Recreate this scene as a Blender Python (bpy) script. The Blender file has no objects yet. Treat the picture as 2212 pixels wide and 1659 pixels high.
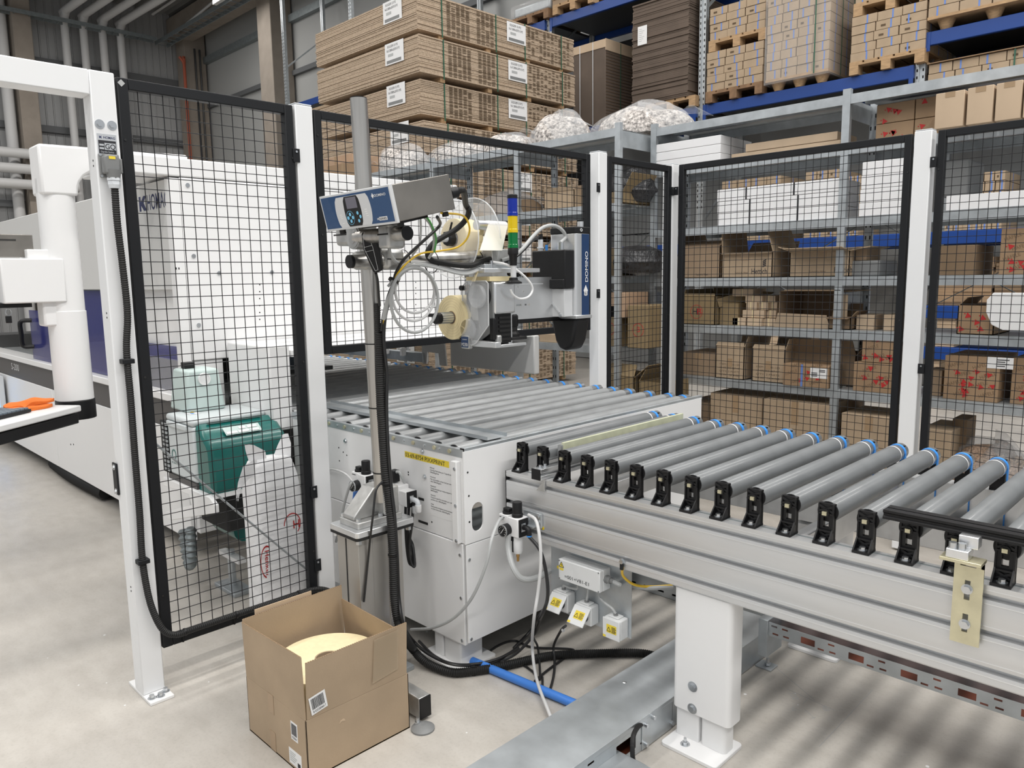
import bpy, math, random
import numpy as np
from mathutils import Vector, Matrix, Quaternion
random.seed(7)
R_ = math.radians
SC = bpy.context.scene
COL = SC.collection
# ------------------------------------------------------------------ camera
W_, H_ = 2212, 1659
FPX = 1644.238
YAW, PITCH, ROLL = -0.7858125, -0.1390115, -0.01503608
CAMZ = 1.5
_f = Vector((math.sin(YAW)*math.cos(PITCH), math.cos(YAW)*math.cos(PITCH), math.sin(PITCH)))
_r0 = Vector((math.cos(YAW), -math.sin(YAW), 0)); _u0 = _r0.cross(_f)
_r = math.cos(ROLL)*_r0 + math.sin(ROLL)*_u0
_u = -math.sin(ROLL)*_r0 + math.cos(ROLL)*_u0
CAM = Vector((0, 0, CAMZ))
cd = bpy.data.cameras.new('camera'); cam = bpy.data.objects.new('camera', cd); COL.objects.link(cam)
cd.sensor_width = 36; cd.lens = FPX/W_*36; cd.clip_start = .05; cd.clip_end = 200
cam.matrix_world = Matrix(((_r.x, _u.x, -_f.x, 0), (_r.y, _u.y, -_f.y, 0), (_r.z, _u.z, -_f.z, CAMZ), (0, 0, 0, 1)))
SC.camera = cam
def P(px, py, x=None, y=None, z=None):
    """world point on the sight line of a photo pixel, on a known plane of the place"""
    d = _f + (px-W_/2)/FPX*_r - (py-H_/2)/FPX*_u
    t = (x/d.x) if x is not None else (y/d.y) if y is not None else ((z-CAMZ)/d.z)
    return CAM + d*t
# ------------------------------------------------------------------ world, light, exposure
wd = bpy.data.worlds.new('world'); SC.world = wd; wd.use_nodes = True
bg = wd.node_tree.nodes['Background']; bg.inputs[0].default_value = (0.93, 0.965, 1.0, 1); bg.inputs[1].default_value = 0.55
def area(name, loc, sx, sy, e, col=(1, .97, .93), rot=(0, 0, 0)):
    l = bpy.data.lights.new(name, 'AREA'); l.shape = 'RECTANGLE'; l.size = sx; l.size_y = sy; l.energy = e; l.color = col
    o = bpy.data.objects.new(name, l); COL.objects.link(o); o.location = loc; o.rotation_euler = rot; return o
# rows of ceiling strip luminaires along the hall; far-left rows added to brighten the left wall
for i, (x, e) in enumerate(((-1.0, 620), (3.5, 880), (-6.0, 480), (-12.0, 520), (-19.0, 620))):
    area('ceiling_strip_light', (x, 1.5, 8.6), .5, 16, e)
SC.view_settings.view_transform = 'Standard'; SC.view_settings.look = 'None'
SC.view_settings.exposure = 0.0; SC.view_settings.gamma = 1.0; SC.view_settings.use_curve_mapping = False
# ------------------------------------------------------------------ materials
MATS = {}
def mat(name, col, rough=.5, metal=0, var=None, bump=None, alpha=None, trans=None, emit=None, coat=0, stretch=None, ior=None, spec=None):
    m = bpy.data.materials.new(name); m.use_nodes = True; nt = m.node_tree; N = nt.nodes; L = nt.links
    b = N['Principled BSDF']; b.inputs['Base Color'].default_value = (*col, 1)
    b.inputs['Roughness'].default_value = rough; b.inputs['Metallic'].default_value = metal
    if coat: b.inputs['Coat Weight'].default_value = coat
    if trans: b.inputs['Transmission Weight'].default_value = trans
    if spec is not None: b.inputs['Specular IOR Level'].default_value = spec
    if ior: b.inputs['IOR'].default_value = ior
    if alpha is not None: b.inputs['Alpha'].default_value = alpha
    if emit: b.inputs['Emission Color'].default_value = (*emit[0], 1); b.inputs['Emission Strength'].default_value = emit[1]
    if var or bump:
        tc = N.new('ShaderNodeTexCoord'); src = tc.outputs['Object']
        if stretch:
            mp = N.new('ShaderNodeMapping'); mp.inputs['Scale'].default_value = stretch; L.new(src, mp.inputs[0]); src = mp.outputs[0]
    if var:
        n = N.new('ShaderNodeTexNoise'); n.inputs['Scale'].default_value = var[0]; n.inputs['Detail'].default_value = 5; L.new(src, n.inputs['Vector'])
        r = N.new('ShaderNodeValToRGB'); a = var[1]
        r.color_ramp.elements[0].position = .3; r.color_ramp.elements[1].position = .7
        r.color_ramp.elements[0].color = (*[c*(1-a) for c in col], 1); r.color_ramp.elements[1].color = (*[min(1, c*(1+a)) for c in col], 1)
        L.new(n.outputs['Fac'], r.inputs[0]); L.new(r.outputs[0], b.inputs['Base Color'])
        if len(var) > 2:
            rr = N.new('ShaderNodeMapRange'); rr.inputs[3].default_value = rough-var[2]; rr.inputs[4].default_value = rough+var[2]
            L.new(n.outputs['Fac'], rr.inputs[0]); L.new(rr.outputs[0], b.inputs['Roughness'])
    if bump:
        n2 = N.new('ShaderNodeTexNoise'); n2.inputs['Scale'].default_value = bump[0]; n2.inputs['Detail'].default_value = 4; L.new(src, n2.inputs['Vector'])
        bp = N.new('ShaderNodeBump'); bp.inputs['Strength'].default_value = bump[1]; bp.inputs['Distance'].default_value = bump[2] if len(bump) > 2 else .01
        L.new(n2.outputs['Fac'], bp.inputs['Height']); L.new(bp.outputs[0], b.inputs['Normal'])
    MATS[name] = m; return m
mat('white', (.80, .80, .80), .38, bump=(900, .05, .002))
mat('white_machine', (.82, .82, .82), .35)
mat('grey_white', (.62, .62, .61), .4)
mat('post_white', (.78, .79, .80), .42, bump=(700, .08, .002))
mat('black', (.010, .011, .013), .5, spec=.28)
mat('black_wire', (.012, .012, .014), .38, spec=.4)
mat('black_plastic', (.010, .010, .011), .42, spec=.32)
mat('black_rubber', (.014, .014, .014), .55, spec=.35)
mat('screw_black', (.02, .02, .02), .3)
mat('alu', (.66, .665, .67), .40, .7, var=(3, .05, .05), stretch=(.6, 8, 8))
mat('alu_bright', (.78, .79, .80), .34, .92, var=(6, .06))
mat('cast_alu', (.52, .52, .51), .45, .85, var=(25, .15, .1))
mat('alu_column', (.50, .48, .45), .42, .75, var=(4, .05))
mat('galv', (.50, .53, .55), .42, .72, var=(9, .14, .08))
mat('galv_rack', (.47, .50, .52), .42, .65, var=(14, .12, .06))
mat('galv_dull', (.42, .45, .47), .5, .55, var=(14, .12, .06))
mat('galv_dark', (.24, .27, .28), .5, .5, var=(14, .12, .06))
mat('zinc_yellow', (.66, .62, .44), .38, .75, var=(18, .13, .06))
mat('bolt', (.62, .64, .66), .28, .95)
mat('stainless', (.56, .54, .51), .30, .95, var=(14, .2, .06), stretch=(2.5, 2.5, .1))
mat('stainless_box', (.26, .245, .225), .42, .85, var=(8, .12, .08))
mat('roller_grey', (.155, .163, .168), .40, var=(9, .10, .05), coat=.12)
mat('roller_light', (.34, .35, .355), .34, .3, var=(8, .10, .05))
mat('roller_end', (.45, .46, .47), .3, .9)
mat('blue_belt', (.04, .27, .75), .45)
mat('blue_pipe', (.05, .20, .62), .4)
mat('rack_blue', (.004, .045, .235), .42)
mat('card', (.385, .290, .195), .8, var=(6, .08), bump=(120, .08, .004))
mat('card_inner', (.43, .29, .19), .8, var=(6, .06))
mat('card_pale', (.52, .395, .275), .8, var=(6, .06))
mat('card_mid', (.30, .215, .14), .8, var=(6, .08))
mat('card_dark', (.20, .135, .08), .8, var=(6, .1))
mat('card_brown', (.115, .085, .065), .8, var=(5, .1))
mat('card_red', (.31, .205, .12), .75, var=(6, .08))
mat('card_olive', (.23, .165, .085), .75, var=(6, .08))
mat('card_white', (.80, .80, .81), .6)
mat('card_edge', (.26, .175, .10), .85)
mat('tape', (.36, .25, .15), .25)
mat('tape_clear', (.50, .40, .28), .12, alpha=.4)
mat('label_paper', (.78, .78, .78), .6)
mat('ink', (.02, .02, .025), .6)
mat('ink_blue', (.008, .015, .085), .5)
mat('ink_red', (.45, .02, .02), .6)
mat('print_dark', (.10, .065, .035), .8)
mat('print_kraft', (.16, .10, .055), .8)
mat('strap_blue', (.12, .22, .55), .5)
mat('strap_green', (.02, .10, .06), .4)
mat('wood', (.40, .26, .14), .75, var=(12, .2), stretch=(1, 6, 6))
mat('wood_dark', (.22, .13, .07), .8, var=(12, .25))
mat('yellow', (.75, .55, .02), .5)
mat('yellow_label', (.80, .62, .05), .5)
mat('label_cream', (.80, .68, .40), .55)
mat('label_side', (.83, .72, .46), .55, var=(60, .05))
mat('label_web', (.72, .70, .62), .35)
mat('cable_grey', (.42, .43, .43), .45)
mat('cable_light', (.60, .60, .60), .45)
mat('cable_black', (.015, .015, .016), .4)
mat('cable_yellow', (.75, .48, .03), .4)
mat('cable_green', (.08, .30, .08), .4)
mat('navy', (.006, .035, .115), .35, coat=.3)
mat('panel_blue', (.008, .055, .16), .35, coat=.3)
mat('panel_grey', (.62, .63, .64), .4)
mat('screen', (.16, .155, .19), .2)
mat('key_blue', (.20, .55, .80), .4)
mat('teal', (.004, .12, .105), .3, coat=.2)
mat('pale_green', (.50, .60, .58), .4)
mat('melter_grey', (.58, .62, .63), .4)
mat('brass', (.55, .33, .12), .3, .9)
mat('plastic_grey', (.20, .205, .205), .45)
mat('plastic_pale', (.66, .69, .72), .4)
mat('plastic_white', (.80, .80, .80), .35)
mat('box_grey', (.70, .71, .71), .4)
mat('sack', (.84, .84, .85), .38, bump=(9, .25, .05))
mat('orange_cloth', (.85, .20, .03), .85, bump=(60, .3, .01))
mat('orange_inner', (.13, .03, .012), .6)
mat('frp', (.52, .53, .38), .5, var=(20, .1))
mat('concrete', (.27, .235, .20), .85, var=(3, .1))
mat('wall_sheet', (.34, .345, .35), .5)
mat('wall_panel', (.34, .345, .34), .55)
mat('wall_rail', (.10, .105, .11), .6)
mat('ceiling_sheet', (.24, .24, .235), .6)
mat('pipe_grey', (.55, .55, .55), .5)
mat('red_pipe', (.35, .08, .04), .5)
mat('glass_tint', (.03, .035, .22), .1, alpha=.62)
mat('clear', (.95, .96, .97), .06, alpha=.14)
mat('clear_rim', (.85, .87, .89), .1, alpha=.55)
mat('cover_clear', (.75, .77, .79), .12, alpha=.30)
mat('film', (.80, .80, .80), .15, alpha=.16)
mat('bag_film', (.80, .81, .82), .18, alpha=.26, bump=(14, .9, .06))
mat('dowels', (.40, .28, .20), .8, var=(70, .5), bump=(60, .9, .02))
mat('fittings', (.50, .46, .43), .6, var=(38, .8), bump=(40, 1, .03))
mat('dark_stuff', (.03, .03, .032), .35, var=(8, .6), bump=(12, 1, .05))
mat('lamp_blue', (.005, .03, .38), .15, trans=.2)
mat('lamp_yellow', (.85, .62, .01), .15, trans=.2)
mat('lamp_green', (.0, .20, .05), .15, trans=.2)
mat('led_blue', (.05, .4, 1), .4, emit=((.05, .45, 1.0), 4.0))
mat('led_white', (1, 1, 1), .4, emit=((1, 1, 1), 2.0))
mat('dial', (.75, .76, .76), .3)
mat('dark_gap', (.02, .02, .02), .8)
mat('stripe_dark', (.075, .07, .068), .5)
mat('dark_shutter', (.045, .05, .055), .5)
mat('grey_blue', (.18, .22, .26), .5)
mat('duct_metal', (.40, .36, .33), .35, .9)
def floor_mat():
    m = bpy.data.materials.new('floor_concrete'); m.use_nodes = True; nt = m.node_tree; N = nt.nodes; L = nt.links; b = N['Principled BSDF']
    tc = N.new('ShaderNodeTexCoord')
    def noise(s, d, st=(1, 1, 1)):
        mp = N.new('ShaderNodeMapping'); mp.inputs['Scale'].default_value = st; L.new(tc.outputs['Object'], mp.inputs[0])
        n = N.new('ShaderNodeTexNoise'); n.inputs['Scale'].default_value = s; n.inputs['Detail'].default_value = d; n.inputs['Roughness'].default_value = .6; L.new(mp.outputs[0], n.inputs['Vector']); return n
    n1 = noise(1.1, 6); n2 = noise(7, 8, (1, 1.8, 1)); n3 = noise(90, 4)
    r = N.new('ShaderNodeValToRGB'); e = r.color_ramp.elements
    e[0].position = .30; e[0].color = (.445, .42, .385, 1); e[1].position = .72; e[1].color = (.535, .505, .46, 1)
    L.new(n1.outputs['Fac'], r.inputs[0])
    r2 = N.new('ShaderNodeValToRGB'); e = r2.color_ramp.elements
    e[0].position = .28; e[0].color = (.86, .85, .84, 1); e[1].position = .62; e[1].color = (1, 1, 1, 1); L.new(n2.outputs['Fac'], r2.inputs[0])
    r3 = N.new('ShaderNodeValToRGB'); e = r3.color_ramp.elements
    e[0].position = .2; e[0].color = (.86, .86, .86, 1); e[1].position = .5; e[1].color = (1, 1, 1, 1); L.new(n3.outputs['Fac'], r3.inputs[0])
    m1 = N.new('ShaderNodeMixRGB'); m1.blend_type = 'MULTIPLY'; m1.inputs[0].default_value = 1; L.new(r.outputs[0], m1.inputs[1]); L.new(r2.outputs[0], m1.inputs[2])
    m2 = N.new('ShaderNodeMixRGB'); m2.blend_type = 'MULTIPLY'; m2.inputs[0].default_value = 1; L.new(m1.outputs[0], m2.inputs[1]); L.new(r3.outputs[0], m2.inputs[2])
    L.new(m2.outputs[0], b.inputs['Base Color'])
    mr = N.new('ShaderNodeMapRange'); mr.inputs[3].default_value = .30; mr.inputs[4].default_value = .52; L.new(n1.outputs['Fac'], mr.inputs[0]); L.new(mr.outputs[0], b.inputs['Roughness'])
    bp = N.new('ShaderNodeBump'); bp.inputs['Strength'].default_value = .08; bp.inputs['Distance'].default_value = .01; L.new(n2.outputs['Fac'], bp.inputs['Height']); L.new(bp.outputs[0], b.inputs['Normal'])
    MATS['floor'] = m
floor_mat()
def chip_mat(name, base, dark, scale):
    """wood chipboard: fine light and dark chips"""
    m = bpy.data.materials.new(name); m.use_nodes = True; nt = m.node_tree; N = nt.nodes; L = nt.links; b = N['Principled BSDF']
    tc = N.new('ShaderNodeTexCoord'); v = N.new('ShaderNodeTexVoronoi'); v.inputs['Scale'].default_value = scale; L.new(tc.outputs['Object'], v.inputs['Vector'])
    r = N.new('ShaderNodeValToRGB'); e = r.color_ramp.elements; e[0].position = .0; e[0].color = (*dark, 1); e[1].position = .75; e[1].color = (*base, 1)
    sp = N.new('ShaderNodeSeparateColor'); L.new(v.outputs['Color'], sp.inputs[0]); L.new(sp.outputs[0], r.inputs[0]); L.new(r.outputs[0], b.inputs['Base Color'])
    b.inputs['Roughness'].default_value = .85; MATS[name] = m
chip_mat('chipboard', (.47, .365, .265), (.35, .265, .185), 80)
chip_mat('chipboard_face', (.47, .36, .25), (.36, .27, .18), 80)
# ------------------------------------------------------------------ mesh building
def frame(d):
    d = Vector(d).normalized(); a = Vector((0, 0, 1)) if abs(d.z) < .95 else Vector((1, 0, 0))
    u = a.cross(d).normalized(); return u, d.cross(u).normalized(), d
class MB:
    def __init__(s): s.v = []; s.f = []; s.cuts = []
    def cut(s): s.cuts.append((len(s.v), len(s.f))); return s
    def pieces(s):
        if not s.cuts: return [s]
        c = s.cuts+[(len(s.v), len(s.f))]; out = []
        for (a, fa), (b, fb) in zip(c, c[1:]):
            q = MB(); q.v = s.v[a:b]; q.f = [tuple(i-a for i in f) for f in s.f[fa:fb]]; out.append(q)
        return out
    def add(s, vs, fs):
        o = len(s.v); s.v += [Vector(p) for p in vs]; s.f += [tuple(i+o for i in f) for f in fs]; return s
    def box(s, x0, y0, z0, x1, y1, z1):
        x0, x1 = sorted((x0, x1)); y0, y1 = sorted((y0, y1)); z0, z1 = sorted((z0, z1))
        return s.add([(x0,y0,z0),(x1,y0,z0),(x1,y1,z0),(x0,y1,z0),(x0,y0,z1),(x1,y0,z1),(x1,y1,z1),(x0,y1,z1)],
                     [(0,3,2,1),(4,5,6,7),(0,1,5,4),(1,2,6,5),(2,3,7,6),(3,0,4,7)])
    def cb(s, c, d): return s.box(c[0]-d[0]/2, c[1]-d[1]/2, c[2]-d[2]/2, c[0]+d[0]/2, c[1]+d[1]/2, c[2]+d[2]/2)
    def obox(s, c, d, M):
        c = Vector(c); vs = [c + M @ Vector((sx*d[0]/2, sy*d[1]/2, sz*d[2]/2)) for sz in (-1,1) for sx, sy in ((-1,-1),(1,-1),(1,1),(-1,1))]
        return s.add(vs, [(0,3,2,1),(4,5,6,7),(0,1,5,4),(1,2,6,5),(2,3,7,6),(3,0,4,7)])
    def bar(s, p, q, w, t, up=(0,0,1)):
        p = Vector(p); q = Vector(q); d = (q-p); l = d.length; d.normalize(); u = Vector(up).cross(d)
        u = u.normalized() if u.length > 1e-6 else Vector((1,0,0)); n = d.cross(u)
        M = Matrix((u, n, d)).transposed(); return s.obox((p+q)/2, (w, t, l), M)
    def cyl(s, p, q, r, n=16, r2=None, cap=True, hole=0):
        p = Vector(p); q = Vector(q); u, w, d = frame(q-p); r2 = r if r2 is None else r2
        ring = lambda c, rr: [c + (u*math.cos(2*math.pi*i/n) + w*math.sin(2*math.pi*i/n))*rr for i in range(n)]
        vs = ring(p, r) + ring(q, r2); fs = [(i, (i+1) % n, n+(i+1) % n, n+i) for i in range(n)]
        if hole:
            vs += ring(p, hole) + ring(q, hole)
            for i in range(n):
                j = (i+1) % n; fs += [(2*n+j, 2*n+i, 3*n+i, 3*n+j), (j, i, 2*n+i, 2*n+j), (n+i, n+j, 3*n+j, 3*n+i)]
        elif cap: fs += [tuple(range(n-1, -1, -1)), tuple(range(n, 2*n))]
        return s.add(vs, fs)
    def hexb(s, p, d, r, h): d = Vector(d).normalized(); return s.cyl(p, Vector(p)+d*h, r, 6)
    def lathe(s, prof, p, d, n=20):
        p = Vector(p); u, w, d = frame(d); vs = []; fs = []
        for (r, h) in prof: vs += [p + d*h + (u*math.cos(2*math.pi*i/n)+w*math.sin(2*math.pi*i/n))*r for i in range(n)]
        for k in range(len(prof)-1):
            for i in range(n): j = (i+1) % n; fs.append((k*n+i, k*n+j, (k+1)*n+j, (k+1)*n+i))
        if prof[0][0] > 1e-5: fs.append(tuple(range(n-1, -1, -1)))
        if prof[-1][0] > 1e-5: m = (len(prof)-1)*n; fs.append(tuple(range(m, m+n)))
        return s.add(vs, fs)
    def tube(s, pts, r, n=8, rings=None, cap=True):
        """sweep along a polyline; rings = list of radius per point"""
        pts = [Vector(p) for p in pts]; k = len(pts); vs = []; fs = []
        t0 = (pts[1]-pts[0]).normalized(); u, w, _ = frame(t0)
        for i in range(k):
            t = (pts[min(i+1, k-1)]-pts[max(i-1, 0)]).normalized()
            q = t0.rotation_difference(t); u = (q @ u); u = (u - t*u.dot(t)).normalized(); w = t.cross(u); t0 = t
            rr = rings[i] if rings else r
            vs += [pts[i] + (u*math.cos(2*math.pi*a/n)+w*math.sin(2*math.pi*a/n))*rr for a in range(n)]
        for i in range(k-1):
            for a in range(n): b = (a+1) % n; fs.append((i*n+a, i*n+b, (i+1)*n+b, (i+1)*n+a))
        if cap: fs += [tuple(range(n-1, -1, -1)), tuple(range((k-1)*n, k*n))]
        return s.add(vs, fs)
    def corr(s, pts, r, pitch=.008, depth=.14, n=10):
        c = spline(pts, None, pitch/2); return s.tube(c, r, n, rings=[r if i % 2 else r*(1-depth) for i in range(len(c))])
    def prism(s, poly, o, U, V, D):
        """extrude a 2-D polygon given in axes U,V at origin o by vector D"""
        o = Vector(o); U = Vector(U); V = Vector(V); D = Vector(D); n = len(poly)
        a = [o+U*x+V*y for x, y in poly]; vs = a + [p+D for p in a]
        flip = U.cross(V).dot(D) > 0
        f1 = tuple(range(n-1, -1, -1)); f2 = tuple(range(n, 2*n)); sd = [(i, (i+1) % n, n+(i+1) % n, n+i) for i in range(n)]
        if not flip: f1 = f1[::-1]; f2 = f2[::-1]; sd = [q[::-1] for q in sd]
        return s.add(vs, [f1, f2]+sd)
    def perf(s, o, U, V, L, H, t, holes):
        """sheet L x H of thickness t (along U x V) with rectangular openings"""
        o = Vector(o); U = Vector(U).normalized(); V = Vector(V).normalized(); Nn = U.cross(V)
        us = sorted({0, L, *[h[0] for h in holes], *[h[2] for h in holes]}); vs_ = sorted({0, H, *[h[1] for h in holes], *[h[3] for h in holes]})
        us = [q for q in us if 0 <= q <= L]; vs_ = [q for q in vs_ if 0 <= q <= H]
        solid = lambda a, b: not any(h[0] < a < h[2] and h[1] < b < h[3] for h in holes)
        nu, nv = len(us)-1, len(vs_)-1
        S = [[solid((us[i]+us[i+1])/2, (vs_[j]+vs_[j+1])/2) for j in range(nv)] for i in range(nu)]
        pt = lambda a, b, k: o+U*a+V*b+Nn*(t*k)
        for i in range(nu):
            for j in range(nv):
                if not S[i][j]: continue
                a0, a1, b0, b1 = us[i], us[i+1], vs_[j], vs_[j+1]
                s.add([pt(a0,b0,1), pt(a1,b0,1), pt(a1,b1,1), pt(a0,b1,1)], [(0,1,2,3)])
                s.add([pt(a0,b0,0), pt(a1,b0,0), pt(a1,b1,0), pt(a0,b1,0)], [(3,2,1,0)])
                g = lambda ii, jj: 0 <= ii < nu and 0 <= jj < nv and S[ii][jj]
                if not g(i-1, j): s.add([pt(a0,b0,0), pt(a0,b0,1), pt(a0,b1,1), pt(a0,b1,0)], [(0,1,2,3)])
                if not g(i+1, j): s.add([pt(a1,b0,0), pt(a1,b0,1), pt(a1,b1,1), pt(a1,b1,0)], [(3,2,1,0)])
                if not g(i, j-1): s.add([pt(a0,b0,0), pt(a0,b0,1), pt(a1,b0,1), pt(a1,b0,0)], [(3,2,1,0)])
                if not g(i, j+1): s.add([pt(a0,b1,0), pt(a0,b1,1), pt(a1,b1,1), pt(a1,b1,0)], [(0,1,2,3)])
        return s
def spline(pts, m=10, step=None, closed=False):
    """Catmull-Rom through the points; m samples per span, or even steps"""
    p = [Vector(q) for q in pts]; n = len(p); out = []
    for i in range(n-1):
        p0 = p[i-1] if i else p[0]*2-p[1]; p1, p2 = p[i], p[i+1]; p3 = p[i+2] if i+2 < n else p[-1]*2-p[-2]
        k = m or max(4, int((p2-p1).length/.01))
        for j in range(k):
            t = j/k; out.append(.5*((2*p1)+(-p0+p2)*t+(2*p0-5*p1+4*p2-p3)*t*t+(-p0+3*p1-3*p2+p3)*t**3))
    out.append(p[-1])
    if step:
        res = [out[0]]; acc = 0
        for a, b in zip(out, out[1:]):
            d = (b-a).length
            while acc+d >= step:
                t = (step-acc)/d; a = a.lerp(b, t); res.append(a.copy()); d = (b-a).length; acc = 0
            acc += d
        out = res
    return out
def rrect(w, h, r, n=4, x0=0, y0=0):
    o = []
    for cx, cy, a in ((w-r, r, -90), (w-r, h-r, 0), (r, h-r, 90), (r, r, 180)):
        for i in range(n+1): t = R_(a+90*i/n); o.append((x0+cx+r*math.cos(t), y0+cy+r*math.sin(t)))
    return o
def meshdata(name, mb, m, org=(0,0,0), ang=35):
    me = bpy.data.meshes.new(name); o = Vector(org)
    me.from_pydata([p-o for p in mb.v], [], mb.f); me.materials.append(MATS[m]); me.update()
    me.polygons.foreach_set('use_smooth', [True]*len(me.polygons)); me.set_sharp_from_angle(angle=R_(ang)); return me
def bevel(o, w, seg=2):
    b = o.modifiers.new('bevel', 'BEVEL'); b.width = w; b.segments = seg; b.limit_method = 'ANGLE'; b.angle_limit = R_(40); b.harden_normals = False; return o
def worg(o):
    p = Vector((0,0,0))
    while o is not None: p += Vector(o.location); o = o.parent
    return p
def part(name, mb, m, parent, bev=0, label=None, kind=None, ang=35):
    """one mesh, given in world coordinates, hung under a thing or a part; a cut builder gives one mesh per piece"""
    if len(mb.cuts) > 1:
        return [part(name, q, m, parent, bev, label, kind, ang) for q in mb.pieces()][0]
    o = bpy.data.objects.new(name, meshdata(name, mb, m, worg(parent) if parent else (0,0,0), ang)); COL.objects.link(o); o.parent = parent
    if bev: bevel(o, bev)
    if label: o['label'] = label
    if kind: o['kind'] = kind
    return o
def thing(name, label, cat, loc, group=None):
    o = bpy.data.objects.new(name, None); COL.objects.link(o); o.location = loc; o.empty_display_size = .1
    o['label'] = label; o['category'] = cat
    if group: o['group'] = group
    return o
def solo(name, mb, m, label, cat, loc=(0,0,0), group=None, bev=0, kind=None, ang=35):
    """a thing that is a single mesh"""
    o = bpy.data.objects.new(name, meshdata(name, mb, m, loc, ang)); COL.objects.link(o); o.location = loc
    o['label'] = label; o['category'] = cat
    if group: o['group'] = group
    if kind: o['kind'] = kind
    if bev: bevel(o, bev)
    return o
def struct(name, mb, m, parent=None, loc=(0,0,0), ang=35):
    o = bpy.data.objects.new(name, meshdata(name, mb, m, worg(parent) if parent else loc, ang)); COL.objects.link(o); o.parent = parent
    if not parent: o['kind'] = 'structure'; o.location = loc
    return o
def inst(o, parent, loc, rotz=None):
    """copy one part (shared mesh) under parent at a local place"""
    c = o.copy(); COL.objects.link(c); c.parent = parent; c.location = loc
    if rotz is not None: c.rotation_euler = (0, 0, rotz)
    return c
def dup(root, loc, label=None, rotz=None):
    r = root.copy(); COL.objects.link(r); r.location = loc
    if rotz is not None: r.rotation_euler = (0, 0, rotz)
    if label: r['label'] = label
    for ch in list(root.children):
        c = ch.copy(); COL.objects.link(c); c.parent = r
        for g in list(ch.children):
            d = g.copy(); COL.objects.link(d); d.parent = c
    return r
TXT = {}

def text(name, s, o, U, V, h, m, parent, align='LEFT', width=None, lift=.0006, bold=0, shear=0):
    """flat printed lettering of cap height h, baseline origin o, directions U (along) and V (up)"""
    key = (s, align, bold, shear)
    if key not in TXT:
        cu = bpy.data.curves.new(name, 'FONT'); cu.body = s; cu.align_x = align; cu.size = 1; cu.offset = bold; cu.shear = shear; cu.resolution_u = 4
        tmp = bpy.data.objects.new('tmp_text', cu); COL.objects.link(tmp)
        TXT[key] = bpy.data.meshes.new_from_object(tmp); bpy.data.objects.remove(tmp); bpy.data.curves.remove(cu)
    me = TXT[key].copy()
    me.name = name; me.materials.clear(); me.materials.append(MATS[m])
    co = np.empty(len(me.vertices)*3); me.vertices.foreach_get('co', co); co = co.reshape(-1, 3)
    k = h/.69; sx = k
    if width and len(co): sx = width/max(1e-6, co[:, 0].max()-co[:, 0].min())
    U = Vector(U).normalized(); V = Vector(V).normalized(); Nn = U.cross(V); o = Vector(o)+Nn*lift-(worg(parent) if parent else Vector())
    q = np.array(o)[None, :] + co[:, :1]*sx*np.array(U)[None, :] + co[:, 1:2]*k*np.array(V)[None, :]
    me.vertices.foreach_set('co', q.ravel()); me.update()
    ob = bpy.data.objects.new(name, me); COL.objects.link(ob); ob.parent = parent; return ob
def flat(name, poly, o, U, V, m, parent, t=.0006):
    """thin printed or stuck-on shape"""
    U = Vector(U).normalized(); V = Vector(V).normalized()
    return part(name, MB().prism(poly, o, U, V, U.cross(V)*t), m, parent)
rect = lambda w, h, x=0, y=0: [(x, y), (x+w, y), (x+w, y+h), (x, y+h)]
circ = lambda r, n=16, x=0, y=0: [(x+r*math.cos(2*math.pi*i/n), y+r*math.sin(2*math.pi*i/n)) for i in range(n)]
X3, Y3, Z3 = Vector((1,0,0)), Vector((0,1,0)), Vector((0,0,1))
# ================================================================== THE HALL
XW, YW, ZC = -24.7, 10.9, 9.45
struct('floor', MB().box(-26, -8, -.2, 9, 11.2, 0), 'floor')
# rear wall: smooth sandwich panels, each a piece
wr = struct('wall_rear', MB().box(XW-.3, YW+.06, 0, 6, YW+.3, ZC+1), 'wall_rail')
pz = [0, 2.2, 4.55, 6.9, 8.2, ZC+.6]
for i in range(len(pz)-1):
    struct('panel', MB().box(XW, YW, pz[i]+.012, 6, YW+.06, pz[i+1]-.012), 'wall_panel', wr)
for z in (4.55, 6.9): struct('rail', MB().box(XW, YW-.10, z-.06, 6, YW, z+.06), 'wall_rail', wr)
struct('beam', MB().box(XW, YW-.14, 8.15, 6, YW, 8.33), 'galv_dark', wr)
# left wall: ribbed sheet
wl = struct('wall_left', MB().box(XW-.4, -8, 0, XW-.08, YW+.3, ZC+1), 'wall_sheet')
ribs = MB(); y = -7.9
while y < YW:
    ribs.prism([(0, -.02), (.05, -.02), (.05, 0), (.035, .022), (.015, .022), (0, 0)], (XW-.08, y, 0), Y3, X3, (0, 0, ZC+.6)); y += .2
o = struct('rib_sheet', ribs, 'wall_sheet', wl); o['kind'] = 'stuff'
for z in (1.7, 3.7, 5.8, 7.6): struct('rail', MB().box(XW-.05, -8, z-.09, XW+.06, YW, z+.09), 'wall_rail', wl)
ce = struct('ceiling', MB().box(XW-.3, -8, ZC+.25, -4.5, YW+.3, ZC+.5), 'wall_rail')
rb = MB(); y = -8
while y < YW:
    rb.prism([(0, 0), (.05, -.12), (.19, -.12), (.24, 0)], (XW, y, ZC+.25), Y3, Z3, (20, 0, 0)); y += .3
o = struct('trapezoid_sheet', rb, 'ceiling_sheet', ce); o['kind'] = 'stuff'
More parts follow.
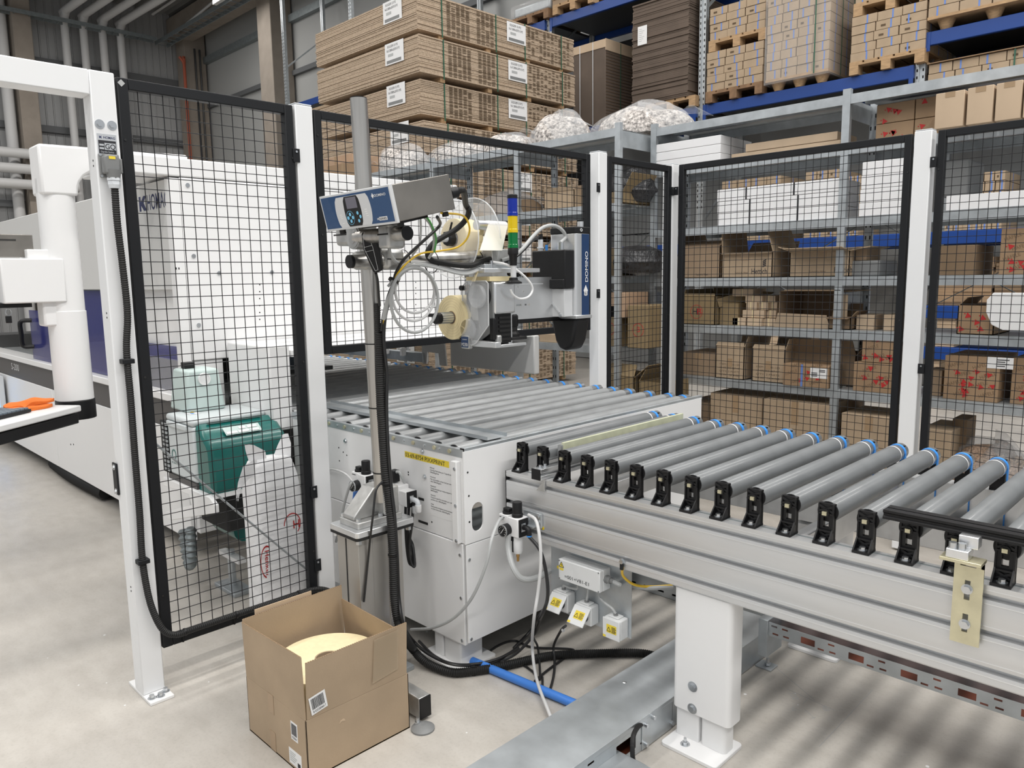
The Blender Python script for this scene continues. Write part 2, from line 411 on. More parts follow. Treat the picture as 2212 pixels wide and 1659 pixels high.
# concrete columns and beams
def column(x0, x1, y0, y1, z1, lab):
    solo('concrete_column', MB().box(x0, y0, 0, x1, y1, z1), 'concrete', lab, 'column', ((x0+x1)/2, (y0+y1)/2, 0), 'concrete columns of the hall', bev=.02)
column(-24.6, -24.1, 5.75, 6.2, ZC, 'concrete column of ribbed left wall, seen above white portal beam')
column(-24.6, -24.0, 10.2, 10.85, ZC, 'concrete column in the far hall corner beside thin red pipe')
column(-19.5, -18.8, 10.25, 10.86, ZC, 'concrete column against rear wall left of stacked chipboard')
solo('concrete_beam', MB().box(-24.6, 9.95, 8.75, -12, 10.5, 9.4), 'concrete', 'concrete roof beam running above rear wall of the hall', 'beam', (-18, 10.2, 8.75), bev=.02)
solo('roof_beam', MB().box(-24.7, 5.6, 8.95, -14, 6.1, 9.5), 'concrete', 'concrete roof beam at top left corner of the hall', 'beam', (-19, 5.8, 8.95), bev=.02)
# cable trays
def ladder(name, p, q, w, up, lab):
    t = thing(name, lab, 'cable tray', p); p = Vector(p); q = Vector(q); d = (q-p).normalized(); s = Vector(up).cross(d).normalized()
    part('side_rail', MB().bar(p, q, .02, .11), 'galv_dark', t); part('side_rail', MB().bar(p+s*w, q+s*w, .02, .11), 'galv_dark', t)
    n = int((q-p).length/.35); m = MB()
    for i in range(n): c = p+d*(.35*i+.1); m.bar(c-Vector((0,0,.04)), c+s*w-Vector((0,0,.04)), .02, .02)
    part('rungs', m, 'galv_dark', t, kind='stuff'); return t
ladder('cable_tray', (-23.95, -2, 8.6), (-23.95, 9.4, 8.6), .28, (0,0,1), 'dark cable tray running along ribbed left wall in front of pipes')
ladder('cable_tray', (-24.5, 9.9, 8.62), (-8, 9.9, 8.62), -.35, (0,0,1), 'dark ladder cable tray running along the rear wall')
# pipes on the left wall, elbows to the ceiling
for i, yy in enumerate((7.05, 7.52, 8.02, 8.50)):
    x = -24.3; rr = .105
    pts = [(x, yy, 0.2), (x, yy, 4), (x, yy, 8.5), (x+.05, yy, 8.72), (x+.22, yy, 8.86), (x+.5, yy, 8.9), (-18+i*.2, yy+.25, 8.9)]
    solo('wall_pipe', MB().tube(spline(pts, 6), rr, 12), 'pipe_grey', ['leftmost', 'second from left', 'third from left', 'rightmost'][i]+' of four grey elbow pipes on the ribbed left wall', 'pipe', (x, yy, .2), 'grey elbow pipes on left wall')
solo('red_pipe', MB().tube(spline([(-23.9, 10.0, 8.2), (-23.85, 10.1, 8.0), (-23.85, 10.1, 7.5), (-23.85, 10.1, 0)], 5), .045, 8), 'red_pipe', 'thin red pipe running down beside the hall corner column', 'pipe', (-23.85, 10.1, .2))
for i, yy in enumerate((10.45, 10.6)):
    solo('wall_cable', MB().tube([(-23.85, yy, 8.5), (-23.85, yy, .3)], .03, 8), 'cable_black', ['left', 'right'][i]+' one of two black cables on corner column', 'cable', (-23.85, yy, .3), 'cables on corner column')
for i, (yy, lab) in enumerate(((5.55, 'thick grey downpipe left of the concrete column on left wall'), (4.6, 'thick grey downpipe at left edge behind control panel'))):
    solo('down_pipe', MB().cyl((-24.4, yy, 0), (-24.4, yy, 9.3), .14, 14), 'pipe_grey', lab, 'pipe', (-24.4, yy, 0))
for i, z in enumerate((4.15, 4.55, 4.95)):
    solo('flat_pipe', MB().cyl((-23.85, 4.9, z), (-23.85, 6.9, z), .13, 12), 'pipe_grey', ['lowest', 'middle', 'top'][i]+' of three horizontal grey pipes behind left column', 'pipe', (-23.85, 5.5, z), 'horizontal pipes on left wall')
solo('strip_lamp', MB().box(-19.0, 8.85, 8.2, -14.2, 8.95, 8.3), 'pipe_grey', 'long slim white strip lamp under the ceiling at top left', 'lamp', (-16, 8.9, 8.2), bev=.01)
solo('lightning_conduit', MB().tube([(-23.9, 9.3, 9.25), (-19, 9.3, 9.25), (-19.0, 9.85, 9.2), (-23.7, 9.85, 8.8)], .035, 6), 'pipe_grey', 'thin grey conduit bent under ceiling near the corner column', 'conduit', (-22, 9.6, 8.6))
# ================================================================== FENCES
FX = -2.79
def hexbolt(mb, p, d, r=.008, h=.006, washer=True):
    d = Vector(d).normalized(); mb.cut()
    if washer: mb.cyl(p, Vector(p)+d*.002, r*1.7, 14)
    mb.hexb(Vector(p)+d*.002, d, r, h)
def fence_post(x0, x1, y0, y1, z1, label, plate=True, holes=()):
    t = thing('fence_post', label, 'post', ((x0+x1)/2, (y0+y1)/2, 0), 'white fence posts')
    part('tube', MB().box(x0, y0, .01, x1, y1, z1), 'post_white', t, bev=.004)
    part('cap', MB().box(x0+.002, y0+.002, z1+.0015, x1-.002, y1-.002, z1+.006), 'plastic_pale', t, bev=.0015)
    return t
# portal frame with the first post
t = thing('portal_frame', 'white steel portal frame with round-edged tubes at left edge', 'frame', (-2.83, .906, 0))
part('post', MB().box(-2.87, .868, .012, FX, .946, 2.19), 'post_white', t, bev=.004)
part('post', MB().box(-2.87, -.42, .012, FX, -.34, 2.11), 'post_white', t, bev=.004)
part('beam', MB().box(-2.87, -.42, 2.11, FX, .868, 2.19), 'post_white', t, bev=.004)
bp = part('base_plate', MB().box(-2.94, .868, 0, -2.72, .952, .012), 'white', t, bev=.002)
m = MB()
for (x, y) in ((-2.752, .885), (-2.745, .912), (-2.765, .938)): hexbolt(m, (x, y, .012), (0,0,1), .009, .012)
part('anchor_bolt', m, 'bolt', bp)
part('base_plate', MB().box(-2.94, -.424, 0, -2.72, -.336, .012), 'white', t, bev=.002)
m = MB()
for yy in (.888, .926): hexbolt(m, (FX, yy, 2.02), (1,0,0), .009, .006)
part('bolt', m, 'bolt', t)
m = MB()
for zz in (1.905, 1.888, .42, .405):
    m.cyl((FX, .912, zz), (FX+.0008, .912, zz), .0035, 10)
for zz in (1.905, 1.888, 1.40, 1.385, .42, .405):
    m.cyl((-2.82, .868, zz), (-2.82, .8672, zz), .0035, 10)
part('drill_hole', m, 'dark_gap', t, kind='stuff')
def sign_plate():
    s = thing('maker_plate', 'small silver and black maker plate screwed to portal post', 'sign', (FX, .907, 1.95))
    o = Vector((FX, .876, 1.922)); part('plate', MB().prism(rect(.060, .068), o, Y3, Z3, (.0012,0,0)), 'alu_bright', s)
    q = o+Vector((.0013,0,0)); flat('black_field', rect(.054, .044, .003, .003), q, Y3, Z3, 'ink', s)
    text('lettering', 'HOMAG', q+Vector((0,.019,.053)), Y3, Z3, .0075, 'ink_blue', s, width=.036, bold=.007)
    flat('logo', [(0,0),(.002,0),(.002,.003),(.005,0),(.008,0),(.005,.004),(.008,.0075),(.005,.0075),(.002,.0045),(.002,.0075),(0,.0075)], q+Vector((0,.007,.053)), Y3, Z3, 'ink_blue', s)
    flat('white_field', rect(.034, .022, .021, .017), q+Vector((.0008,0,0)), Y3, Z3, 'alu_bright', s)
    text('lettering', 'GQ', q+Vector((.0016,.022,.020)), Y3, Z3, .016, 'ink', s, width=.031, bold=.007)
    for k in (0, 1): flat('white_field', rect(.014, .006, .005, .018+k*.011), q+Vector((.0008,0,0)), Y3, Z3, 'alu_bright', s)
    text('lettering', 'Geprüfte Qualität', q+Vector((.0016,.008,.0075)), Y3, Z3, .0055, 'alu_bright', s, width=.040)
sign_plate()
fence_post(-2.862, FX, 1.606, 1.684, 2.187, 'white fence post between wire mesh door and label printer')
fence_post(-2.862, FX, 3.512, 3.590, 2.20, 'white fence post right of the label applicator')
fence_post(-2.862, FX, 4.262, 4.335, 2.20, 'white corner fence post behind the roller table')
fence_post(-1.366, -1.284, 4.27, 4.345, 2.20, 'white fence post before shelf, nearest the long roller conveyor')
m = MB()
def mesh_panel(name, label, o, U, L, z0, z1, stile=.036, depth=.035, pitch=.0416, first=None, cat='fence'):
    """framed wire mesh panel: origin o, direction U, outer length L"""
    o = Vector(o); U = Vector(U).normalized(); Nn = U.cross(Z3)
    t = thing(name, label, cat, (o.x+U.x*L/2, o.y+U.y*L/2, z0), 'black wire mesh fence panels')
    a = o-Nn*0; b = o+U*L
    def fr(nm, p, q, w1):  # p,q local u/z corners
        mb = MB(); c = [o+U*p[0]+Z3*p[1], o+U*q[0]+Z3*p[1], o+U*q[0]+Z3*q[1], o+U*p[0]+Z3*q[1]]
        c = [Vector((v.x, v.y, 0))+Vector((0,0,v.z)) for v in c]
        mb.prism(rect(q[0]-p[0], q[1]-p[1], p[0], p[1]), (o.x, o.y, 0), U, Z3, -Nn*depth); return part(nm, mb, 'black', t, bev=.003)
    fr('stile', (0, z0), (stile, z1), 0); fr('stile', (L-stile, z0), (L, z1), 0)
    fr('rail', (stile, z1-stile), (L-stile, z1), 0); fr('rail', (stile, z0), (L-stile, z0+stile), 0)
    # inner lip
    mb = MB(); back = -Nn*(depth*.6); w = .0016
    def rod(p, q, r=.0016): mb.cyl(p, q, r, 5, cap=False)
    zz = z1-stile-.030
    while zz > z0+stile*.6:
        p = Vector((o.x, o.y, zz))+back; rod(p+U*(stile*.7), p+U*(L-stile*.7)); zz -= pitch
    u = stile+(first if first is not None else .034)
    while u < L-stile*.7:
        p = Vector((o.x, o.y, 0))+back+U*u+Nn*.0034; rod(p+Z3*(z0+stile*.7), p+Z3*(z1-stile*.7)); u += pitch
    part('wire_mesh', mb, 'black_wire', t, kind='stuff')
    m2 = MB()
    for uu in (.012, L-.012):
        for k in range(3):
            zc = z0+(z1-z0)*(.1+.4*k); q = Vector((o.x, o.y, zc))+U*uu; m2.cyl(q, q+Nn*.0025, .004, 8)
    part('rivet', m2, 'screw_black', t, kind='stuff')
    return t
mesh_panel('wire_mesh_door', 'black framed wire mesh door hung between the portal post and second post', (FX, .952, 0), Y3, .645, .164, 2.18, first=.034)
mesh_panel('wire_mesh_panel', 'black wire mesh panel raised high behind the label printer', (FX, 1.690, 0), Y3, 1.748, 1.192, 2.178, stile=.034)
mesh_panel('wire_mesh_panel', 'narrow black wire mesh panel next to the corner post', (FX, 3.599, 0), Y3, .655, .3, 2.186)
mesh_panel('wire_mesh_panel', 'wide black wire mesh panel in front of the shelf, left of the near post', (-2.752, 4.275, 0), X3, 1.374, .3, 2.192)
mesh_panel('wire_mesh_panel', 'black wire mesh panel cut by right edge of the picture', (-1.258, 4.275, 0), X3, 1.374, .3, 2.192)
# black clips that hold the panels
def clip(p, U, label):
    U = Vector(U); Nn = U.cross(Z3); t = thing('fence_clip', label, 'bracket', p, 'black clips holding fence panels')
    mb = MB().prism(rect(.030, .052, -.015, -.026), Vector(p), U, Z3, Nn*.004); part('plate', mb, 'black', t, bev=.001)
    part('bolt', MB().cyl(Vector(p)+Nn*.004+Z3*.014, Vector(p)+Nn*.007+Z3*.014, .0045, 10), 'bolt', t)
for y, z, l in ((1.601, 1.99, 'upper black clip holding mesh door to second post'), (1.601, .30, 'lower black clip holding mesh door to second post'), (1.601, .62, 'middle black clip low on the second post'),
                (3.505, 2.0, 'upper black clip left of third post'), (3.505, 1.40, 'lower black clip left of third post'), (4.262, 2.03, 'black clip left of corner post')):
    clip((FX+.0005, y, z), Y3, l)
for x, z, l in ((-2.765, 2.03, 'black clip right of corner post'), (-1.27, 2.04, 'upper black clip right of post before the shelf'), (-1.27, 1.0, 'lower black clip right of post before the shelf')):
    clip((x, 4.2695, z), X3, l)
t = thing('door_hinge', 'black door hinge plate bolted to left face of portal post', 'hinge', (-2.83, .866, .80))
part('plate', MB().box(-2.885, .861, .755, -2.845, .867, .87), 'black', t, bev=.002)
m = MB(); hexbolt(m, (-2.862, .861, .855), (0,-1,0), .006, .004); hexbolt(m, (-2.862, .861, .768), (0,-1,0), .006, .004); part('bolt', m, 'bolt', t)
# ================================================================== RIGHT ROLLER CONVEYOR
CY0, CY1 = 1.985, 2.945          # outer faces of the two side beams
ZB0, ZB1 = .523, .769
XL, XR = -2.026, 1.6
cv = thing('roller_conveyor', 'long aluminium roller conveyor with grey rollers at right', 'conveyor', (-.4, 2.45, 0))
def groove_profile(y0, sgn):
    """cross section of the slotted beam in (y,z): 4 modules with T-slots on the outer face"""
    g = .0072; d = .020; b0 = y0; w = .060*sgn; pts = []
    h = ZB1-ZB0
    slots = [ZB1-.029, ZB1-.118, ZB1-.208]
    z = ZB1; pts = [(b0, ZB1)]
    for s in slots:
        pts += [(b0, s+g+.004), (b0+.0012*sgn, s+g), (b0+d*sgn, s+g), (b0+d*sgn, s-g), (b0+.0012*sgn, s-g), (b0, s-g-.004)]
    pts += [(b0, ZB0+.004), (b0+.003*sgn, ZB0), (b0+w, ZB0), (b0+w, ZB1)]
    return pts
part('side_beam', MB().prism(groove_profile(CY0, 1), (XL, 0, 0), Y3, Z3, (XR-XL, 0, 0)), 'alu', cv, label='slotted aluminium side beam facing the viewer')
part('side_beam', MB().prism([(2*CY0+.96-y if 0 else CY1-(y-CY0), z) for y, z in groove_profile(CY0, 1)], (XL, 0, 0), Y3, Z3, (XR-XL, 0, 0)), 'alu', cv)
# shallow ridges beside the slots
m = MB()
for s in (ZB1-.029, ZB1-.118, ZB1-.208):
    for q in (.017, -.017): m.box(XL, CY0-.0007, s+q-.0009, XR, CY0, s+q+.0009)
part('ridge', m, 'alu_bright', cv, kind='stuff')
part('end_cap', MB().box(XL-.004, CY0, ZB0, XL, CY0+.06, ZB1), 'black_plastic', cv)
part('slot_cover', MB().box(XL, CY0+.036, ZB1-.002, XR, CY0+.044, ZB1+.0008), 'galv_dark', cv)
# brackets and rollers
PITCH_R = .10555; X0R = -1.9785; ZR = .852; RR = .0305
NR = 27
def bracket_mesh(sgn):
    m = MB()
    # foot, upright with window, two flared side webs
    m.box(-.0215, 0, .0, .0215, .050*sgn, .007)
    y0, y1 = .034*sgn, .048*sgn
    m.perf((-.0215, max(y0, y1), .004), X3, Z3, .043, .104, abs(y1-y0), [(.014, .036, .029, .074)])
    for s in (-1, 1):
        x = .0215*s
        m.prism([(0, 0), (.048*sgn, 0), (.048*sgn, .105), (.030*sgn, .105), (.028*sgn, .035), (.004*sgn, .008)], (x-(.004 if s > 0 else 0), 0, .002), Y3, Z3, (.004, 0, 0))
    m.box(-.0215, .026*sgn, .030, .0215, .036*sgn, .0345); m.box(-.0215, .028*sgn, .078, .0215, .036*sgn, .082)
    for a, b in (((-.018, .086), (.018, .101)), ((.018, .086), (-.018, .101)), ((-.018, .010), (.018, .028)), ((.018, .010), (-.018, .028))):
        m.bar((a[0], .031*sgn, a[1]), (b[0], .031*sgn, b[1]), .006, .003, up=(0,1,0))
    m.cyl((0, .030*sgn, .083), (0, .024*sgn, .083), .011, 10)
    return m
brm = {s: meshdata('bracket', bracket_mesh(s), 'black_plastic') for s in (1, -1)}
bm_ = MB().cyl((0,0,.007), (0,0,.009), .0125, 16).hexb((0,0,.009), (0,0,1), .0085, .007); bolt_me = meshdata('bolt', bm_, 'bolt')
ax_me = meshdata('axle', MB().box(-.006, .018, .078, .006, .026, .088), 'zinc_yellow')
L0, L1 = 2.036, 2.925
tube_me = meshdata('roller', MB().lathe([(.0285, 0), (RR, .003), (RR, L1-L0-.083)], (0, 0, 0), (0,1,0), 28), 'roller_grey')
cap_me = meshdata('end_cap', MB().cyl((0,-.004,0), (0,.002,0), .0285, 24).cyl((0,-.008,0), (0,-.004,0), .014, 16), 'black_plastic')
sl_me = meshdata('steel_sleeve', MB().lathe([(.0292, L1-L0-.083), (.0292, L1-L0-.002), (.027, L1-L0)], (0,0,0), (0,1,0), 28), 'roller_end')
rim_me = meshdata('seal_ring', MB().lathe([(.0310, L1-L0-.086), (.0314, L1-L0-.083), (.0310, L1-L0-.080)], (0,0,0), (0,1,0), 28), 'plastic_white')
belt_me = meshdata('belt_ring', MB().cyl((0, L1-L0-.046, 0), (0, L1-L0-.032, 0), .0312, 28), 'blue_belt')
def obj(name, me, parent, loc=(0,0,0)):
    o = bpy.data.objects.new(name, me); COL.objects.link(o); o.parent = parent; o.location = loc; return o
bl = Vector(cv.location)
for i in range(NR):
    x = X0R+i*PITCH_R
    r = obj('roller', tube_me, cv, Vector((x, L0, ZR))-bl)
    for nm, me in (('end_cap', cap_me), ('steel_sleeve', sl_me), ('seal_ring', rim_me), ('belt_ring', belt_me)): obj(nm, me, r)
    b = obj('bracket', brm[1], cv, Vector((x, CY0+.004, ZB1))-bl)
    obj('bolt', bolt_me, b, (0, .016, 0)); obj('axle', ax_me, b, (0, 0, 0))
    b2 = obj('bracket', brm[-1], cv, Vector((x, CY1-.004, ZB1))-bl); obj('bolt', bolt_me, b2, (0, -.016, 0))
    # drive belt drop on the far side
    if i >= 5:
        part('drive_belt', MB().box(x+.028, L1-.046, .60, x+.0315, L1-.032, ZR), 'blue_belt', cv)
# cross members and the drive shaft under the rollers
for x in (-1.70, -.93, .3): part('cross_member', MB().box(x-.02, CY0+.06, .66, x+.02, CY1-.06, .74), 'alu', cv, bev=.003)
part('drive_shaft', MB().cyl((XL+.3, 2.875, .63), (XR, 2.875, .63), .016, 14), 'black_plastic', cv)
part('drive_rail', MB().box(XL+.2, 2.80, .55, XR, 2.83, .66), 'alu', cv, bev=.003)
# legs
def leg(y0, x0, parent):
    """telescopic leg: plate, inner slotted column, outer column"""
    s = 1 if y0 < 2.4 else -1
    bp = part('leg_plate', MB().prism(rrect(.20, .17, .014), (x0-.012, y0-.075 if s > 0 else y0-.095, 0), X3, Y3, (0,0,.013)), 'white', parent, bev=.002)
    mb = MB(); c = Vector((x0+.056, y0-.035*s, .013)); mb.cyl(c, c+Vector((0,0,.0025)), .0155, 18); mb.hexb(c+Vector((0,0,.0025)), (0,0,1), .0095, .008); mb.cyl(c, c+Vector((0,0,.022)), .005, 10)
    part('anchor_bolt', mb, 'bolt', bp)
    ya, yb = y0, y0+.062*s
    mb = MB(); mb.prism(rrect(.082, .060, .004), (x0, min(ya, yb), .013), X3, Y3, (0,0,.30)); mb.prism(rrect(.089, .060, .014), (x0+.088, min(ya, yb), .013), X3, Y3, (0,0,.30))
    mb.box(x0+.07, min(ya, yb)+.025, .013, x0+.1, max(ya, yb), .31)
    part('inner_column', mb, 'white', parent, bev=.001)
    ya, yb = y0-.012*s, y0+.07*s
    part('outer_column', MB().prism(rrect(.205, abs(yb-ya), .018), (x0-.010, min(ya, yb), .112), X3, Y3, (0,0,ZB0-.003-.112)), 'white', parent, bev=.002)
    mb = MB(); yf = min(ya, yb) if s > 0 else max(ya, yb)
    hexbolt(mb, (x0+.066, yf, .205), (0,-s,0), .010, .006); hexbolt(mb, (x0+.066, yf, .130), (0,-s,0), .010, .006)
    part('leg_bolt', mb, 'bolt', parent)
leg(2.005, -1.269, cv)
leg(2.925, -1.269, cv)
leg(2.005, 1.0, cv)
# ================================================================== ROLLER TABLE
TX, TY0, TY1 = -2.055, 1.80, 3.435; TXL = -3.3
tb = thing('roller_table', 'white panelled roller table with light grey rollers, carrying yellow number strip', 'conveyor', (-2.9, 2.6, 0))
# front skirt and side skirt (upper and lower sheets)
part('front_panel', MB().box(TXL, TY0, .516, TX-.012, TY0+.012, .848), 'white', tb, bev=.002)
part('front_panel', MB().box(TXL, TY0-.004, .112, TX-.016, TY0+.012, .513), 'white', tb, bev=.002)
part('front_strip', MB().box(TXL, TY0-.002, .846, TX-.004, TY0+.02, .876), 'galv', tb)
ov = [(.042+.033*math.cos(R_(a)), .0) for a in ()]
def stadium(cx, cy, w, h, n=8):
    r = w/2; return [(cx+r*math.cos(t), cy+h/2-r+r*math.sin(t)) for t in [math.pi*i/n for i in range(n+1)]] + [(cx+r*math.cos(t), cy-h/2+r+r*math.sin(t)) for t in [math.pi+math.pi*i/n for i in range(n+1)]]
def plate_with_hole(L, H, hole, o, U, V, D):
    """sheet with one convex hole: fan between outline and hole"""
    m = MB(); o = Vector(o); U = Vector(U); V = Vector(V); D = Vector(D); n = len(hole); cx = sum(p[0] for p in hole)/n; cy = sum(p[1] for p in hole)/n
    def edge(p):
        dx, dy = p[0]-cx, p[1]-cy; t = min([(L-cx)/dx if dx > 1e-9 else 9e9, -cx/dx if dx < -1e-9 else 9e9, (H-cy)/dy if dy > 1e-9 else 9e9, -cy/dy if dy < -1e-9 else 9e9]); return (cx+dx*t, cy+dy*t)
    ring = sorted(list(hole)+[], key=lambda p: math.atan2(p[1]-cy, p[0]-cx))
    extra = []
    for c in ((0,0),(L,0),(L,H),(0,H)):
        a = math.atan2(c[1]-cy, c[0]-cx); best = min(ring, key=lambda p: abs(math.atan2(p[1]-cy, p[0]-cx)-a)); extra.append((a, best, c))
    items = [(math.atan2(p[1]-cy, p[0]-cx), p, edge(p)) for p in ring]+extra; items.sort(key=lambda q: q[0])
    k = len(items)
    q3 = lambda p, d: o+U*p[0]+V*p[1]+(D if d else Vector())
    for i in range(k):
        a, b = items[i], items[(i+1) % k]
        for d in (0, 1):
            f = [q3(a[1], d), q3(a[2], d), q3(b[2], d), q3(b[1], d)]
            m.add(f, [(0,1,2,3)] if d else [(3,2,1,0)])
        m.add([q3(a[1],0), q3(a[1],1), q3(b[1],1), q3(b[1],0)], [(0,1,2,3)]); m.add([q3(a[2],0), q3(a[2],1), q3(b[2],1), q3(b[2],0)], [(3,2,1,0)])
    return m
part('side_panel', plate_with_hole(1.64, .354, stadium(.064, .095, .058, .112), (TX, TY0-.004, .516), Y3, Z3, (-.006,0,0)), 'white', tb, ang=20)
part('side_panel', MB().box(TX-.006, TY0+.0, .126, TX, TY1-.02, .512), 'white', tb, bev=.001)
part('edge_profile', MB().box(TX-.022, TY0+.004, .862, TX-.002, TY1+.01, .882), 'galv', tb, bev=.001)
part('profile_end', MB().box(TX-.0215, TY0-.0015, .863, TX-.0035, TY0+.004, .881), 'black_plastic', tb)
part('corner_strip', MB().box(TX-.052, TY0-.022, .518, TX-.022, TY0, .832), 'white', tb, bev=.002)
part('back_panel', MB().box(TXL, TY1-.02, .35, TX-.012, TY1-.008, .85), 'white', tb)
part('inner_frame', MB().box(TXL, TY0+.3, .3, TX-.4, TY0+.34, .8), 'galv_dark', tb)
part('bottom_tray', MB().box(TXL, TY0+.03, .118, TX-.03, TY1-.05, .13), 'galv_dark', tb)
m = MB()
for (x, z) in ((-2.085, .805), (-2.085, .665), (-2.085, .53)): m.cut().cyl((x, TY0-.022, z), (x, TY0-.025, z), .0065, 12); m.hexb((x, TY0-.025, z), (0,-1,0), .004, .001)
for (x, z) in ((-2.086, .47), (-2.086, .30), (-2.086, .13)): m.cut().cyl((x, TY0-.004, z), (x, TY0-.008, z), .006, 12)
for (y, z) in ((1.812, .455), (1.812, .30), (1.812, .14)): m.cut().cyl((TX, y, z), (TX+.004, y, z), .006, 12)
for (x, z) in ((-2.84, .80), (-2.29, .735), (-2.30, .835)): m.cut().cyl((x, TY0, z), (x, TY0-.004, z), .010, 14); m.hexb((x, TY0-.004, z), (0,-1,0), .007, .005)
part('screw', m, 'bolt', tb)
m = MB()
for (x0, x1, z) in ((-2.335, -2.30, .64), (-2.34, -2.28, .546), (-2.80, -2.77, .47)): m.box(x0, TY0-.0008, z-.005, x1, TY0, z+.005)
for (y, z) in ((1.815, .79), (1.818, .70), (1.818, .60), (3.40, .62)): m.cyl((TX, y, z), (TX+.0008, y, z), .004, 10)
for (x, z) in ((-2.90, .76), (-2.865, .745), (-2.838, .735), (-2.90, .70), (-2.395, .735), (-2.395, .725), (-2.255, .56)): m.cyl((x, TY0, z), (x, TY0-.0008, z), .0035, 10)
part('slot_hole', m, 'dark_gap', tb, kind='stuff')
m1 = MB(); m2 = MB()
TRX = [-2.135, -2.224, -2.354, -2.484, -2.596, -2.712, -2.842, -2.968]
while TRX[-1] > -5.4: TRX.append(TRX[-1]-.127)
for i, x in enumerate(TRX[:9]):
    m1.cut().cyl((x, TY0-.002, .862), (x, TY0-.006, .862), .0085, 14); m2.cut().cyl((x-.062, TY0-.002, .862), (x-.062, TY0-.005, .862), .005, 6)
part('axle_screw', m1, 'zinc_yellow', tb); part('strip_screw', m2, 'bolt', tb)
ZT = .8535; LT0, LT1 = 1.822, 3.42
t_me = meshdata('roller', MB().lathe([(.028, 0), (RR, .003), (RR, LT1-LT0-.09)], (0,0,0), (0,1,0), 26), 'roller_light')
tc_me = meshdata('end_cap', MB().cyl((0,-.005,0), (0,.002,0), .029, 22).cyl((0,-.010,0), (0,-.005,0), .012, 12), 'black_plastic')
ts_me = meshdata('steel_sleeve', MB().lathe([(.0292, LT1-LT0-.09), (.0292, LT1-LT0)], (0,0,0), (0,1,0), 26), 'roller_end')
tbelt_me = meshdata('belt_ring', MB().cyl((0, LT1-LT0-.05, 0), (0, LT1-LT0-.034, 0), .0314, 26), 'blue_belt')
tl = Vector(tb.location)
for x in TRX:
    r = obj('roller', t_me, tb, Vector((x, LT0, ZT))-tl)
    obj('end_cap', tc_me, r); obj('steel_sleeve', ts_me, r); obj('belt_ring', tbelt_me, r)
# table legs
for (x0, y0) in ((-2.27, 1.808), (-2.27, 3.2), (-3.25, 1.9)):
    part('leg', MB().prism(rrect(.052, .12, .004), (x0, y0, .012), X3, Y3, (0,0,.115)).prism(rrect(.098, .12, .010), (x0+.058, y0, .012), X3, Y3, (0,0,.115)).box(x0+.04, y0+.03, .012, x0+.07, y0+.1, .127), 'white', tb, bev=.001)
    part('leg_sleeve', MB().prism(rrect(.174, .14, .012), (x0-.009, y0-.01, .108), X3, Y3, (0,0,.03)), 'white', tb, bev=.001)
    part('leg_plate', MB().prism(rrect(.24, .2, .01), (x0-.05, y0-.04, 0), X3, Y3, (0,0,.012)), 'white', tb, bev=.002)
# number strip and notice on the front panel
lab = flat('number_strip', rect(.272, .0245), (-2.414, TY0, .795), X3, Z3, 'yellow_label', tb)
text('lettering', '03-69-8754 PIXXPRINT', (-2.411, TY0-.0006, .7985), X3, Z3, .0165, 'ink', lab, width=.245)
sh = flat('notice_sheet', rect(.150, .205), (-2.264, TY0, .588), X3, Z3, 'label_paper', tb)
zz = .776
for s in ('Achtung!\nZulässige Flächenlast pro Tragrolle max.\n300N(30kg)/Rolle', 'Attention!\nMax. permissible surface load per carrier\nroller 300N(30kg)/RU', 'Attention!\nCharge admissible par rouleau support max.\n300N(30kg)/RU', 'Atención!\nCarga de superficie admisible por rodillo\nportante, máx. 300N(30kg)/RU', 'Uwaga\nDopuszczalne obciążenie powierzchniowe\nna rolkę nośną maks. 300N(30kg)/RU'):
    for ln in s.split('\n'):
        text('lettering', ln, (-2.256, TY0-.0006, zz), X3, Z3, .0056, 'ink', sh, width=min(.134, len(ln)*.0033)); zz -= .0092
    zz -= .0085
# steel channel lying across the rollers
m = MB().prism([(0,0), (.106,0), (.106,.014), (.1045,.014), (.1045,.0015), (.0015,.0015), (.0015,.014), (0,.014)], (-3.36, 1.945, .8845), Y3, Z3, (1.275, 0, 0))
solo('steel_channel', m, 'galv', 'long shallow galvanised steel channel lying across the table rollers', 'channel', (-2.7, 2.0, .8845))
# ================================================================== BIG WHITE EDGE BANDING MACHINE
MY, MXR, MXL = 1.576, -3.98, -11.5
mc = thing('edge_banding_machine', 'large white woodworking machine with tinted windows behind the mesh door', 'machine', (-7, 2.4, 0))
part('upper_cover', MB().box(MXL, MY, 1.462, -4.66, 2.7, 2.022), 'grey_white', mc, bev=.006)
part('upper_cover', MB().box(-4.655, MY, 1.462, -4.065, MY+.01, 2.022), 'grey_white', mc, bev=.003)
part('end_cover', MB().box(-4.62, MY+.052, 1.09, MXR-.02, 3.55, 2.03), 'white_machine', mc, bev=.006)
part('corner_trim', MB().box(-4.06, MY-.004, .80, MXR-.018, MY+.05, 2.025), 'white_machine', mc, bev=.006)
part('end_cover', MB().box(-4.62, MY+.03, .15, MXR-.03, 1.795, 1.088), 'white_machine', mc, bev=.004)
part('top_beam', MB().box(-4.42, 1.30, 2.035, -4.0, 3.5, 2.125), 'white_machine', mc, bev=.006)
part('lower_cover', MB().box(MXL, MY, .105, -6.53, MY+.03, .708), 'white_machine', mc, bev=.004)
part('lower_cover', MB().box(-6.525, MY, .105, MXR-.07, MY+.03, .708), 'white_machine', mc, bev=.004)
part('dark_stripe', MB().box(MXL, MY+.004, .712, MXR-.07, MY+.03, .862), 'stripe_dark', mc)
part('ledge', MB().box(MXL, MY-.02, .864, MXR-.07, MY+.12, .908), 'white_machine', mc, bev=.006)
part('machine_bed', MB().box(MXL, MY+.12, .3, -4.7, 2.9, .90), 'dark_shutter', mc)
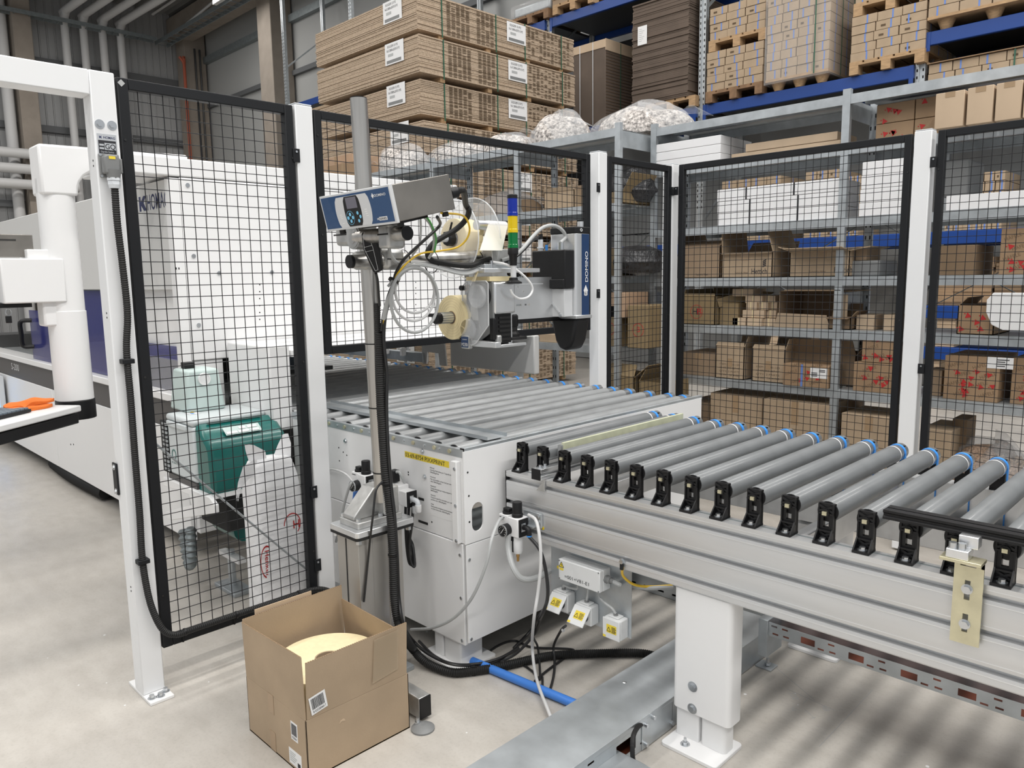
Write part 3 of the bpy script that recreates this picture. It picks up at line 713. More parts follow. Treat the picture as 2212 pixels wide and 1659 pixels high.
part('inner_wall', MB().box(MXL, 2.72, .9, -4.66, 2.78, 1.46), 'grey_blue', mc)
part('base_frame', MB().box(MXL, MY+.2, 0, -4.7, 2.8, .3), 'dark_gap', mc)
text('lettering', 'HOMAG', (-4.32, MY, 1.885), X3, Z3, .078, 'ink_blue', mc, width=.285, bold=.008)
q = Vector((-4.43, MY, 1.885)); s_ = .078/.0075
flat('logo', [(x*s_*1.25, y*s_) for x, y in [(0,0),(.002,0),(.002,.003),(.005,0),(.008,0),(.005,.004),(.008,.0075),(.005,.0075),(.002,.0045),(.002,.0075),(0,.0075)]], q, X3, Z3, 'ink_blue', mc)
text('lettering', 'S-200', (-7.75, MY+.004, .775), X3, Z3, .055, 'panel_grey', mc, width=.26)
# tinted windows
def window(x0, x1, z0, z1, y, nm='window'):
    w = part(nm, MB().box(x0, y, z0, x1, y+.006, z1), 'glass_tint', mc); return w
w = window(-7.05, -6.02, .91, 1.30, MY+.02)
part('handle', MB().tube(spline([(-7.0, MY+.02, 1.22), (-7.02, MY-.05, 1.21), (-7.02, MY-.055, 1.12), (-7.02, MY-.05, 1.02), (-7.0, MY+.02, 1.01)], 6), .017, 8), 'black_plastic', w)
window(-6.0, -5.0, .91, 1.455, MY+.03)
window(-4.98, -4.07, .91, 1.16, MY+.03)
# things inside
for (x0, x1, y0, z0, z1, m_) in ((-7.3, -7.22, 2.3, .9, 1.44, 'dark_gap'), (-7.9, -7.6, 2.4, .9, 1.40, 'plastic_white'), (-6.4, -6.0, 2.4, .9, 1.1, 'galv'), (-5.9, -5.72, 2.3, 1.12, 1.3, 'ink_red'), (-5.66, -5.5, 2.3, 1.12, 1.3, 'ink_red'), (-6.2, -5.0, 2.35, 1.02, 1.09, 'galv'), (-4.75, -4.70, 1.9, .9, 1.44, 'dark_gap'), (-4.62, -4.58, 1.85, .9, 1.44, 'dark_gap'), (-5.0, -4.4, 2.2, 1.15, 1.44, 'plastic_white')):
    part('inner_unit', MB().box(x0, y0, z0, x1, y0+.25, z1), m_, mc, bev=.004)
part('floor_panel', MB().box(-8.6, MY+.13, .902, -4.7, 2.7, .906), 'galv', mc)
# screws and vents on the white end cover
m = MB()
for (px, py) in ((405, 400), (418, 553), (473, 590), (587, 588), (429, 702)):
    p = P(px, py, x=MXR-.02); m.cut().cyl(p, p+X3*.005, .011, 12)
part('screw', m, 'bolt', mc)
m = MB()
for k in range(6): p = P(561, 615+k*15, x=MXR-.02); m.cyl(p, p+X3*.0008, .004, 8)
for k in range(6): p = P(898, 610+k*12, x=MXR-.02); m.cyl(p, p+X3*.0008, .004, 8)
for (px, py) in ((152, 902), (156, 960), (384, 580)): 
    for d in (-3, 3): p = P(px+d, py, y=MY); m.cyl(p, p-Y3*.002, .006, 8)
part('small_hole', m, 'dark_gap', mc, kind='stuff')
part('vent_strip', MB().box(MXR-.02, 1.85, 1.10, MXR-.012, 3.5, 1.118), 'plastic_white', mc)
m = MB(); y = 1.95
while y < 3.3: m.box(MXR-.0125, y, 1.125, MXR-.0105-.009+.0095, y+.010, 1.14); y += .02
part('vent_slot', m, 'dark_gap', mc, kind='stuff')
# hood at the outfeed
part('side_cover', MB().box(-3.74, 1.70, .79, -3.31, 1.812, 1.2), 'white_machine', mc, bev=.01)
part('outfeed_hood', MB().box(-3.99, 1.82, 1.138, -3.31, 3.49, 1.172), 'white_machine', mc, bev=.004)
gw = part('outfeed_guard', MB().prism([(-.82, .885), (0, .885), (0, 1.135), (-.82, 1.06)], (-3.30, 3.50, 0), X3, Z3, (0, .05, 0)), 'grey_white', mc, bev=.008)
part('guard_tab', MB().prism([(0, 0), (.05, 0), (.06, .09), (.19, .085), (.2, 0), (.28, 0), (.26, .16), (0, .14)], (-4.43, 3.49, .88), X3, Z3, (0, .012, 0)), 'grey_white', mc, bev=.002)
part('outfeed_rail', MB().box(-5.6, 3.47, .89, -4.4, 3.53, .96), 'galv_dull', mc, bev=.004)
m = MB()
for x, w_, m_ in ((-4.85, .05, 0), (-5.35, .06, 0), (-4.62, .03, 0)): m.cut().box(x, 3.43, .93, x+w_, 3.47, .99)
part('sensor', m, 'plastic_white', mc, bev=.004)
# corrugated pipe under the machine and blue light bar
solo('floor_hose', MB().corr([P(118, 1000, z=.06), P(160, 1030, z=.06), P(228, 1066, z=.06)], .05, .03, .2, 10), 'black_rubber', 'black corrugated hose lying under the white machine', 'hose', P(160, 1030, z=.01))
p = P(6, 908, y=MY-.05)
t = thing('light_bar', 'glowing blue vertical light bar at left edge of picture', 'lamp', (p.x, p.y, .2))
part('housing', MB().box(p.x-.30, p.y-.02, .20, p.x+.06, p.y+.03, .70), 'plastic_pale', t, bev=.01)
m = MB()
for k in range(16): m.box(p.x-.05, p.y-.032, .215+k*.03, p.x+.055, p.y-.02, .237+k*.03)
part('lamp_row', m, 'led_blue', t, kind='stuff')
# ------------------------------------------------------------------ control panel hanging from the beam
cp = thing('control_panel', 'white control panel with keyboard tray hanging from a rounded overhead arm', 'control panel', (-4.2, 1.13, .93))
CX, CYP = -4.21, 1.115
part('upright', MB().prism(rrect(.155, .155, .06, 6), (CX-.078, CYP-.078, .98), X3, Y3, (0,0,1.02)), 'white_machine', cp, bev=.002)
part('upright_lower', MB().prism(rrect(.165, .165, .07, 6), (CX-.083, CYP-.083, .93), X3, Y3, (0,0,.44)), 'white_machine', cp, bev=.002)
part('foot_cap', MB().prism(rrect(.172, .172, .075, 6), (CX-.086, CYP-.086, .835), X3, Y3, (0,0,.095)), 'black_plastic', cp, bev=.003)
# elbow with inside fillet
el = [(-.078, 1.92), (-.078, 2.150), (.62, 2.165), (.62, 2.045), (.17, 2.04)] + [(.17-.092*math.sin(R_(a)), 2.04-.105*(1-math.cos(R_(a)))) for a in (20, 40, 60, 75, 90)] + [(.078, 1.92)]
part('elbow', MB().prism(el, (CX-.082, CYP, 0), Y3, Z3, (.164, 0, 0)), 'white_machine', cp, bev=.012)
part('panel_box', MB().box(CX-.26, .84, 1.415, CX+.085, 1.10, 1.622), 'white_machine', cp, bev=.006)
part('panel_bracket', MB().box(CX-.05, 1.0, 1.30, CX+.06, 1.14, 1.42), 'white_machine', cp, bev=.01)
part('shelf_bracket', MB().box(CX-.10, .96, 1.62, CX+.05, 1.10, 1.665), 'white_machine', cp, bev=.004)
scr = part('screen', MB().prism([(0,0), (.30,0), (.30,.02), (0,.02)], (CX-.02, .70, 1.63), Y3, X3, (0,0,.105)), 'stainless_box', cp, bev=.003)
part('vent_slot', MB().box(CX+.0005, .70, 1.705, CX+.0015, .93, 1.712), 'dark_gap', scr)
part('key_rail', MB().box(CX-.2, .70, 1.395, CX+.04, .96, 1.414), 'black_plastic', cp)
part('key_ring', MB().tube([(CX+.05+.0*math.cos(a), .86+.012*math.cos(a), 1.375+.016*math.sin(a)) for a in [i*math.pi/6 for i in range(13)]], .0018, 6), 'bolt', cp)
part('key', MB().box(CX+.045, .845, 1.325, CX+.055, .87, 1.358), 'black_plastic', cp, bev=.003)
# tray, keyboard and cloth
ty = Matrix.Rotation(R_(-8), 3, 'Z')
p0 = P(188, 832, x=CX); d_ = Vector((.62, -.78, 0)).normalized(); n_ = Vector((.78, .62, 0))
tc = Vector((CX, CYP, .9))+d_*.34
MT = Matrix((d_, Vector((0,0,1)).cross(d_), Vector((0,0,1)))).transposed()
part('tray_arm', MB().obox(Vector((CX, CYP, .87))+d_*.22, (.5, .05, .04), MT), 'black_plastic', cp, bev=.004)
part('tray', MB().obox(tc+d_*.16+Vector((0,0,.018)), (.62, .34, .03), MT), 'white_machine', cp, bev=.006)
part('tray_skirt', MB().obox(tc+d_*.16-Vector((0,0,.028)), (.60, .32, .05), MT), 'black_plastic', cp, bev=.006)
kb = thing('keyboard', 'black and blue keyboard on white tray at left edge', 'keyboard', tc+d_*.22+Vector((0,0,.034)))
part('body', MB().obox(tc+d_*.24+Vector((0,0,.042)), (.38, .15, .014), MT), 'black_plastic', kb, bev=.003)
m = MB()
for i in range(15):
    for j in range(5): m.obox(tc+d_*(.24-.175+i*.025)+MT @ Vector((0, -.055+j*.027, 0))+Vector((0,0,.052)), (.02, .022, .008), MT)
part('keys', m, 'grey_blue', kb, kind='stuff')
def wavy(o, U, V, L, Wd, amp, n=14, k=8, th=.01):
    """folded cloth: rounded wavy slab"""
    m = MB(); o = Vector(o); U = Vector(U); V = Vector(V); top = []; bot = []
    for i in range(n+1):
        for j in range(k+1):
            a, b = i/n, j/k; h = amp*(math.sin(a*9+b*2.3)*.5+math.sin(b*7+a*3)*.5)+th*(1-(2*b-1)**4)*(1-(2*a-1)**6)
            p = o+U*(a*L+.012*math.sin(b*6))+V*(b*Wd+.01*math.sin(a*7)); top.append(p+Z3*(th+h)); bot.append(p)
    N = k+1; fs = []
    for i in range(n):
        for j in range(k):
            a = i*N+j; fs.append((a, a+N, a+N+1, a+1)); b = len(top)+a; fs.append((b+1, b+N+1, b+N, b))
    rim = [i*N for i in range(n+1)] + [n*N+j for j in range(1, k+1)] + [i*N+k for i in range(n-1, -1, -1)] + [j for j in range(k-1, 0, -1)]
    T = len(top)
    for a, b in zip(rim, rim[1:]+rim[:1]): fs.append((a, b, b+T, a+T))
    return m.add(top+bot, fs)
cl = thing('orange_cloth', 'crumpled orange cleaning cloth lying on white keyboard tray', 'cloth', tc+Vector((0,0,.035)))
part('lower_fold', wavy(tc-d_*.10+MT @ Vector((0, -.09, .034)), d_, MT @ Vector((0,1,0)), .22, .15, .006), 'orange_cloth', cl, ang=60)
part('upper_fold', wavy(tc-d_*.14+MT @ Vector((0, -.06, .052)), d_, MT @ Vector((0,1,0)), .20, .10, .008), 'orange_cloth', cl, ang=60)
# cable hanging at the post, black clip unit near the window
solo('hand_wheel_cover', MB().prism([(0, 0), (.10, 0), (.10, .23), (.06, .26), (-.03, .24), (-.04, .20), (.0, .17)], (-4.9, MY-.06, 1.42), X3, Z3, (0, .05, 0)), 'black_plastic', 'black angular plastic cover hanging left of the portal post', 'cover', (-4.85, MY-.04, 1.42), bev=.008)
# ------------------------------------------------------------------ glue melter with hopper and stand
gm = thing('glue_melter', 'grey and teal hot melt glue unit standing behind the mesh door', 'machine', (-3.45, 1.53, .0))
bx = part('body', MB().box(-3.66, 1.347, .60, -3.36, 1.72, .858), 'melter_grey', gm, bev=.012)
part('lid', MB().box(-3.665, 1.343, .858, -3.365, 1.70, .892), 'melter_grey', gm, bev=.014)
part('lid_handle', MB().box(-3.64, 1.335, .835, -3.42, 1.348, .862), 'melter_grey', gm, bev=.005)
tf = part('front_hood', MB().prism([(-3.375, .55), (-3.235, .55), (-3.215, .60), (-3.225, .765), (-3.245, .80), (-3.34, .868), (-3.375, .872)], (0, 1.355, 0), X3, Z3, (0, .375, 0)), 'teal', gm, bev=.02)
part('hood_slot', MB().prism(rrect(.26, .012, .006), (-3.344, 1.40, .8728), Y3, X3, (0,0,.002)), 'dark_gap', tf)
sl = Vector((-.58, 0, .41)).normalized()
fl = flat('display', rect(.17, .05), Vector((-3.262, 1.45, .815))+Vector((.008,0,.006)), Y3, sl, 'pale_green', tf, .002)
for i, (a, b, c, d) in enumerate(((.005, .006, .05, .014), (.06, .006, .05, .014), (.118, .006, .04, .014), (.07, .028, .03, .014), (.11, .028, .045, .014))):
    flat('key_field', rect(c, d, a, b), Vector((-3.262, 1.45, .815))+Vector((.011,0,.008)), Y3, sl, 'label_paper', tf, .0012)
part('base_tray', MB().box(-3.68, 1.345, .575, -3.36, 1.72, .60), 'stripe_dark', gm)
fl = flat('sticker', rect(.07, .05), (-3.58, 1.40, .893), X3, Y3, 'label_paper', gm)
flat('sticker_print', rect(.02, .015, .01, .02), (-3.58, 1.40, .8938), X3, Y3, 'cable_yellow', fl); flat('sticker_print', rect(.025, .015, .035, .01), (-3.58, 1.40, .8938), X3, Y3, 'blue_belt', fl)
m = MB()
for i in range(7):
    for j in range(12): m.box(-3.665+i*-.008, 1.341, .61+j*.02, -3.659+i*-.008, 1.346, .622+j*.02)
part('vent_block', MB().box(-3.74, 1.345, .60, -3.665, 1.70, .85), 'dark_gap', gm)
part('vent_grid', m, 'galv', gm, kind='stuff')
part('emblem', MB().cyl((-3.60, 1.347, .70), (-3.60, 1.3455, .70), .026, 20, hole=.019), 'teal', gm)
text('lettering', 'ROBATECH CONCEPT', (-3.635, 1.347, .655), X3, Z3, .010, 'teal', gm, width=.20)
# stand
part('stand_side', MB().prism([(-3.72, .575), (-3.20, .575), (-3.15, .55), (-3.15, .515), (-3.66, .37), (-3.72, .37), (-3.72, .40), (-3.40, .50), (-3.42, .545), (-3.72, .53)], (0, 1.33, 0), X3, Z3, (0, .02, 0)), 'white_machine', gm, bev=.003)
part('stand_tray', MB().box(-3.72, 1.35, .555, -3.22, 1.72, .575), 'white_machine', gm)
part('pump_block', MB().box(-3.6, 1.45, .36, -3.30, 1.68, .555), 'dark_gap', gm, bev=.01)
part('motor', MB().cyl((-3.60, 1.56, .34), (-3.36, 1.56, .34), .06, 16), 'teal', gm)
part('stand_leg', MB().box(-3.50, 1.62, .0, -3.44, 1.72, .42), 'white_machine', gm, bev=.004)
part('stand_foot', MB().box(-3.62, 1.50, 0, -3.40, 1.60, .02), 'galv_dull', gm, bev=.003)
part('foot_bar', MB().cyl((-3.52, 1.55, .02), (-3.52, 1.55, .2), .018, 12), 'galv', gm)
part('foot_bar', MB().box(-3.62, 1.53, .16, -3.40, 1.57, .18), 'plastic_white', gm)
solo('coiled_hose', MB().corr([(-3.70, 1.40, .30), (-3.66, 1.39, .20), (-3.60, 1.38, .15), (-3.55, 1.37, .20), (-3.53, 1.37, .36)], .028, .03, .35, 10), 'galv_dark', 'coiled dark hose looping under the glue melter', 'hose', (-3.6, 1.38, .1))
for i, r in enumerate((.10, .085, .07)):
    solo('melter_cable', MB().tube([(-3.33+.0*i, 1.60+r*math.cos(a), .45+r*.7*math.sin(a)) for a in [2*math.pi*k/20 for k in range(21)]], .007, 6), 'cable_black', ['outer', 'middle', 'inner'][i]+' black cable loop hanging under the glue melter', 'cable', (-3.33, 1.6, .38), 'cable loops under melter')
hp = thing('granulate_hopper', 'pale green tapered granulate hopper with round sight glass', 'hopper', (-3.62, 1.53, .892))
b0, b1, z0, z1 = .105, .085, .893, 1.09
cx, cy = -3.66, 1.50
vs = []
for (h, zz) in ((b0, z0), (b1, z1)):
    for (sx, sy) in ((-1,-1),(1,-1),(1,1),(-1,1)): vs.append((cx+sx*h, cy+sy*h*.9, zz))
part('body', MB().add(vs, [(0,3,2,1),(4,5,6,7),(0,1,5,4),(1,2,6,5),(2,3,7,6),(3,0,4,7)]), 'pale_green', hp, bev=.012)
c = Vector((cx+.093, cy+.0, 1.045)); part('sight_glass', MB().cyl(c-X3*.008, c+X3*.004, .024, 18), 'dial', hp)
part('sight_rim', MB().cyl(c-X3*.008, c+X3*.006, .029, 18, hole=.024), 'plastic_white', hp)
part('cap', MB().box(cx-.05, cy-.05, z1, cx+.0, cy, z1+.03), 'black_plastic', hp, bev=.004)
# door stay: thin rod across the door opening
solo('stay_rod', MB().cyl((-2.835, .99, .93), (-2.835, 1.57, .28), .0045, 8), 'galv_dull', 'thin steel rod running diagonally behind the mesh door', 'rod', (-2.835, 1.28, .28))
# ------------------------------------------------------------------ white sack
def sack():
    t = thing('white_sack', 'tall white plastic sack with red oval emblem standing behind the mesh door', 'sack', (-3.0, 1.52, 0))
    rings = []; n = 24; hs = [0, .03, .10, .2, .3, .4, .5, .58, .64, .69, .73, .755]
    rnd = random.Random(3); wob = [(rnd.uniform(.5, 1), rnd.uniform(0, 6), rnd.randint(2, 5)) for _ in range(5)]
    vs = []; fs = []
    for k, h in enumerate(hs):
        q = h/.755; sx = .075*(1-.5*max(0, (q-.86)/.14)); sy = .115*(1-.22*max(0, (q-.86)/.14)); pw = 2/4.5
        for i in range(n):
            a = 2*math.pi*i/n; c, s = math.cos(a), math.sin(a)
            w = 1+.045*sum(math.sin(f*a+p+h*9)*am for am, p, f in wob)*(.4+q)*.35
            vs.append((-3.0+.012*math.sin(h*6)+math.copysign(abs(c)**pw, c)*sx*w, 1.515+.01*h+math.copysign(abs(s)**pw, s)*sy*w, h+.02*math.sin(a*2+1)*max(0, q-.7)))
    for k in range(len(hs)-1):
        for i in range(n): j = (i+1) % n; fs.append((k*n+i, k*n+j, (k+1)*n+j, (k+1)*n+i))
    fs.append(tuple(range(n-1, -1, -1))); m = (len(hs)-1)*n; fs.append(tuple(range(m, m+n)))
    b = part('body', MB().add(vs, fs), 'sack', t, ang=80); sub = b.modifiers.new('sub', 'SUBSURF'); sub.levels = 1; sub.render_levels = 1
    def ear(name, pts, th):
        m = MB(); L = [Vector(p) for p in pts]; n = len(L)//2
        vs = L+[p+Vector((.006,.004,0)) for p in L]; f = []
        for i in range(n-1):
            f.append((2*i, 2*i+1, 2*i+3, 2*i+2)); o = 2*n; f.append((o+2*i+2, o+2*i+3, o+2*i+1, o+2*i))
        return part(name, m.add(vs, f), 'sack', t, ang=80)
    ear('torn_flap', [(-2.99, 1.45, .70), (-2.99, 1.45, .76), (-2.94, 1.38, .69), (-2.95, 1.375, .745), (-2.915, 1.335, .665), (-2.92, 1.335, .69), (-2.90, 1.315, .62), (-2.90, 1.313, .628)], .005)
    ear('torn_flap', [(-3.03, 1.44, .74), (-3.0, 1.50, .72), (-3.035, 1.43, .79), (-2.99, 1.49, .785), (-3.03, 1.425, .82), (-3.01, 1.45, .815)], .005)
    ear('torn_flap', [(-3.03, 1.54, .72), (-2.98, 1.60, .72), (-3.03, 1.575, .79), (-2.99, 1.61, .80), (-3.025, 1.60, .835), (-3.01, 1.61, .84)], .005)
    # red oval emblems, bent over the front face
    def oval(cy, cz, ry, rz, x=-2.921):
        m = MB(); k = 32; vs = []; fs = []
        for i in range(k):
            a = 2*math.pi*i/k
            for q in (1, .90): vs.append((x+.001, cy+ry*q*math.cos(a), cz+rz*q*math.sin(a)))
        for i in range(k): j = (i+1) % k; fs.append((2*i, 2*i+1, 2*j+1, 2*j))
        return part('emblem', m.add(vs, fs), 'ink_red', t)
    oval(1.440, .325, .030, .072); text('lettering', 'Henkel', (-2.9195, 1.431, .378), Vector((0,0,-1)), Y3, .020, 'ink_red', t, width=.106, bold=.008)
    oval(1.565, .46, .04, .05); text('lettering', 'H', (-2.9195, 1.565, .44), Y3, Z3, .035, 'ink_red', t, bold=.008)
sack()
# ================================================================== PRINTER STAND
st = thing('printer_stand', 'stainless steel pole stand on grey aluminium column beside open carton', 'stand', (-2.33, 1.56, 0))
part('column', MB().prism([(0,0),(.138,0),(.138,.06),(.136,.062),(.136,.128),(.138,.13),(.138,.195),(0,.195)], (-2.40, 1.465, .02), X3, Y3, (0,0,.552)), 'alu_column', st, bev=.006)
part('column_slot', MB().box(-2.345, 1.4635, .03, -2.339, 1.4655, .56), 'dark_gap', st)
part('base', MB().box(-2.42, 1.45, 0, -2.24, 1.68, .02), 'galv_dull', st, bev=.003)
fb = part('foot_bar', MB().box(-2.26, 1.469, .013, -1.939, 1.516, .088), 'cast_alu', st, bev=.003)
part('bar_cap', MB().box(-1.939, 1.469, .013, -1.934, 1.516, .088), 'black_plastic', fb, bev=.001)
p = P(912, 1577, z=0)
part('foot_pad', MB().lathe([(.040, 0), (.040, .006), (.030, .012), (.012, .018), (.008, .018)], (-1.905, 1.455, 0), (0,0,1), 24), 'plastic_grey', st)
part('foot_bolt', MB().cyl((-1.925, 1.45, .01), (-1.925, 1.45, .035), .006, 10).hexb((-1.925, 1.45, .014), (0,0,1), .011, .008), 'bolt', st)
part('gasket', MB().prism(rrect(.184, .26, .012), (-2.428, 1.449, .572), X3, Y3, (0,0,.010)), 'black_rubber', st)
part('top_plate', MB().prism(rrect(.184, .26, .012), (-2.428, 1.449, .582), X3, Y3, (0,0,.022)), 'alu_bright', st, bev=.002)
m = MB()
for (x, y) in ((-2.41, 1.468), (-2.262, 1.468), (-2.262, 1.69), (-2.41, 1.69)): m.cut().hexb((x, y, .572), (0,0,-1), .011, .016)
part('plate_bolt', m, 'bolt', st)
part('bracket_flange', MB().prism(rrect(.125, .20, .008), (-2.398, 1.475, .604), X3, Y3, (0,0,.024)), 'cast_alu', st, bev=.003)
part('bracket_gusset', MB().prism([(1.482, .628), (1.60, .628), (1.60, .735), (1.575, .735), (1.482, .64)], (-2.385, 0, 0), Y3, Z3, (.075, 0, 0)), 'cast_alu', st, bev=.004)
part('bracket_clamp', MB().box(-2.392, 1.592, .628, -2.272, 1.662, .737), 'cast_alu', st, bev=.010)
m = MB()
for p in ((-2.29, 1.488, .628), (-2.29, 1.585, .628), (-2.39, 1.488, .628)): m.cut().hexb(p, (0,0,1), .009, .011)
m.cut().hexb((-2.272, 1.605, .71), (1,0,0), .008, .008)
part('bracket_bolt', m, 'bolt', st)
PB, PT = Vector((-2.332, 1.628, .70)), Vector((-2.304, 1.574, 2.122))
PB = P(826, 1065, x=-2.304); PT = P(774.5, 213, x=-2.304); PB = PB-(PT-PB).normalized()*.03
part('pole', MB().cyl(PB, PT, .0295, 32), 'stainless', st)
part('pole_cap', MB().cyl(PT, PT+Vector((0,0,.003)), .028, 28), 'black_plastic', st)
pole = lambda z: PB+(PT-PB)*((z-PB.z)/(PT.z-PB.z))
# arm along the machine, with end cap and clamp
AX = -2.235
A0, A1 = P(760, 565, x=AX), P(1062, 553, x=AX); ad = (A1-A0).normalized()
part('arm_tube', MB().cyl(A0, A1, .0232, 28), 'stainless', st)
part('arm_cap', MB().cyl(A0-ad*.012, A0, .0225, 24), 'black_plastic', st)
pc = pole(1.565)
m = MB().box(pc.x-.045, pc.y-.045, 1.535, pc.x+.045, pc.y+.045, 1.60); part('clamp', m, 'cast_alu', st, bev=.014)
m = MB().box(AX-.035, pc.y+.005, 1.533, AX+.036, pc.y+.085, 1.607); part('clamp', m, 'cast_alu', st, bev=.016)
part('clamp_gap', MB().box(AX+.0345, pc.y+.008, 1.568, AX+.0368, pc.y+.082, 1.572), 'dark_gap', st)
# upper clamp and cross tube carrying the controller
pu = pole(1.65)
part('clamp', MB().prism(rrect(.15, .085, .02, 4), (pu.x-.055, pu.y-.10, 1.618), X3, Y3, (0,0,.075)), 'cast_alu', st, bev=.012)
part('clamp_gap', MB().box(pu.x-.056, pu.y-.101, 1.653, pu.x+.03, pu.y-.0995, 1.658), 'dark_gap', st)
c = P(770, 512, y=pu.y-.085)
part('clamp_disc', MB().cyl(c-Y3*.014, c+Y3*.03, .042, 28).cyl(c-Y3*.017, c-Y3*.014, .036, 28).cyl(c-Y3*.02, c-Y3*.017, .022, 20), 'cast_alu', st)
T0, T1 = P(772, 513, y=1.50), P(880, 503, y=1.50); T0.z = T1.z = (T0.z+T1.z)/2
part('cross_tube', MB().cyl(T0, T1, .0235, 24), 'stainless', st)
part('cross_tube_cap', MB().cyl(T1, T1+X3*.002, .0225, 24), 'black_plastic', st)
tm = T0.lerp(T1, .72)
part('tube_clamp', MB().box(tm.x-.035, tm.y-.034, tm.z-.045, tm.x+.02, tm.y+.034, tm.z+.035), 'cast_alu', st, bev=.008)
part('clamp_gap', MB().box(tm.x-.036, tm.y-.0345, tm.z-.003, tm.x+.0205, tm.y-.033, tm.z+.002), 'dark_gap', st)
# ------------------------------------------------------------------ controller
def eul(a, b, c): return Matrix.Rotation(c, 3, 'Z') @ Matrix.Rotation(b, 3, 'Y') @ Matrix.Rotation(a, 3, 'X')
RC = eul(.217, -.010, -.014); CC = Vector((-2.039, 1.482, 1.741)); CW, CD, CH = .390, .235, .1136
ct = thing('printer_controller', 'tilted stainless controller with blue front, small screen and round keys', 'controller', CC+RC @ Vector((0, 0, -CH/2)))
part('housing', MB().obox(CC+RC @ Vector((0, .004, 0)), (CW-.008, CD-.008, CH-.006), RC), 'stainless_box', ct, bev=.002)
part('bezel', MB().obox(CC+RC @ Vector((0, -CD/2+.006, 0)), (CW, .012, CH), RC), 'panel_grey', ct, bev=.002)
fo = CC+RC @ Vector((-CW/2, -CD/2, -CH/2)); FU, FV, FN = RC @ X3, RC @ Z3, RC @ -Y3
def face(name, poly, m, parent, k): return flat(name, poly, fo+FN*(.0004*k), FU, FV, m, parent, .0004)
fp = face('front_foil', rect(CW-.014, CH-.014, .007, .007), 'panel_blue', ct, 0)
def bulge(u0, u1, v0, v1, b, r=.006, n=8):
    pts = []
    for i in range(n+1): t = i/n; pts.append((u1+b*math.sin(math.pi*t)-(r*(1-min(1, min(t, 1-t)*12))), v0+(v1-v0)*t))
    for i in range(n+1): t = i/n; pts.append((u0-b*math.sin(math.pi*(1-t))+(r*(1-min(1, min(t, 1-t)*12))), v1-(v1-v0)*t))
    return pts
gp = face('grey_field', bulge(.233*CW, .688*CW, .055*CH, .885*CH, .010), 'panel_grey', fp, 1)
face('black_field', bulge(.352*CW, .560*CW, .065*CH, .875*CH, .006), 'black_plastic', fp, 2)
face('screen', rect(.150*CW, .30*CH, .383*CW, .545*CH), 'screen', fp, 3)
kc = (.405*CW, .30*CH)
ring = MB(); n = 32; vs = []; fs = []
for i in range(n):
    a = 2*math.pi*i/n
    for r in (.0215, .0203): vs.append(fo+FN*.0018+FU*(kc[0]+r*math.cos(a))+FV*(kc[1]+r*math.sin(a)))
for i in range(n): j = (i+1) % n; fs.append((2*i, 2*i+1, 2*j+1, 2*j))
part('key_ring', ring.add(vs, fs), 'key_blue', fp)
for (dx, dy) in ((0, .0105), (0, -.0105), (.0125, 0), (-.0125, 0)): face('key', circ(.0058, 14, kc[0]+dx, kc[1]+dy), 'key_blue', fp, 3)
for (dx, dy) in ((.043, .012), (.055, .0), (.043, -.012)): face('key', circ(.0055, 14, kc[0]+dx, kc[1]+dy), 'key_blue', fp, 3)
for (u, v) in ((.255, .40), (.258, .35), (.262, .30), (.27, .16), (.62, .46), (.62, .40), (.625, .345), (.63, .29)): face('indicator', rect(.012, .0022, u*CW, v*CH), 'label_paper' if u < .5 else 'plastic_white', fp, 2)
text('lettering', 'DOMINO', fo+FN*.0006+FU*(.785*CW)+FV*(.745*CH), FU, FV, .0075, 'plastic_white', fp, width=.058, bold=.006)
face('logo', [(.748*CW, .78*CH), (.765*CW, .71*CH), (.781*CW, .78*CH), (.765*CW, .85*CH)], 'plastic_white', fp, 1)
face('series_field', rect(.105*CW, .095*CH, .79*CW, .125*CH), 'plastic_white', fp, 1)
text('lettering', 'SERIES', fo+FN*.0012+FU*(.795*CW)+FV*(.143*CH), FU, FV, .0066, 'ink', fp, width=.036, bold=.006)
text('lettering', 'M', fo+FN*.0006+FU*(.763*CW)+FV*(.143*CH), FU, FV, .0066, 'plastic_white', fp, width=.008, bold=.006)
m = MB()
for (u, v) in ((-.13, -.10), (.17, .09), (.16, -.08), (-.15, .09)): q = CC+RC @ Vector((u, v, -CH/2)); m.cut().cyl(q, q-FV*.014, .0105, 14)
part('rubber_foot', m, 'black_rubber', ct)
part('mount_plate', MB().obox(CC+RC @ Vector((.02, .0, -CH/2-.004)), (.20, .12, .008), RC), 'black_plastic', ct)
part('mount_bracket', MB().obox(Vector((tm.x, tm.y-.005, (tm.z+.035+(CC.z-CH/2))/2)), (.055, .06, .03), Matrix.Identity(3)), 'cast_alu', ct, bev=.004)
q = CC+RC @ Vector((CW/2-.02, CD/2, -.005)); part('gland', MB().cyl(q, q+RC @ Vector((0, .03, 0)), .018, 14), 'black_plastic', ct)
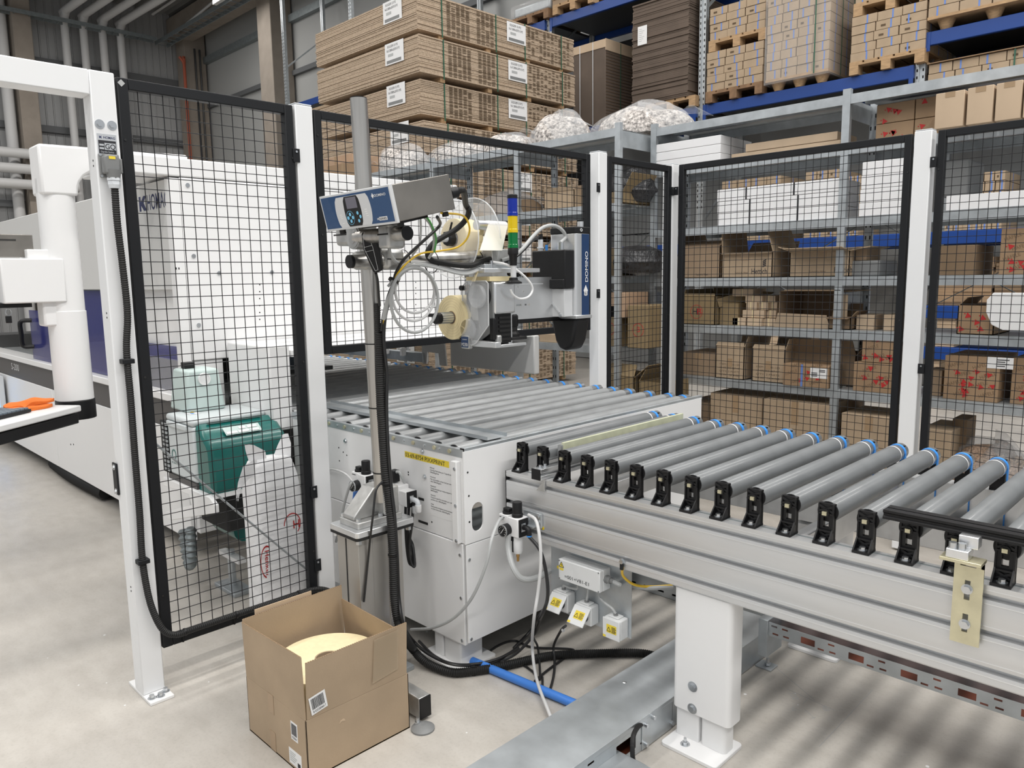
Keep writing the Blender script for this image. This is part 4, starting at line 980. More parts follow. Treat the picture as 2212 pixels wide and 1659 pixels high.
# ------------------------------------------------------------------ hand-held reader hanging on the clamp
hr = thing('handheld_reader', 'black hand-held reader with thin white outline hanging on the clamp', 'scanner', P(800, 590, x=-2.19))
h0 = P(792, 499, x=-2.175); h1 = P(812, 590, x=-2.165); hd = (h1-h0).normalized()
hs = Vector((.71, .704, 0)); hs = (hs-hd*hs.dot(hd)).normalized(); hn = hs.cross(-hd)
L_ = (h1-h0).length
body = [(-.016, .004), (.016, -.004), (.028, L_*.12), (.034, L_*.45), (.026, L_*.96), (.002, L_*1.0), (-.006, L_*.96), (-.022, L_*.40)]
part('body', MB().prism(body, h0-hn*.018, hs, hd, hn*.036), 'black_plastic', hr, bev=.006)
fr_ = [(-.012, .012), (.004, .009), (.012, L_*.40), (.013, L_*.93), (.003, L_*.94), (-.017, L_*.40)]
m = MB()
for a, b in zip(fr_, fr_[1:]+fr_[:1]): m.bar(h0+hn*.0188+hs*a[0]+hd*a[1], h0+hn*.0188+hs*b[0]+hd*b[1], .0012, .0012, up=hn)
for t_ in (.36, .47): m.bar(h0+hn*.0188+hs*-.016+hd*L_*t_, h0+hn*.0188+hs*.011+hd*L_*(t_-.01), .0012, .0012, up=hn)
part('outline', m, 'panel_grey', hr)
solo('reader_cable', MB().tube(spline([h1, P(816, 610, x=-2.2), P(818, 640, x=-2.23), P(820, 660, x=-2.245)], 6), .005, 8), 'cable_black', 'black strain relief and cable under hand-held reader', 'cable', h1)
# ================================================================== LABEL PRINTER HEAD
pm = thing('label_printer', 'silver label printing head with clear side cover and cream label rolls', 'printer', (-2.21, 2.09, 1.24))
PX0, PX1, PY0, PY1 = -2.285, -2.13, 2.022, 2.155
part('body', MB().box(PX0+.01, PY0+.02, 1.36, PX1, PY1, 1.484), 'alu_bright', pm, bev=.008)
part('back_plate', MB().box(PX0+.02, PY1-.012, 1.24, PX1-.03, PY1+.01, 1.46), 'alu_bright', pm, bev=.002)
# ribbon chamber behind the clear cover
part('ribbon_frame', MB().prism([(.0, .04), (.05, .0), (.148, .055), (.148, .242), (.03, .242), (.0, .205)], (PX0, PY0+.016, 1.243), X3, Z3, (0, .01, 0)), 'plastic_grey', pm, bev=.003)
c1 = Vector((PX0+.092, PY0+.016, 1.43)); c2 = Vector((PX0+.035, PY0+.016, 1.30))
part('ribbon_spool', MB().cyl(c1, c1-Y3*.008, .046, 28).cyl(c1-Y3*.008, c1-Y3*.010, .020, 24), 'black_plastic', pm)
part('ribbon_spool', MB().cyl(c2, c2-Y3*.006, .040, 28).cyl(c2-Y3*.006, c2-Y3*.012, .012, 16), 'plastic_grey', pm)
part('ribbon_guide', MB().prism([(.01, .10), (.045, .06), (.07, .06), (.07, .08), (.05, .08), (.03, .11), (.03, .185), (.05, .205), (.07, .205), (.07, .222), (.035, .222), (.01, .195)], (PX0, PY0+.014, 1.243), X3, Z3, (0, -.012, 0)), 'black_plastic', pm, bev=.002)
part('ribbon_window', MB().box(PX0+.03, PY0+.006, 1.335, PX0+.07, PY0+.010, 1.42), 'panel_grey', pm)
cov = [(-.006, .045), (.004, .012), (.05, -.006), (.075, .002), (.150, .075), (.152, .236), (.138, .246), (.03, .246), (.004, .225), (.0, .10)]
part('clear_cover', MB().prism(cov, (PX0, PY0-.012, 1.243), X3, Z3, (0, .004, 0)), 'cover_clear', pm)
m = MB()
for a, b in zip(cov, cov[1:]+cov[:1]): m.bar((PX0+a[0], PY0-.012, 1.243+a[1]), (PX0+b[0], PY0-.012, 1.243+b[1]), .003, .003, up=(0,1,0))
part('cover_edge', m, 'panel_grey', pm)
for c, r in ((c1, .047), (c2, .042)): part('cover_bulge', MB().lathe([(r, 0), (r, .008), (r-.004, .012), (0.0001, .012)], c-Y3*.026, (0,-1,0), 28), 'cover_clear', pm)
part('dark_bay', MB().box(PX1-.145, PY0+.03, 1.245, PX1-.012, PY1-.015, 1.36), 'black_plastic', pm)
m = MB()
for i in range(6): m.box(PX1-.012, PY0+.05, 1.255+i*.017, PX1-.008, PY1-.02, 1.264+i*.017)
part('heat_fins', m, 'black_rubber', pm, kind='stuff')
part('black_lever', MB().box(PX1-.018, PY0+.006, 1.262, PX1+.004, PY0+.022, 1.345), 'black_plastic', pm, bev=.003)
part('clamp_block', MB().box(PX1-.02, PY0+.03, 1.246, PX1+.002, PY0+.055, 1.278), 'cast_alu', pm, bev=.006)
part('peel_bar', MB().prism([(0,0), (.16,0), (.16,.022), (.0,.026)], (PX0+.02, PY0-.004, 1.232), X3, Z3, (0, .03, 0)), 'alu_bright', pm, bev=.002)
part('peel_table', MB().box(PX0+.05, PY0+.03, 1.228, PX1+.0, PY1+.06, 1.240), 'alu_bright', pm, bev=.002)
nb = part('name_block', MB().box(PX0-.002, PY0-.022, 1.222, PX0+.045, PY0+.0, 1.275), 'cast_alu', pm, bev=.004)
flat('name_field', rect(.042, .042, 0, 0), (PX0+.0005, PY0-.022, 1.228), X3, Z3, 'navy', nb)
text('lettering', 'M230i', (PX0+.003, PY0-.0228, 1.233), X3, Z3, .013, 'label_paper', nb, width=.036, bold=.006)
text('lettering', 'DOMINO', (PX0+.010, PY0-.0228, 1.257), X3, Z3, .0045, 'label_paper', nb, width=.026)
part('guide_wheel', MB().cyl((PX0-.012, PY0-.01, 1.262), (PX0-.012, PY0+.01, 1.262), .012, 16), 'black_plastic', pm)
part('knob', MB().cyl((PX0+.006, PY0-.004, 1.462), (PX0+.006, PY0-.024, 1.462), .010, 12), 'black_plastic', pm)
# mounting plates above, joined to the arm
part('top_plate', MB().box(PX0+.0, 2.0, 1.519, PX1-.01, 2.31, 1.536), 'alu_bright', pm, bev=.002)
part('top_plate', MB().box(PX0+.01, 2.02, 1.536, PX1-.03, 2.20, 1.552), 'galv', pm, bev=.002)
part('mast_block', MB().box(AX-.045, 2.075, 1.552, AX+.06, 2.17, 1.612), 'cast_alu', pm, bev=.004)
part('spacer', MB().box(PX0+.03, 2.06, 1.484, PX1-.03, 2.14, 1.519), 'alu_bright', pm)
m = MB()
for (x, y) in ((PX1-.035, 2.06), (PX1-.035, 2.16)): m.cut().cyl((x, y, 1.536), (x, y, 1.566), .007, 10)
part('plate_bolt', m, 'bolt', pm)
part('side_plate', MB().perf((PX1-.055, 2.16, 1.33), Y3, Z3, .30, .17, .004, [(.05, .055, .08, .062), (.10, .055, .13, .062), (.03, .12, .036, .126), (.06, .13, .066, .136), (.09, .11, .096, .116)]), 'alu_bright', pm)
part('cover_sheet', MB().box(PX1-.02, 2.06, 1.472, PX1+.025, 2.29, 1.475), 'cover_clear', pm)
# rolls
def label_roll(name, c, R, r, w, lab, parent=None):
    """roll with its axis along Y, front face at c"""
    t = thing(name, lab, 'label roll', c) if parent is None else parent
    prof = [(r, 0), (R-.0006, 0), (R, .0006), (R, w-.0006), (R-.0006, w), (r, w), (r, 0)]
    m = MB().lathe(prof, c, (0,1,0), 48); m.f = m.f[:-2]
    part('label_winding', m, 'label_cream', t)
    k = 0
    for rr in (R*.50, R*.62, R*.74, R*.86): part('winding_line', MB().cyl(c-Y3*.0003, c+Y3*.0005, rr, 40, hole=rr-.0005), 'card_pale', t, kind='stuff')
    part('core', MB().cyl(c-Y3*.001, c+Y3*(w+.001), r, 32, hole=r-.003), 'card_edge', t); return t
c = P(975, 686, y=2.0)
lr = label_roll('label_roll', c, .089, .026, .11, 'cream label roll on silver spindle left of printing head')
part('spindle', MB().cyl(c-Y3*.062, c+Y3*.13, .0215, 24), 'alu_bright', lr)
m = MB()
for i in range(14):
    a = 2*math.pi*i/14; q = c+Vector((math.cos(a)*.0217, -.060, math.sin(a)*.0217)); m.cyl(q, q+Y3*.058, .0016, 5)
part('spindle_ridge', m, 'galv_dark', lr, kind='stuff')
part('spindle_knob', MB().cyl(c-Y3*.084, c-Y3*.060, .023, 20).prism(rect(.03, .014, -.032, .006), c-Y3*.086, X3, Z3, (0,-.008,0)), 'black_plastic', lr, bev=.002)
c = P(979, 516, y=2.0)
ur = label_roll('label_roll', c, .079, .030, .085, 'cream label roll between clear discs above the arm tube')
for nm, dy, R in (('clear_disc', -.006, .155), ('clear_disc', .10, .165)):
    d = part(nm, MB().cyl(c+Y3*dy, c+Y3*(dy+.003), R, 48), 'clear', ur)
    part('disc_rim', MB().cyl(c+Y3*(dy-.0002), c+Y3*(dy+.0032), R, 48, hole=R-.0035), 'clear_rim', d)
part('spindle', MB().cyl(c-Y3*.075, c+Y3*.20, .014, 18), 'plastic_pale', ur)
part('spindle_hub', MB().cyl(c-Y3*.035, c-Y3*.006, .029, 8), 'black_plastic', ur, bev=.003)
part('spindle_lever', MB().bar(c-Y3*.03+Vector((.012,0,.02)), c-Y3*.03+Vector((.03,0,.062)), .007, .007).bar(c-Y3*.03+Vector((-.02,0,.022)), c-Y3*.03+Vector((.03,0,.024)), .009, .009), 'black_plastic', ur, bev=.002)
# web of labels over a guide roller
gr = thing('label_web', 'white backing paper with cream labels running over a silver guide roller', 'label web', P(1050, 520, x=-2.22))
g0 = P(1030, 486, x=-2.20); 
part('guide_roller', MB().cyl(g0, g0+Y3*.15, .0185, 24).cyl(g0-Y3*.003, g0, .0195, 24), 'alu_bright', gr)
part('web', MB().add([g0+Vector((.018,.045,.004)), g0+Vector((.018,.15,.004)), P(1085, 541, x=-2.13)+Vector((0,0,0)), P(1036, 541, x=-2.15)] + [g0+Vector((.016,.045,.004)), g0+Vector((.016,.15,.004)), P(1085, 541, x=-2.132), P(1036, 541, x=-2.152)], [(0,1,2,3), (7,6,5,4), (0,3,7,4), (1,5,6,2), (3,2,6,7), (0,4,5,1)]), 'label_web', gr)
part('web_top', MB().lathe([(.0195, .05), (.0195, .15)], g0, (0,1,0), 24), 'plastic_white', gr)
q0 = g0+Vector((-.012,.028,-.012)); q1 = P(1030, 552, x=-2.20)
m = MB()
for i in range(4):
    a = q0.lerp(q1, i/4+.01); b = q0.lerp(q1, (i+1)/4-.01); m.cut().add([a, a+Y3*.022, b+Y3*.022, b, a-X3*.001, a+Y3*.022-X3*.001, b+Y3*.022-X3*.001, b-X3*.001], [(3,2,1,0), (4,5,6,7), (0,1,5,4), (1,2,6,5), (2,3,7,6), (3,0,4,7)])
part('label', m, 'label_cream', gr)
m = MB().add([P(1030, 585, x=-2.20), P(1034, 585, x=-2.16), P(1026, 608, x=-2.17), P(1018, 608, x=-2.21)], [(0,1,2,3), (3,2,1,0)]); part('web_edge', m, 'label_cream', gr)
part('web_below', MB().box(PX0+.005, 2.03, 1.487, PX1-.015, 2.15, 1.505), 'label_cream', gr)
# ------------------------------------------------------------------ stack light
sb = Vector((-2.105, 2.12, 1.476))
sl_ = thing('stack_light', 'signal tower with blue, yellow and green lenses above the printing head', 'signal light', sb)
part('foot', MB().lathe([(.033, 0), (.033, .006), (.018, .014), (.016, .024), (.0115, .024)], sb, (0,0,1), 24), 'black_plastic', sl_)
part('stem', MB().cyl(sb+Z3*.02, sb+Z3*.075, .0115, 18), 'panel_grey', sl_)
part('socket', MB().lathe([(.014, .070), (.016, .108), (.0205, .114), (.0205, .135), (.0195, .137)], sb, (0,0,1), 22), 'black_plastic', sl_)
z = .137
for nm, h in (('lamp_green', .058), ('lamp_yellow', .063), ('lamp_blue', .066)):
    l = part(nm.split('_')[1]+'_lens', MB().lathe([(.0205, 0), (.0205, .012), (.0188, .014), (.0188, h)], sb+Z3*z, (0,0,1), 24), nm, sl_)
    m = MB()
    for i in range(20): a = 2*math.pi*i/20; q = sb+Vector((.0186*math.cos(a), .0186*math.sin(a), z+.015)); m.cyl(q, q+Z3*(h-.017), .0008, 4)
    part('lens_rib', m, nm, l, kind='stuff'); z += h
part('cap', MB().lathe([(.0200, z), (.0200, z+.012), (.017, z+.015)], sb, (0,0,1), 24), 'black_plastic', sl_)
# ------------------------------------------------------------------ label applicator
ap = thing('label_applicator', 'upright silver label applicator with black covers and blue lettered strip', 'applicator', (-2.17, 2.52, 1.19))
bx0, bx1, by0, by1 = -2.245, -2.10, 2.487, 2.586
part('body', MB().prism(rrect(bx1-bx0, by1-by0, .012), (bx0, by0, 1.335), X3, Y3, (0,0,.345)), 'alu_bright', ap, bev=.002)
part('head_cap', MB().prism(rrect(bx1-bx0+.004, by1-by0+.004, .012), (bx0-.002, by0-.002, 1.68), X3, Y3, (0,0,.028)), 'black_plastic', ap, bev=.004)
part('knob', MB().cyl((bx1-.03, by1-.03, 1.708), (bx1-.03, by1-.03, 1.732), .013, 16), 'alu_bright', ap)
part('key_switch', MB().cyl((bx1, by0+.035, 1.694), (bx1+.004, by0+.035, 1.694), .007, 14, hole=.004), 'panel_grey', ap)
ns = part('name_strip', MB().box(bx1, 2.528, 1.337, bx1+.0015, 2.576, 1.678), 'navy', ap)
text('lettering', 'DOMINO', (bx1+.0016, 2.566, 1.475), Z3, -Y3, .018, 'plastic_white', ns, width=.128, bold=.006)
flat('logo', [(0, .022), (.014, .0), (.028, .022), (.014, .046)], (bx1+.0016, 2.538, 1.418), Y3, Z3, 'plastic_white', ns)
for k in range(5): flat('logo_drip', rect(.0028, .010+.004*(k % 3), .004+k*.0045, -.004-.003*(k % 2)), (bx1+.0016, 2.538, 1.424), Y3, Z3, 'plastic_white', ns)
part('base_flange', MB().box(bx0, by0-.004, 1.322, bx1+.006, by1+.004, 1.336), 'alu_bright', ap, bev=.002)
part('valve_cover', MB().box(-2.295, 2.425, 1.452, -2.105, by0-.001, 1.612), 'black_plastic', ap, bev=.005)
part('valve_cover', MB().box(-2.31, 2.412, 1.452, -2.105, 2.425, 1.49), 'black_plastic', ap, bev=.003)
part('mount_box', MB().box(-2.27, 2.43, 1.332, -2.115, by0-.001, 1.45), 'panel_grey', ap, bev=.002)
part('mount_rib', MB().bar((-2.24, 2.428, 1.445), (-2.14, 2.428, 1.35), .004, .006, up=(0,1,0)), 'alu_bright', ap)
part('mount_flange', MB().perf((-2.30, 2.40, 1.335), X3, Z3, .03, .12, .006, [(.01, .02, .017, .027), (.01, .055, .017, .062), (.01, .09, .017, .097)]), 'alu_bright', ap)
m = MB()
for x in (-2.20, -2.135): m.cut().cyl((x, 2.43, 1.337), (x, 2.424, 1.337), .007, 10)
part('bolt', m, 'bolt', ap)
part('cable_gland', MB().cyl((-2.15, 2.45, 1.612), (-2.15, 2.45, 1.642), .013, 8), 'bolt', ap)
part('air_valve', MB().cyl((-2.265, 2.45, 1.612), (-2.265, 2.45, 1.66), .011, 14).cyl((-2.265, 2.45, 1.622), (-2.265, 2.45, 1.628), .015, 14), 'plastic_pale', ap)
part('air_valve_cap', MB().cyl((-2.265, 2.45, 1.66), (-2.265, 2.45, 1.682), .010, 14), 'black_plastic', ap)
part('air_fitting', MB().cyl((-2.23, 2.45, 1.612), (-2.23, 2.45, 1.636), .006, 10), 'blue_belt', ap)
# tapered black hood under the body
hd_ = [(0, 0), (.150, 0), (.128, -.095), (.108, -.132), (.08, -.140), (.05, -.132), (.028, -.10)]
part('lower_hood', MB().prism([(x, z) for x, z in hd_], (bx0-.004, by0+.004, 1.322), X3, Z3, (0, .094, 0)), 'black_plastic', ap, bev=.012)
# swing arm with suction pad
part('swing_arm', MB().box(-2.215, 2.19, 1.312, -2.185, by0+.01, 1.343), 'black_plastic', ap, bev=.004)
pv = Vector((-2.20, 2.20, 0))
part('arm_pivot', MB().lathe([(.026, 1.302), (.028, 1.306), (.028, 1.345), (.022, 1.352)], pv, (0,0,1), 24), 'black_plastic', ap)
part('pad_shaft', MB().lathe([(.024, 1.285), (.024, 1.303)], pv, (0,0,1), 24).lathe([(.033, 1.262), (.033, 1.272), (.022, 1.286)], pv, (0,0,1), 8), 'black_rubber', ap)
part('suction_pad', MB().box(-2.245, 2.155, 1.25, -2.155, 2.245, 1.262), 'black_rubber', ap, bev=.002)
part('arm_screw', MB().cyl((-2.185, 2.215, 1.327), (-2.182, 2.215, 1.327), .005, 8), 'bolt', ap)
# ================================================================== OPEN CARTON WITH LABEL ROLL
ox = thing('open_carton', 'open brown carton with upright flaps standing on the floor before the stand', 'carton', (-2.134, 1.238, 0))
bx0, bx1, by0, by1, zs, zt = -2.325, -1.943, 1.047, 1.430, .195, .386
w = .004
part('base', MB().box(bx0, by0, 0, bx1, by1, .005), 'card', ox)
for nm, b in (('wall', (bx0, by0, 0, bx1, by0+w, zs)), ('wall', (bx1-w, by0, 0, bx1, by1, zs)), ('wall', (bx0, by1-w, 0, bx1, by1, zs)), ('wall', (bx0, by0, 0, bx0+w, by1, zs))): part(nm, MB().box(*b), 'card', ox, bev=.0008)
def flap(a, b, lean, h0, h1, inset):
    """upright flap over wall a->b leaning by vector lean"""
    a = Vector(a); b = Vector(b); d = (b-a).normalized(); n = Vector((d.y, -d.x, 0)); l = Vector(lean); n0 = a+d*inset; n1 = b-d*inset
    q = [n0+Z3*(zs+.001), n1+Z3*(zs+.001), n1+Z3*h1+l, n0+Z3*h0+l]; vs = q+[p-n*w for p in q]
    o = part('flap', MB().add(vs, [(0,1,2,3), (7,6,5,4), (0,4,5,1), (1,5,6,2), (2,6,7,3), (3,7,4,0)]), 'card', ox)
    m = MB()
    for i in range(48):
        p = (n0+Z3*h0+l).lerp(n1+Z3*h1+l, i/48); p2 = (n0+Z3*h0+l).lerp(n1+Z3*h1+l, (i+.55)/48); m.bar(p-n*(w/2)+Z3*.0004, p2-n*(w/2)+Z3*.0004, .0042, .0012)
    part('torn_edge', m, 'card_edge', o, kind='stuff'); return o
flap((bx0, by0, 0), (bx1, by0, 0), (.0, -.004, 0), .386, .398, .002)
rf = flap((bx1, by0, 0), (bx1, by1, 0), (.010, 0, 0), .380, .380, .006)
flap((bx1, by1, 0), (bx0, by1, 0), (0, -.012, 0), .345, .352, .014)
flap((bx0, by1, 0), (bx0, by0, 0), (-.006, 0, 0), .395, .392, .002)
part('outer_flap', MB().box(bx0-.014, by0+.05, .24, bx0-.010, by1-.12, .408), 'card_pale', ox)
# tape, stickers with bar codes
def barcode(parent, o, U, V, wd, h, txt=None, seed=1, lines=True):
    o = Vector(o); U = Vector(U); V = Vector(V); s = flat('sticker', rect(wd, h), o, U, V, 'label_paper', parent); nrm = U.cross(V).normalized()
    r = random.Random(seed); m = MB(); x = wd*.10
    while x < wd*.88:
        bw = r.choice((.0008, .0012, .002)); m.prism(rect(bw, h*.62, x, h*.28), o+nrm*.0007, U, V, nrm*.0003); x += bw+r.choice((.0009, .0014))
    part('bar_code', m, 'ink', s, kind='stuff')
    if txt: text('lettering', txt, o+nrm*.0006+U*(wd*.12)+V*(h*.08), U, V, h*.13, 'ink', s, width=wd*.78)
    return s
t1 = Vector((-.10, 0, 1)).normalized()
barcode(ox, (bx1+.0025, 1.068, .205), Vector((0, .985, .17)).normalized(), Vector((.05, -.17, .985)).normalized(), .056, .060, '8 033200464 7', 3)
barcode(ox, (-2.035, by0, .10), X3, Z3, .040, .060, '8 033200464 7', 4)
s_ = flat('sticker', rect(.075, .052), (-2.055, by0, .012), X3, Z3, 'label_paper', ox)
for i in range(5): flat('print_line', rect(.03+.006*(i % 3), .0025, .006, .012+i*.007), (-2.055, by0-.0007, .012), X3, Z3, 'cable_grey', s_)
flat('print_line', rect(.016, .014, .052, .006), (-2.055, by0-.0007, .012), X3, Z3, 'ink', s_)
flat('tape', rect(.035, .066), (-2.175, by0-.0005, .132), X3, Z3, 'tape', ox); flat('tape', rect(.035, .066), (-2.175, by0-.0005, .004), X3, Z3, 'tape', ox)
cr = flat('clear_tape', [(0, 0), (.10, .012), (.104, .15), (.008, .148)], (bx1+.0055, 1.285, .220), Y3, Vector((.05,0,1)), 'tape_clear', ox)
flat('crease', [(0, 0), (.01, .006), (.024, .002), (.018, .012), (.006, .010)], (bx1+.0002, 1.16, .135), Y3, Z3, 'card_pale', ox)
rl = thing('label_roll', 'large cream label roll lying inside the open carton', 'label roll', (-2.12, 1.235, .005))
c = Vector((-2.118, 1.235, .006)); RRL = .172
m = MB().lathe([(.042, 0), (RRL, 0), (RRL, .259), (RRL-.001, .26), (.042, .26), (.042, 0)], c, (0,0,1), 64); m.f = m.f[:-2]
part('label_winding', m, 'label_side', rl)
part('core', MB().cyl(c, c+Z3*.259, .042, 40, hole=.038), 'card', rl)
# ================================================================== CABLE TRUNKING ON THE FLOOR
def slots(L, z0, z1, pitch=.075, l=.03, h=.007):
    out = []; u = .03
    while u < L-.05: out += [(u, z0, u+l, z0+h), (u+pitch/2, z1, u+pitch/2+l, z1+h)]; u += pitch
    return out
TXa, TXb, TZ = -1.525, -1.302, .112
tr = thing('cable_trunking', 'wide galvanised cable trunking on the floor running under the conveyor', 'trunking', (-1.41, 1.9, 0))
part('cover', MB().prism([(TXa, TZ-.018), (TXa, TZ), (TXb, TZ), (TXb, TZ-.018), (TXb-.0015, TZ-.018), (TXb-.0015, TZ-.0015), (TXa+.0015, TZ-.0015), (TXa+.0015, TZ-.018)], (0, .7, 0), X3, Z3, (0, 2.1, 0)), 'galv', tr, bev=.0012)
hs = [h for h in slots(1.33, .022, .078) if not (.93 < h[0] < 1.10 and True)]
part('side', MB().perf((TXb-.004, .7, .002), Y3, Z3, 1.335, TZ-.02, .0015, hs+[(1.03, .025, 1.13, .075)]), 'galv', tr)
part('side', MB().perf((TXb-.004, 2.037, .002), Y3, Z3, .76, TZ-.02, .0015, []), 'galv', tr)
part('side', MB().box(TXa+.002, .7, .002, TXa+.004, 2.8, TZ-.002), 'galv', tr)
part('end_plate', MB().box(TXa+.004, 2.796, .002, TXb-.004, 2.8, TZ-.002), 'galv', tr)
part('base', MB().box(TXa+.004, .7, 0, TXb-.004, 2.8, .002), 'orange_inner', tr)
part('joint_plate', MB().box(TXb-.002, 1.86, .004, TXb+.0005, 2.03, TZ-.012), 'galv', tr)
m = MB()
for (y, z) in ((1.875, .085), (1.875, .02), (1.915, .095), (2.02, .03)): m.cut().cyl((TXb, y, z), (TXb+.012, y, z), .007, 8)
part('trunking_bolt', m, 'bolt', tr)
m = MB()
for y in (2.46, 2.0, 2.72): m.cut().lathe([(.008, TZ), (.006, TZ+.002), (.0, TZ+.003)], (TXa+.05, y, 0), (0,0,1), 10)
part('cover_screw', m, 'bolt', tr)
fk = thing('anchor_bracket', 'galvanised anchor bracket with anchor bolt beside trunking end', 'bracket', (-1.26, 2.62, 0))
part('plate', MB().box(-1.30, 2.60, 0, -1.235, 2.66, .006), 'galv', fk, bev=.001)
part('anchor_bolt', MB().cyl((-1.262, 2.63, .006), (-1.262, 2.63, .035), .006, 10).hexb((-1.262, 2.63, .008), (0,0,1), .011, .010), 'bolt', fk)
t2 = thing('cable_trunking', 'slotted galvanised trunking on the floor seen behind the electrical plate', 'trunking', (-1.7, 2.95, 0))
part('cover', MB().box(-2.3, 2.90, .11, -1.0, 3.10, .112), 'galv', t2)
part('side', MB().perf((-2.3, 2.902, .002), X3, Z3, 1.3, .11, .0015, slots(1.3, .02, .08, .08, .035, .009)), 'galv', t2)
part('side', MB().box(-2.3, 3.098, .0, -1.0, 3.10, .11), 'galv', t2)
part('base', MB().box(-2.298, 2.904, 0, -1.0, 3.098, .002), 'dark_gap', t2)
part('foot', MB().box(-1.68, 2.84, 0, -1.62, 2.90, .006), 'galv', t2)
t3 = thing('cable_tray', 'slotted galvanised cable tray with orange inside hanging low under the conveyor', 'cable tray', (.1, 2.52, .2))
big = [(u, .012, u+.05, .036) for u in [.12+i*.165 for i in range(16)]]
sm = []
for i in range(17):
    u = i*.165-.03
    for k, v in ((.0, .038), (.035, .036), (.075, .036), (.0, .010), (.04, .008), (.08, .010)):
        a = u+k+.005
        if 0 < a < 2.6 and not any(b[0]-.006 < a+.022 and a < b[2]+.006 for b in big): sm.append((a, v, a+.022, v+.007))
part('side', MB().perf((-1.20, 2.50, .197), X3, Z3, 2.7, .052, .0015, big+sm), 'galv', t3)
part('base', MB().box(-1.20, 2.502, .196, 1.5, 2.60, .198), 'orange_inner', t3)
part('side', MB().box(-1.20, 2.598, .198, 1.5, 2.60, .225), 'galv', t3)
part('hanger', MB().box(-1.235, 2.49, .112, -1.20, 2.61, .255), 'galv_dull', t3, bev=.002)
t4 = thing('floor_duct', 'short galvanised duct end with flange at bottom edge of picture', 'trunking', (-1.17, 1.86, 0))
p = P(1370, 1659, z=.05); part('body', MB().box(p.x-.09, p.y-.35, 0, p.x+.08, p.y+.03, .055), 'galv', t4, bev=.002)
part('flange', MB().box(p.x-.085, p.y+.03, .0, p.x-.02, p.y+.09, .006), 'galv', t4, bev=.001)
solo('trunking_cable', MB().corr([P(1388, 1563, x=-1.315), P(1378, 1570, x=-1.295), P(1368, 1590, x=-1.275), P(1366, 1620, x=-1.262), P(1368, 1650, x=-1.262)], .008, .006, .12, 8), 'black_rubber', 'short black corrugated cable leaving the trunking opening', 'cable', P(1368, 1640, z=0))
# ================================================================== ELECTRICAL PLATE
EY = 2.047
ep = thing('electrical_plate', 'galvanised mounting plate hanging under the front beam of the conveyor', 'plate', (-1.66, EY, .25))
part('sheet', MB().perf((-1.853, EY+.002, .25), X3, Z3, .371, .272, .002, [(.11, .11, .114, .114), (.24, .10, .244, .104), (.115, .185, .12, .19)]), 'galv', ep)
jb = thing('junction_box', 'grey junction box lettered =001+V81-E1 on the mounting plate', 'junction box', (-1.67, 2.02, .41))
part('case', MB().box(-1.762, 2.004, .409, -1.572, EY, .487), 'box_grey', jb, bev=.003)
part('lid', MB().box(-1.762, 1.985, .409, -1.572, 2.003, .487), 'box_grey', jb, bev=.003)
text('lettering', '=001+V81-E1', (-1.733, 1.985, .422), X3, Z3, .0125, 'ink', jb, width=.112)
def warning(parent, o, s):
    o = Vector(o); tri = flat('warning_triangle', [(0, 0), (s, 0), (s/2, s*.88)], o, X3, Z3, 'yellow_label', parent)
    m = MB(); q = o-Y3*.0007
    for a, b in (((0,0), (s,0)), ((s,0), (s/2,s*.88)), ((s/2,s*.88), (0,0))): m.bar(q+X3*a[0]+Z3*a[1], q+X3*b[0]+Z3*b[1], s*.09, .0004, up=(0,1,0))
    m.prism([(s*.52,s*.55), (s*.40,s*.30), (s*.50,s*.32), (s*.46,s*.12), (s*.62,s*.40), (s*.52,s*.38), (s*.58,s*.55)], q, X3, Z3, (0,-.0004,0))
    part('warning_sign', m, 'ink', tri)
warning(jb, (-1.758, 1.985, .459), .022); flat('yellow_field', rect(.018, .009), (-1.756, 1.985, .447), X3, Z3, 'yellow_label', jb)
m = MB()
for (x, z) in ((-1.757, .414), (-1.757, .482), (-1.577, .414), (-1.577, .482)): m.cut().cyl((x, 1.985, z), (x, 1.9838, z), .003, 8)
part('lid_screw', m, 'plastic_grey', jb)
g0 = Vector((-1.572, 2.02, .452)); part('gland', MB().hexb(g0, (1,0,0), .015, .010).cyl(g0+X3*.010, g0+X3*.022, .013, 14).cyl(g0+X3*.022, g0+X3*.034, .009, 14), 'plastic_grey', jb)
for x in (-1.705, -1.655, -1.608): part('gland', MB().hexb((x, 2.025, .409), (0,0,-1), .009, .008).cyl((x, 2.025, .401), (x, 2.025, .391), .007, 12), 'plastic_grey', jb)
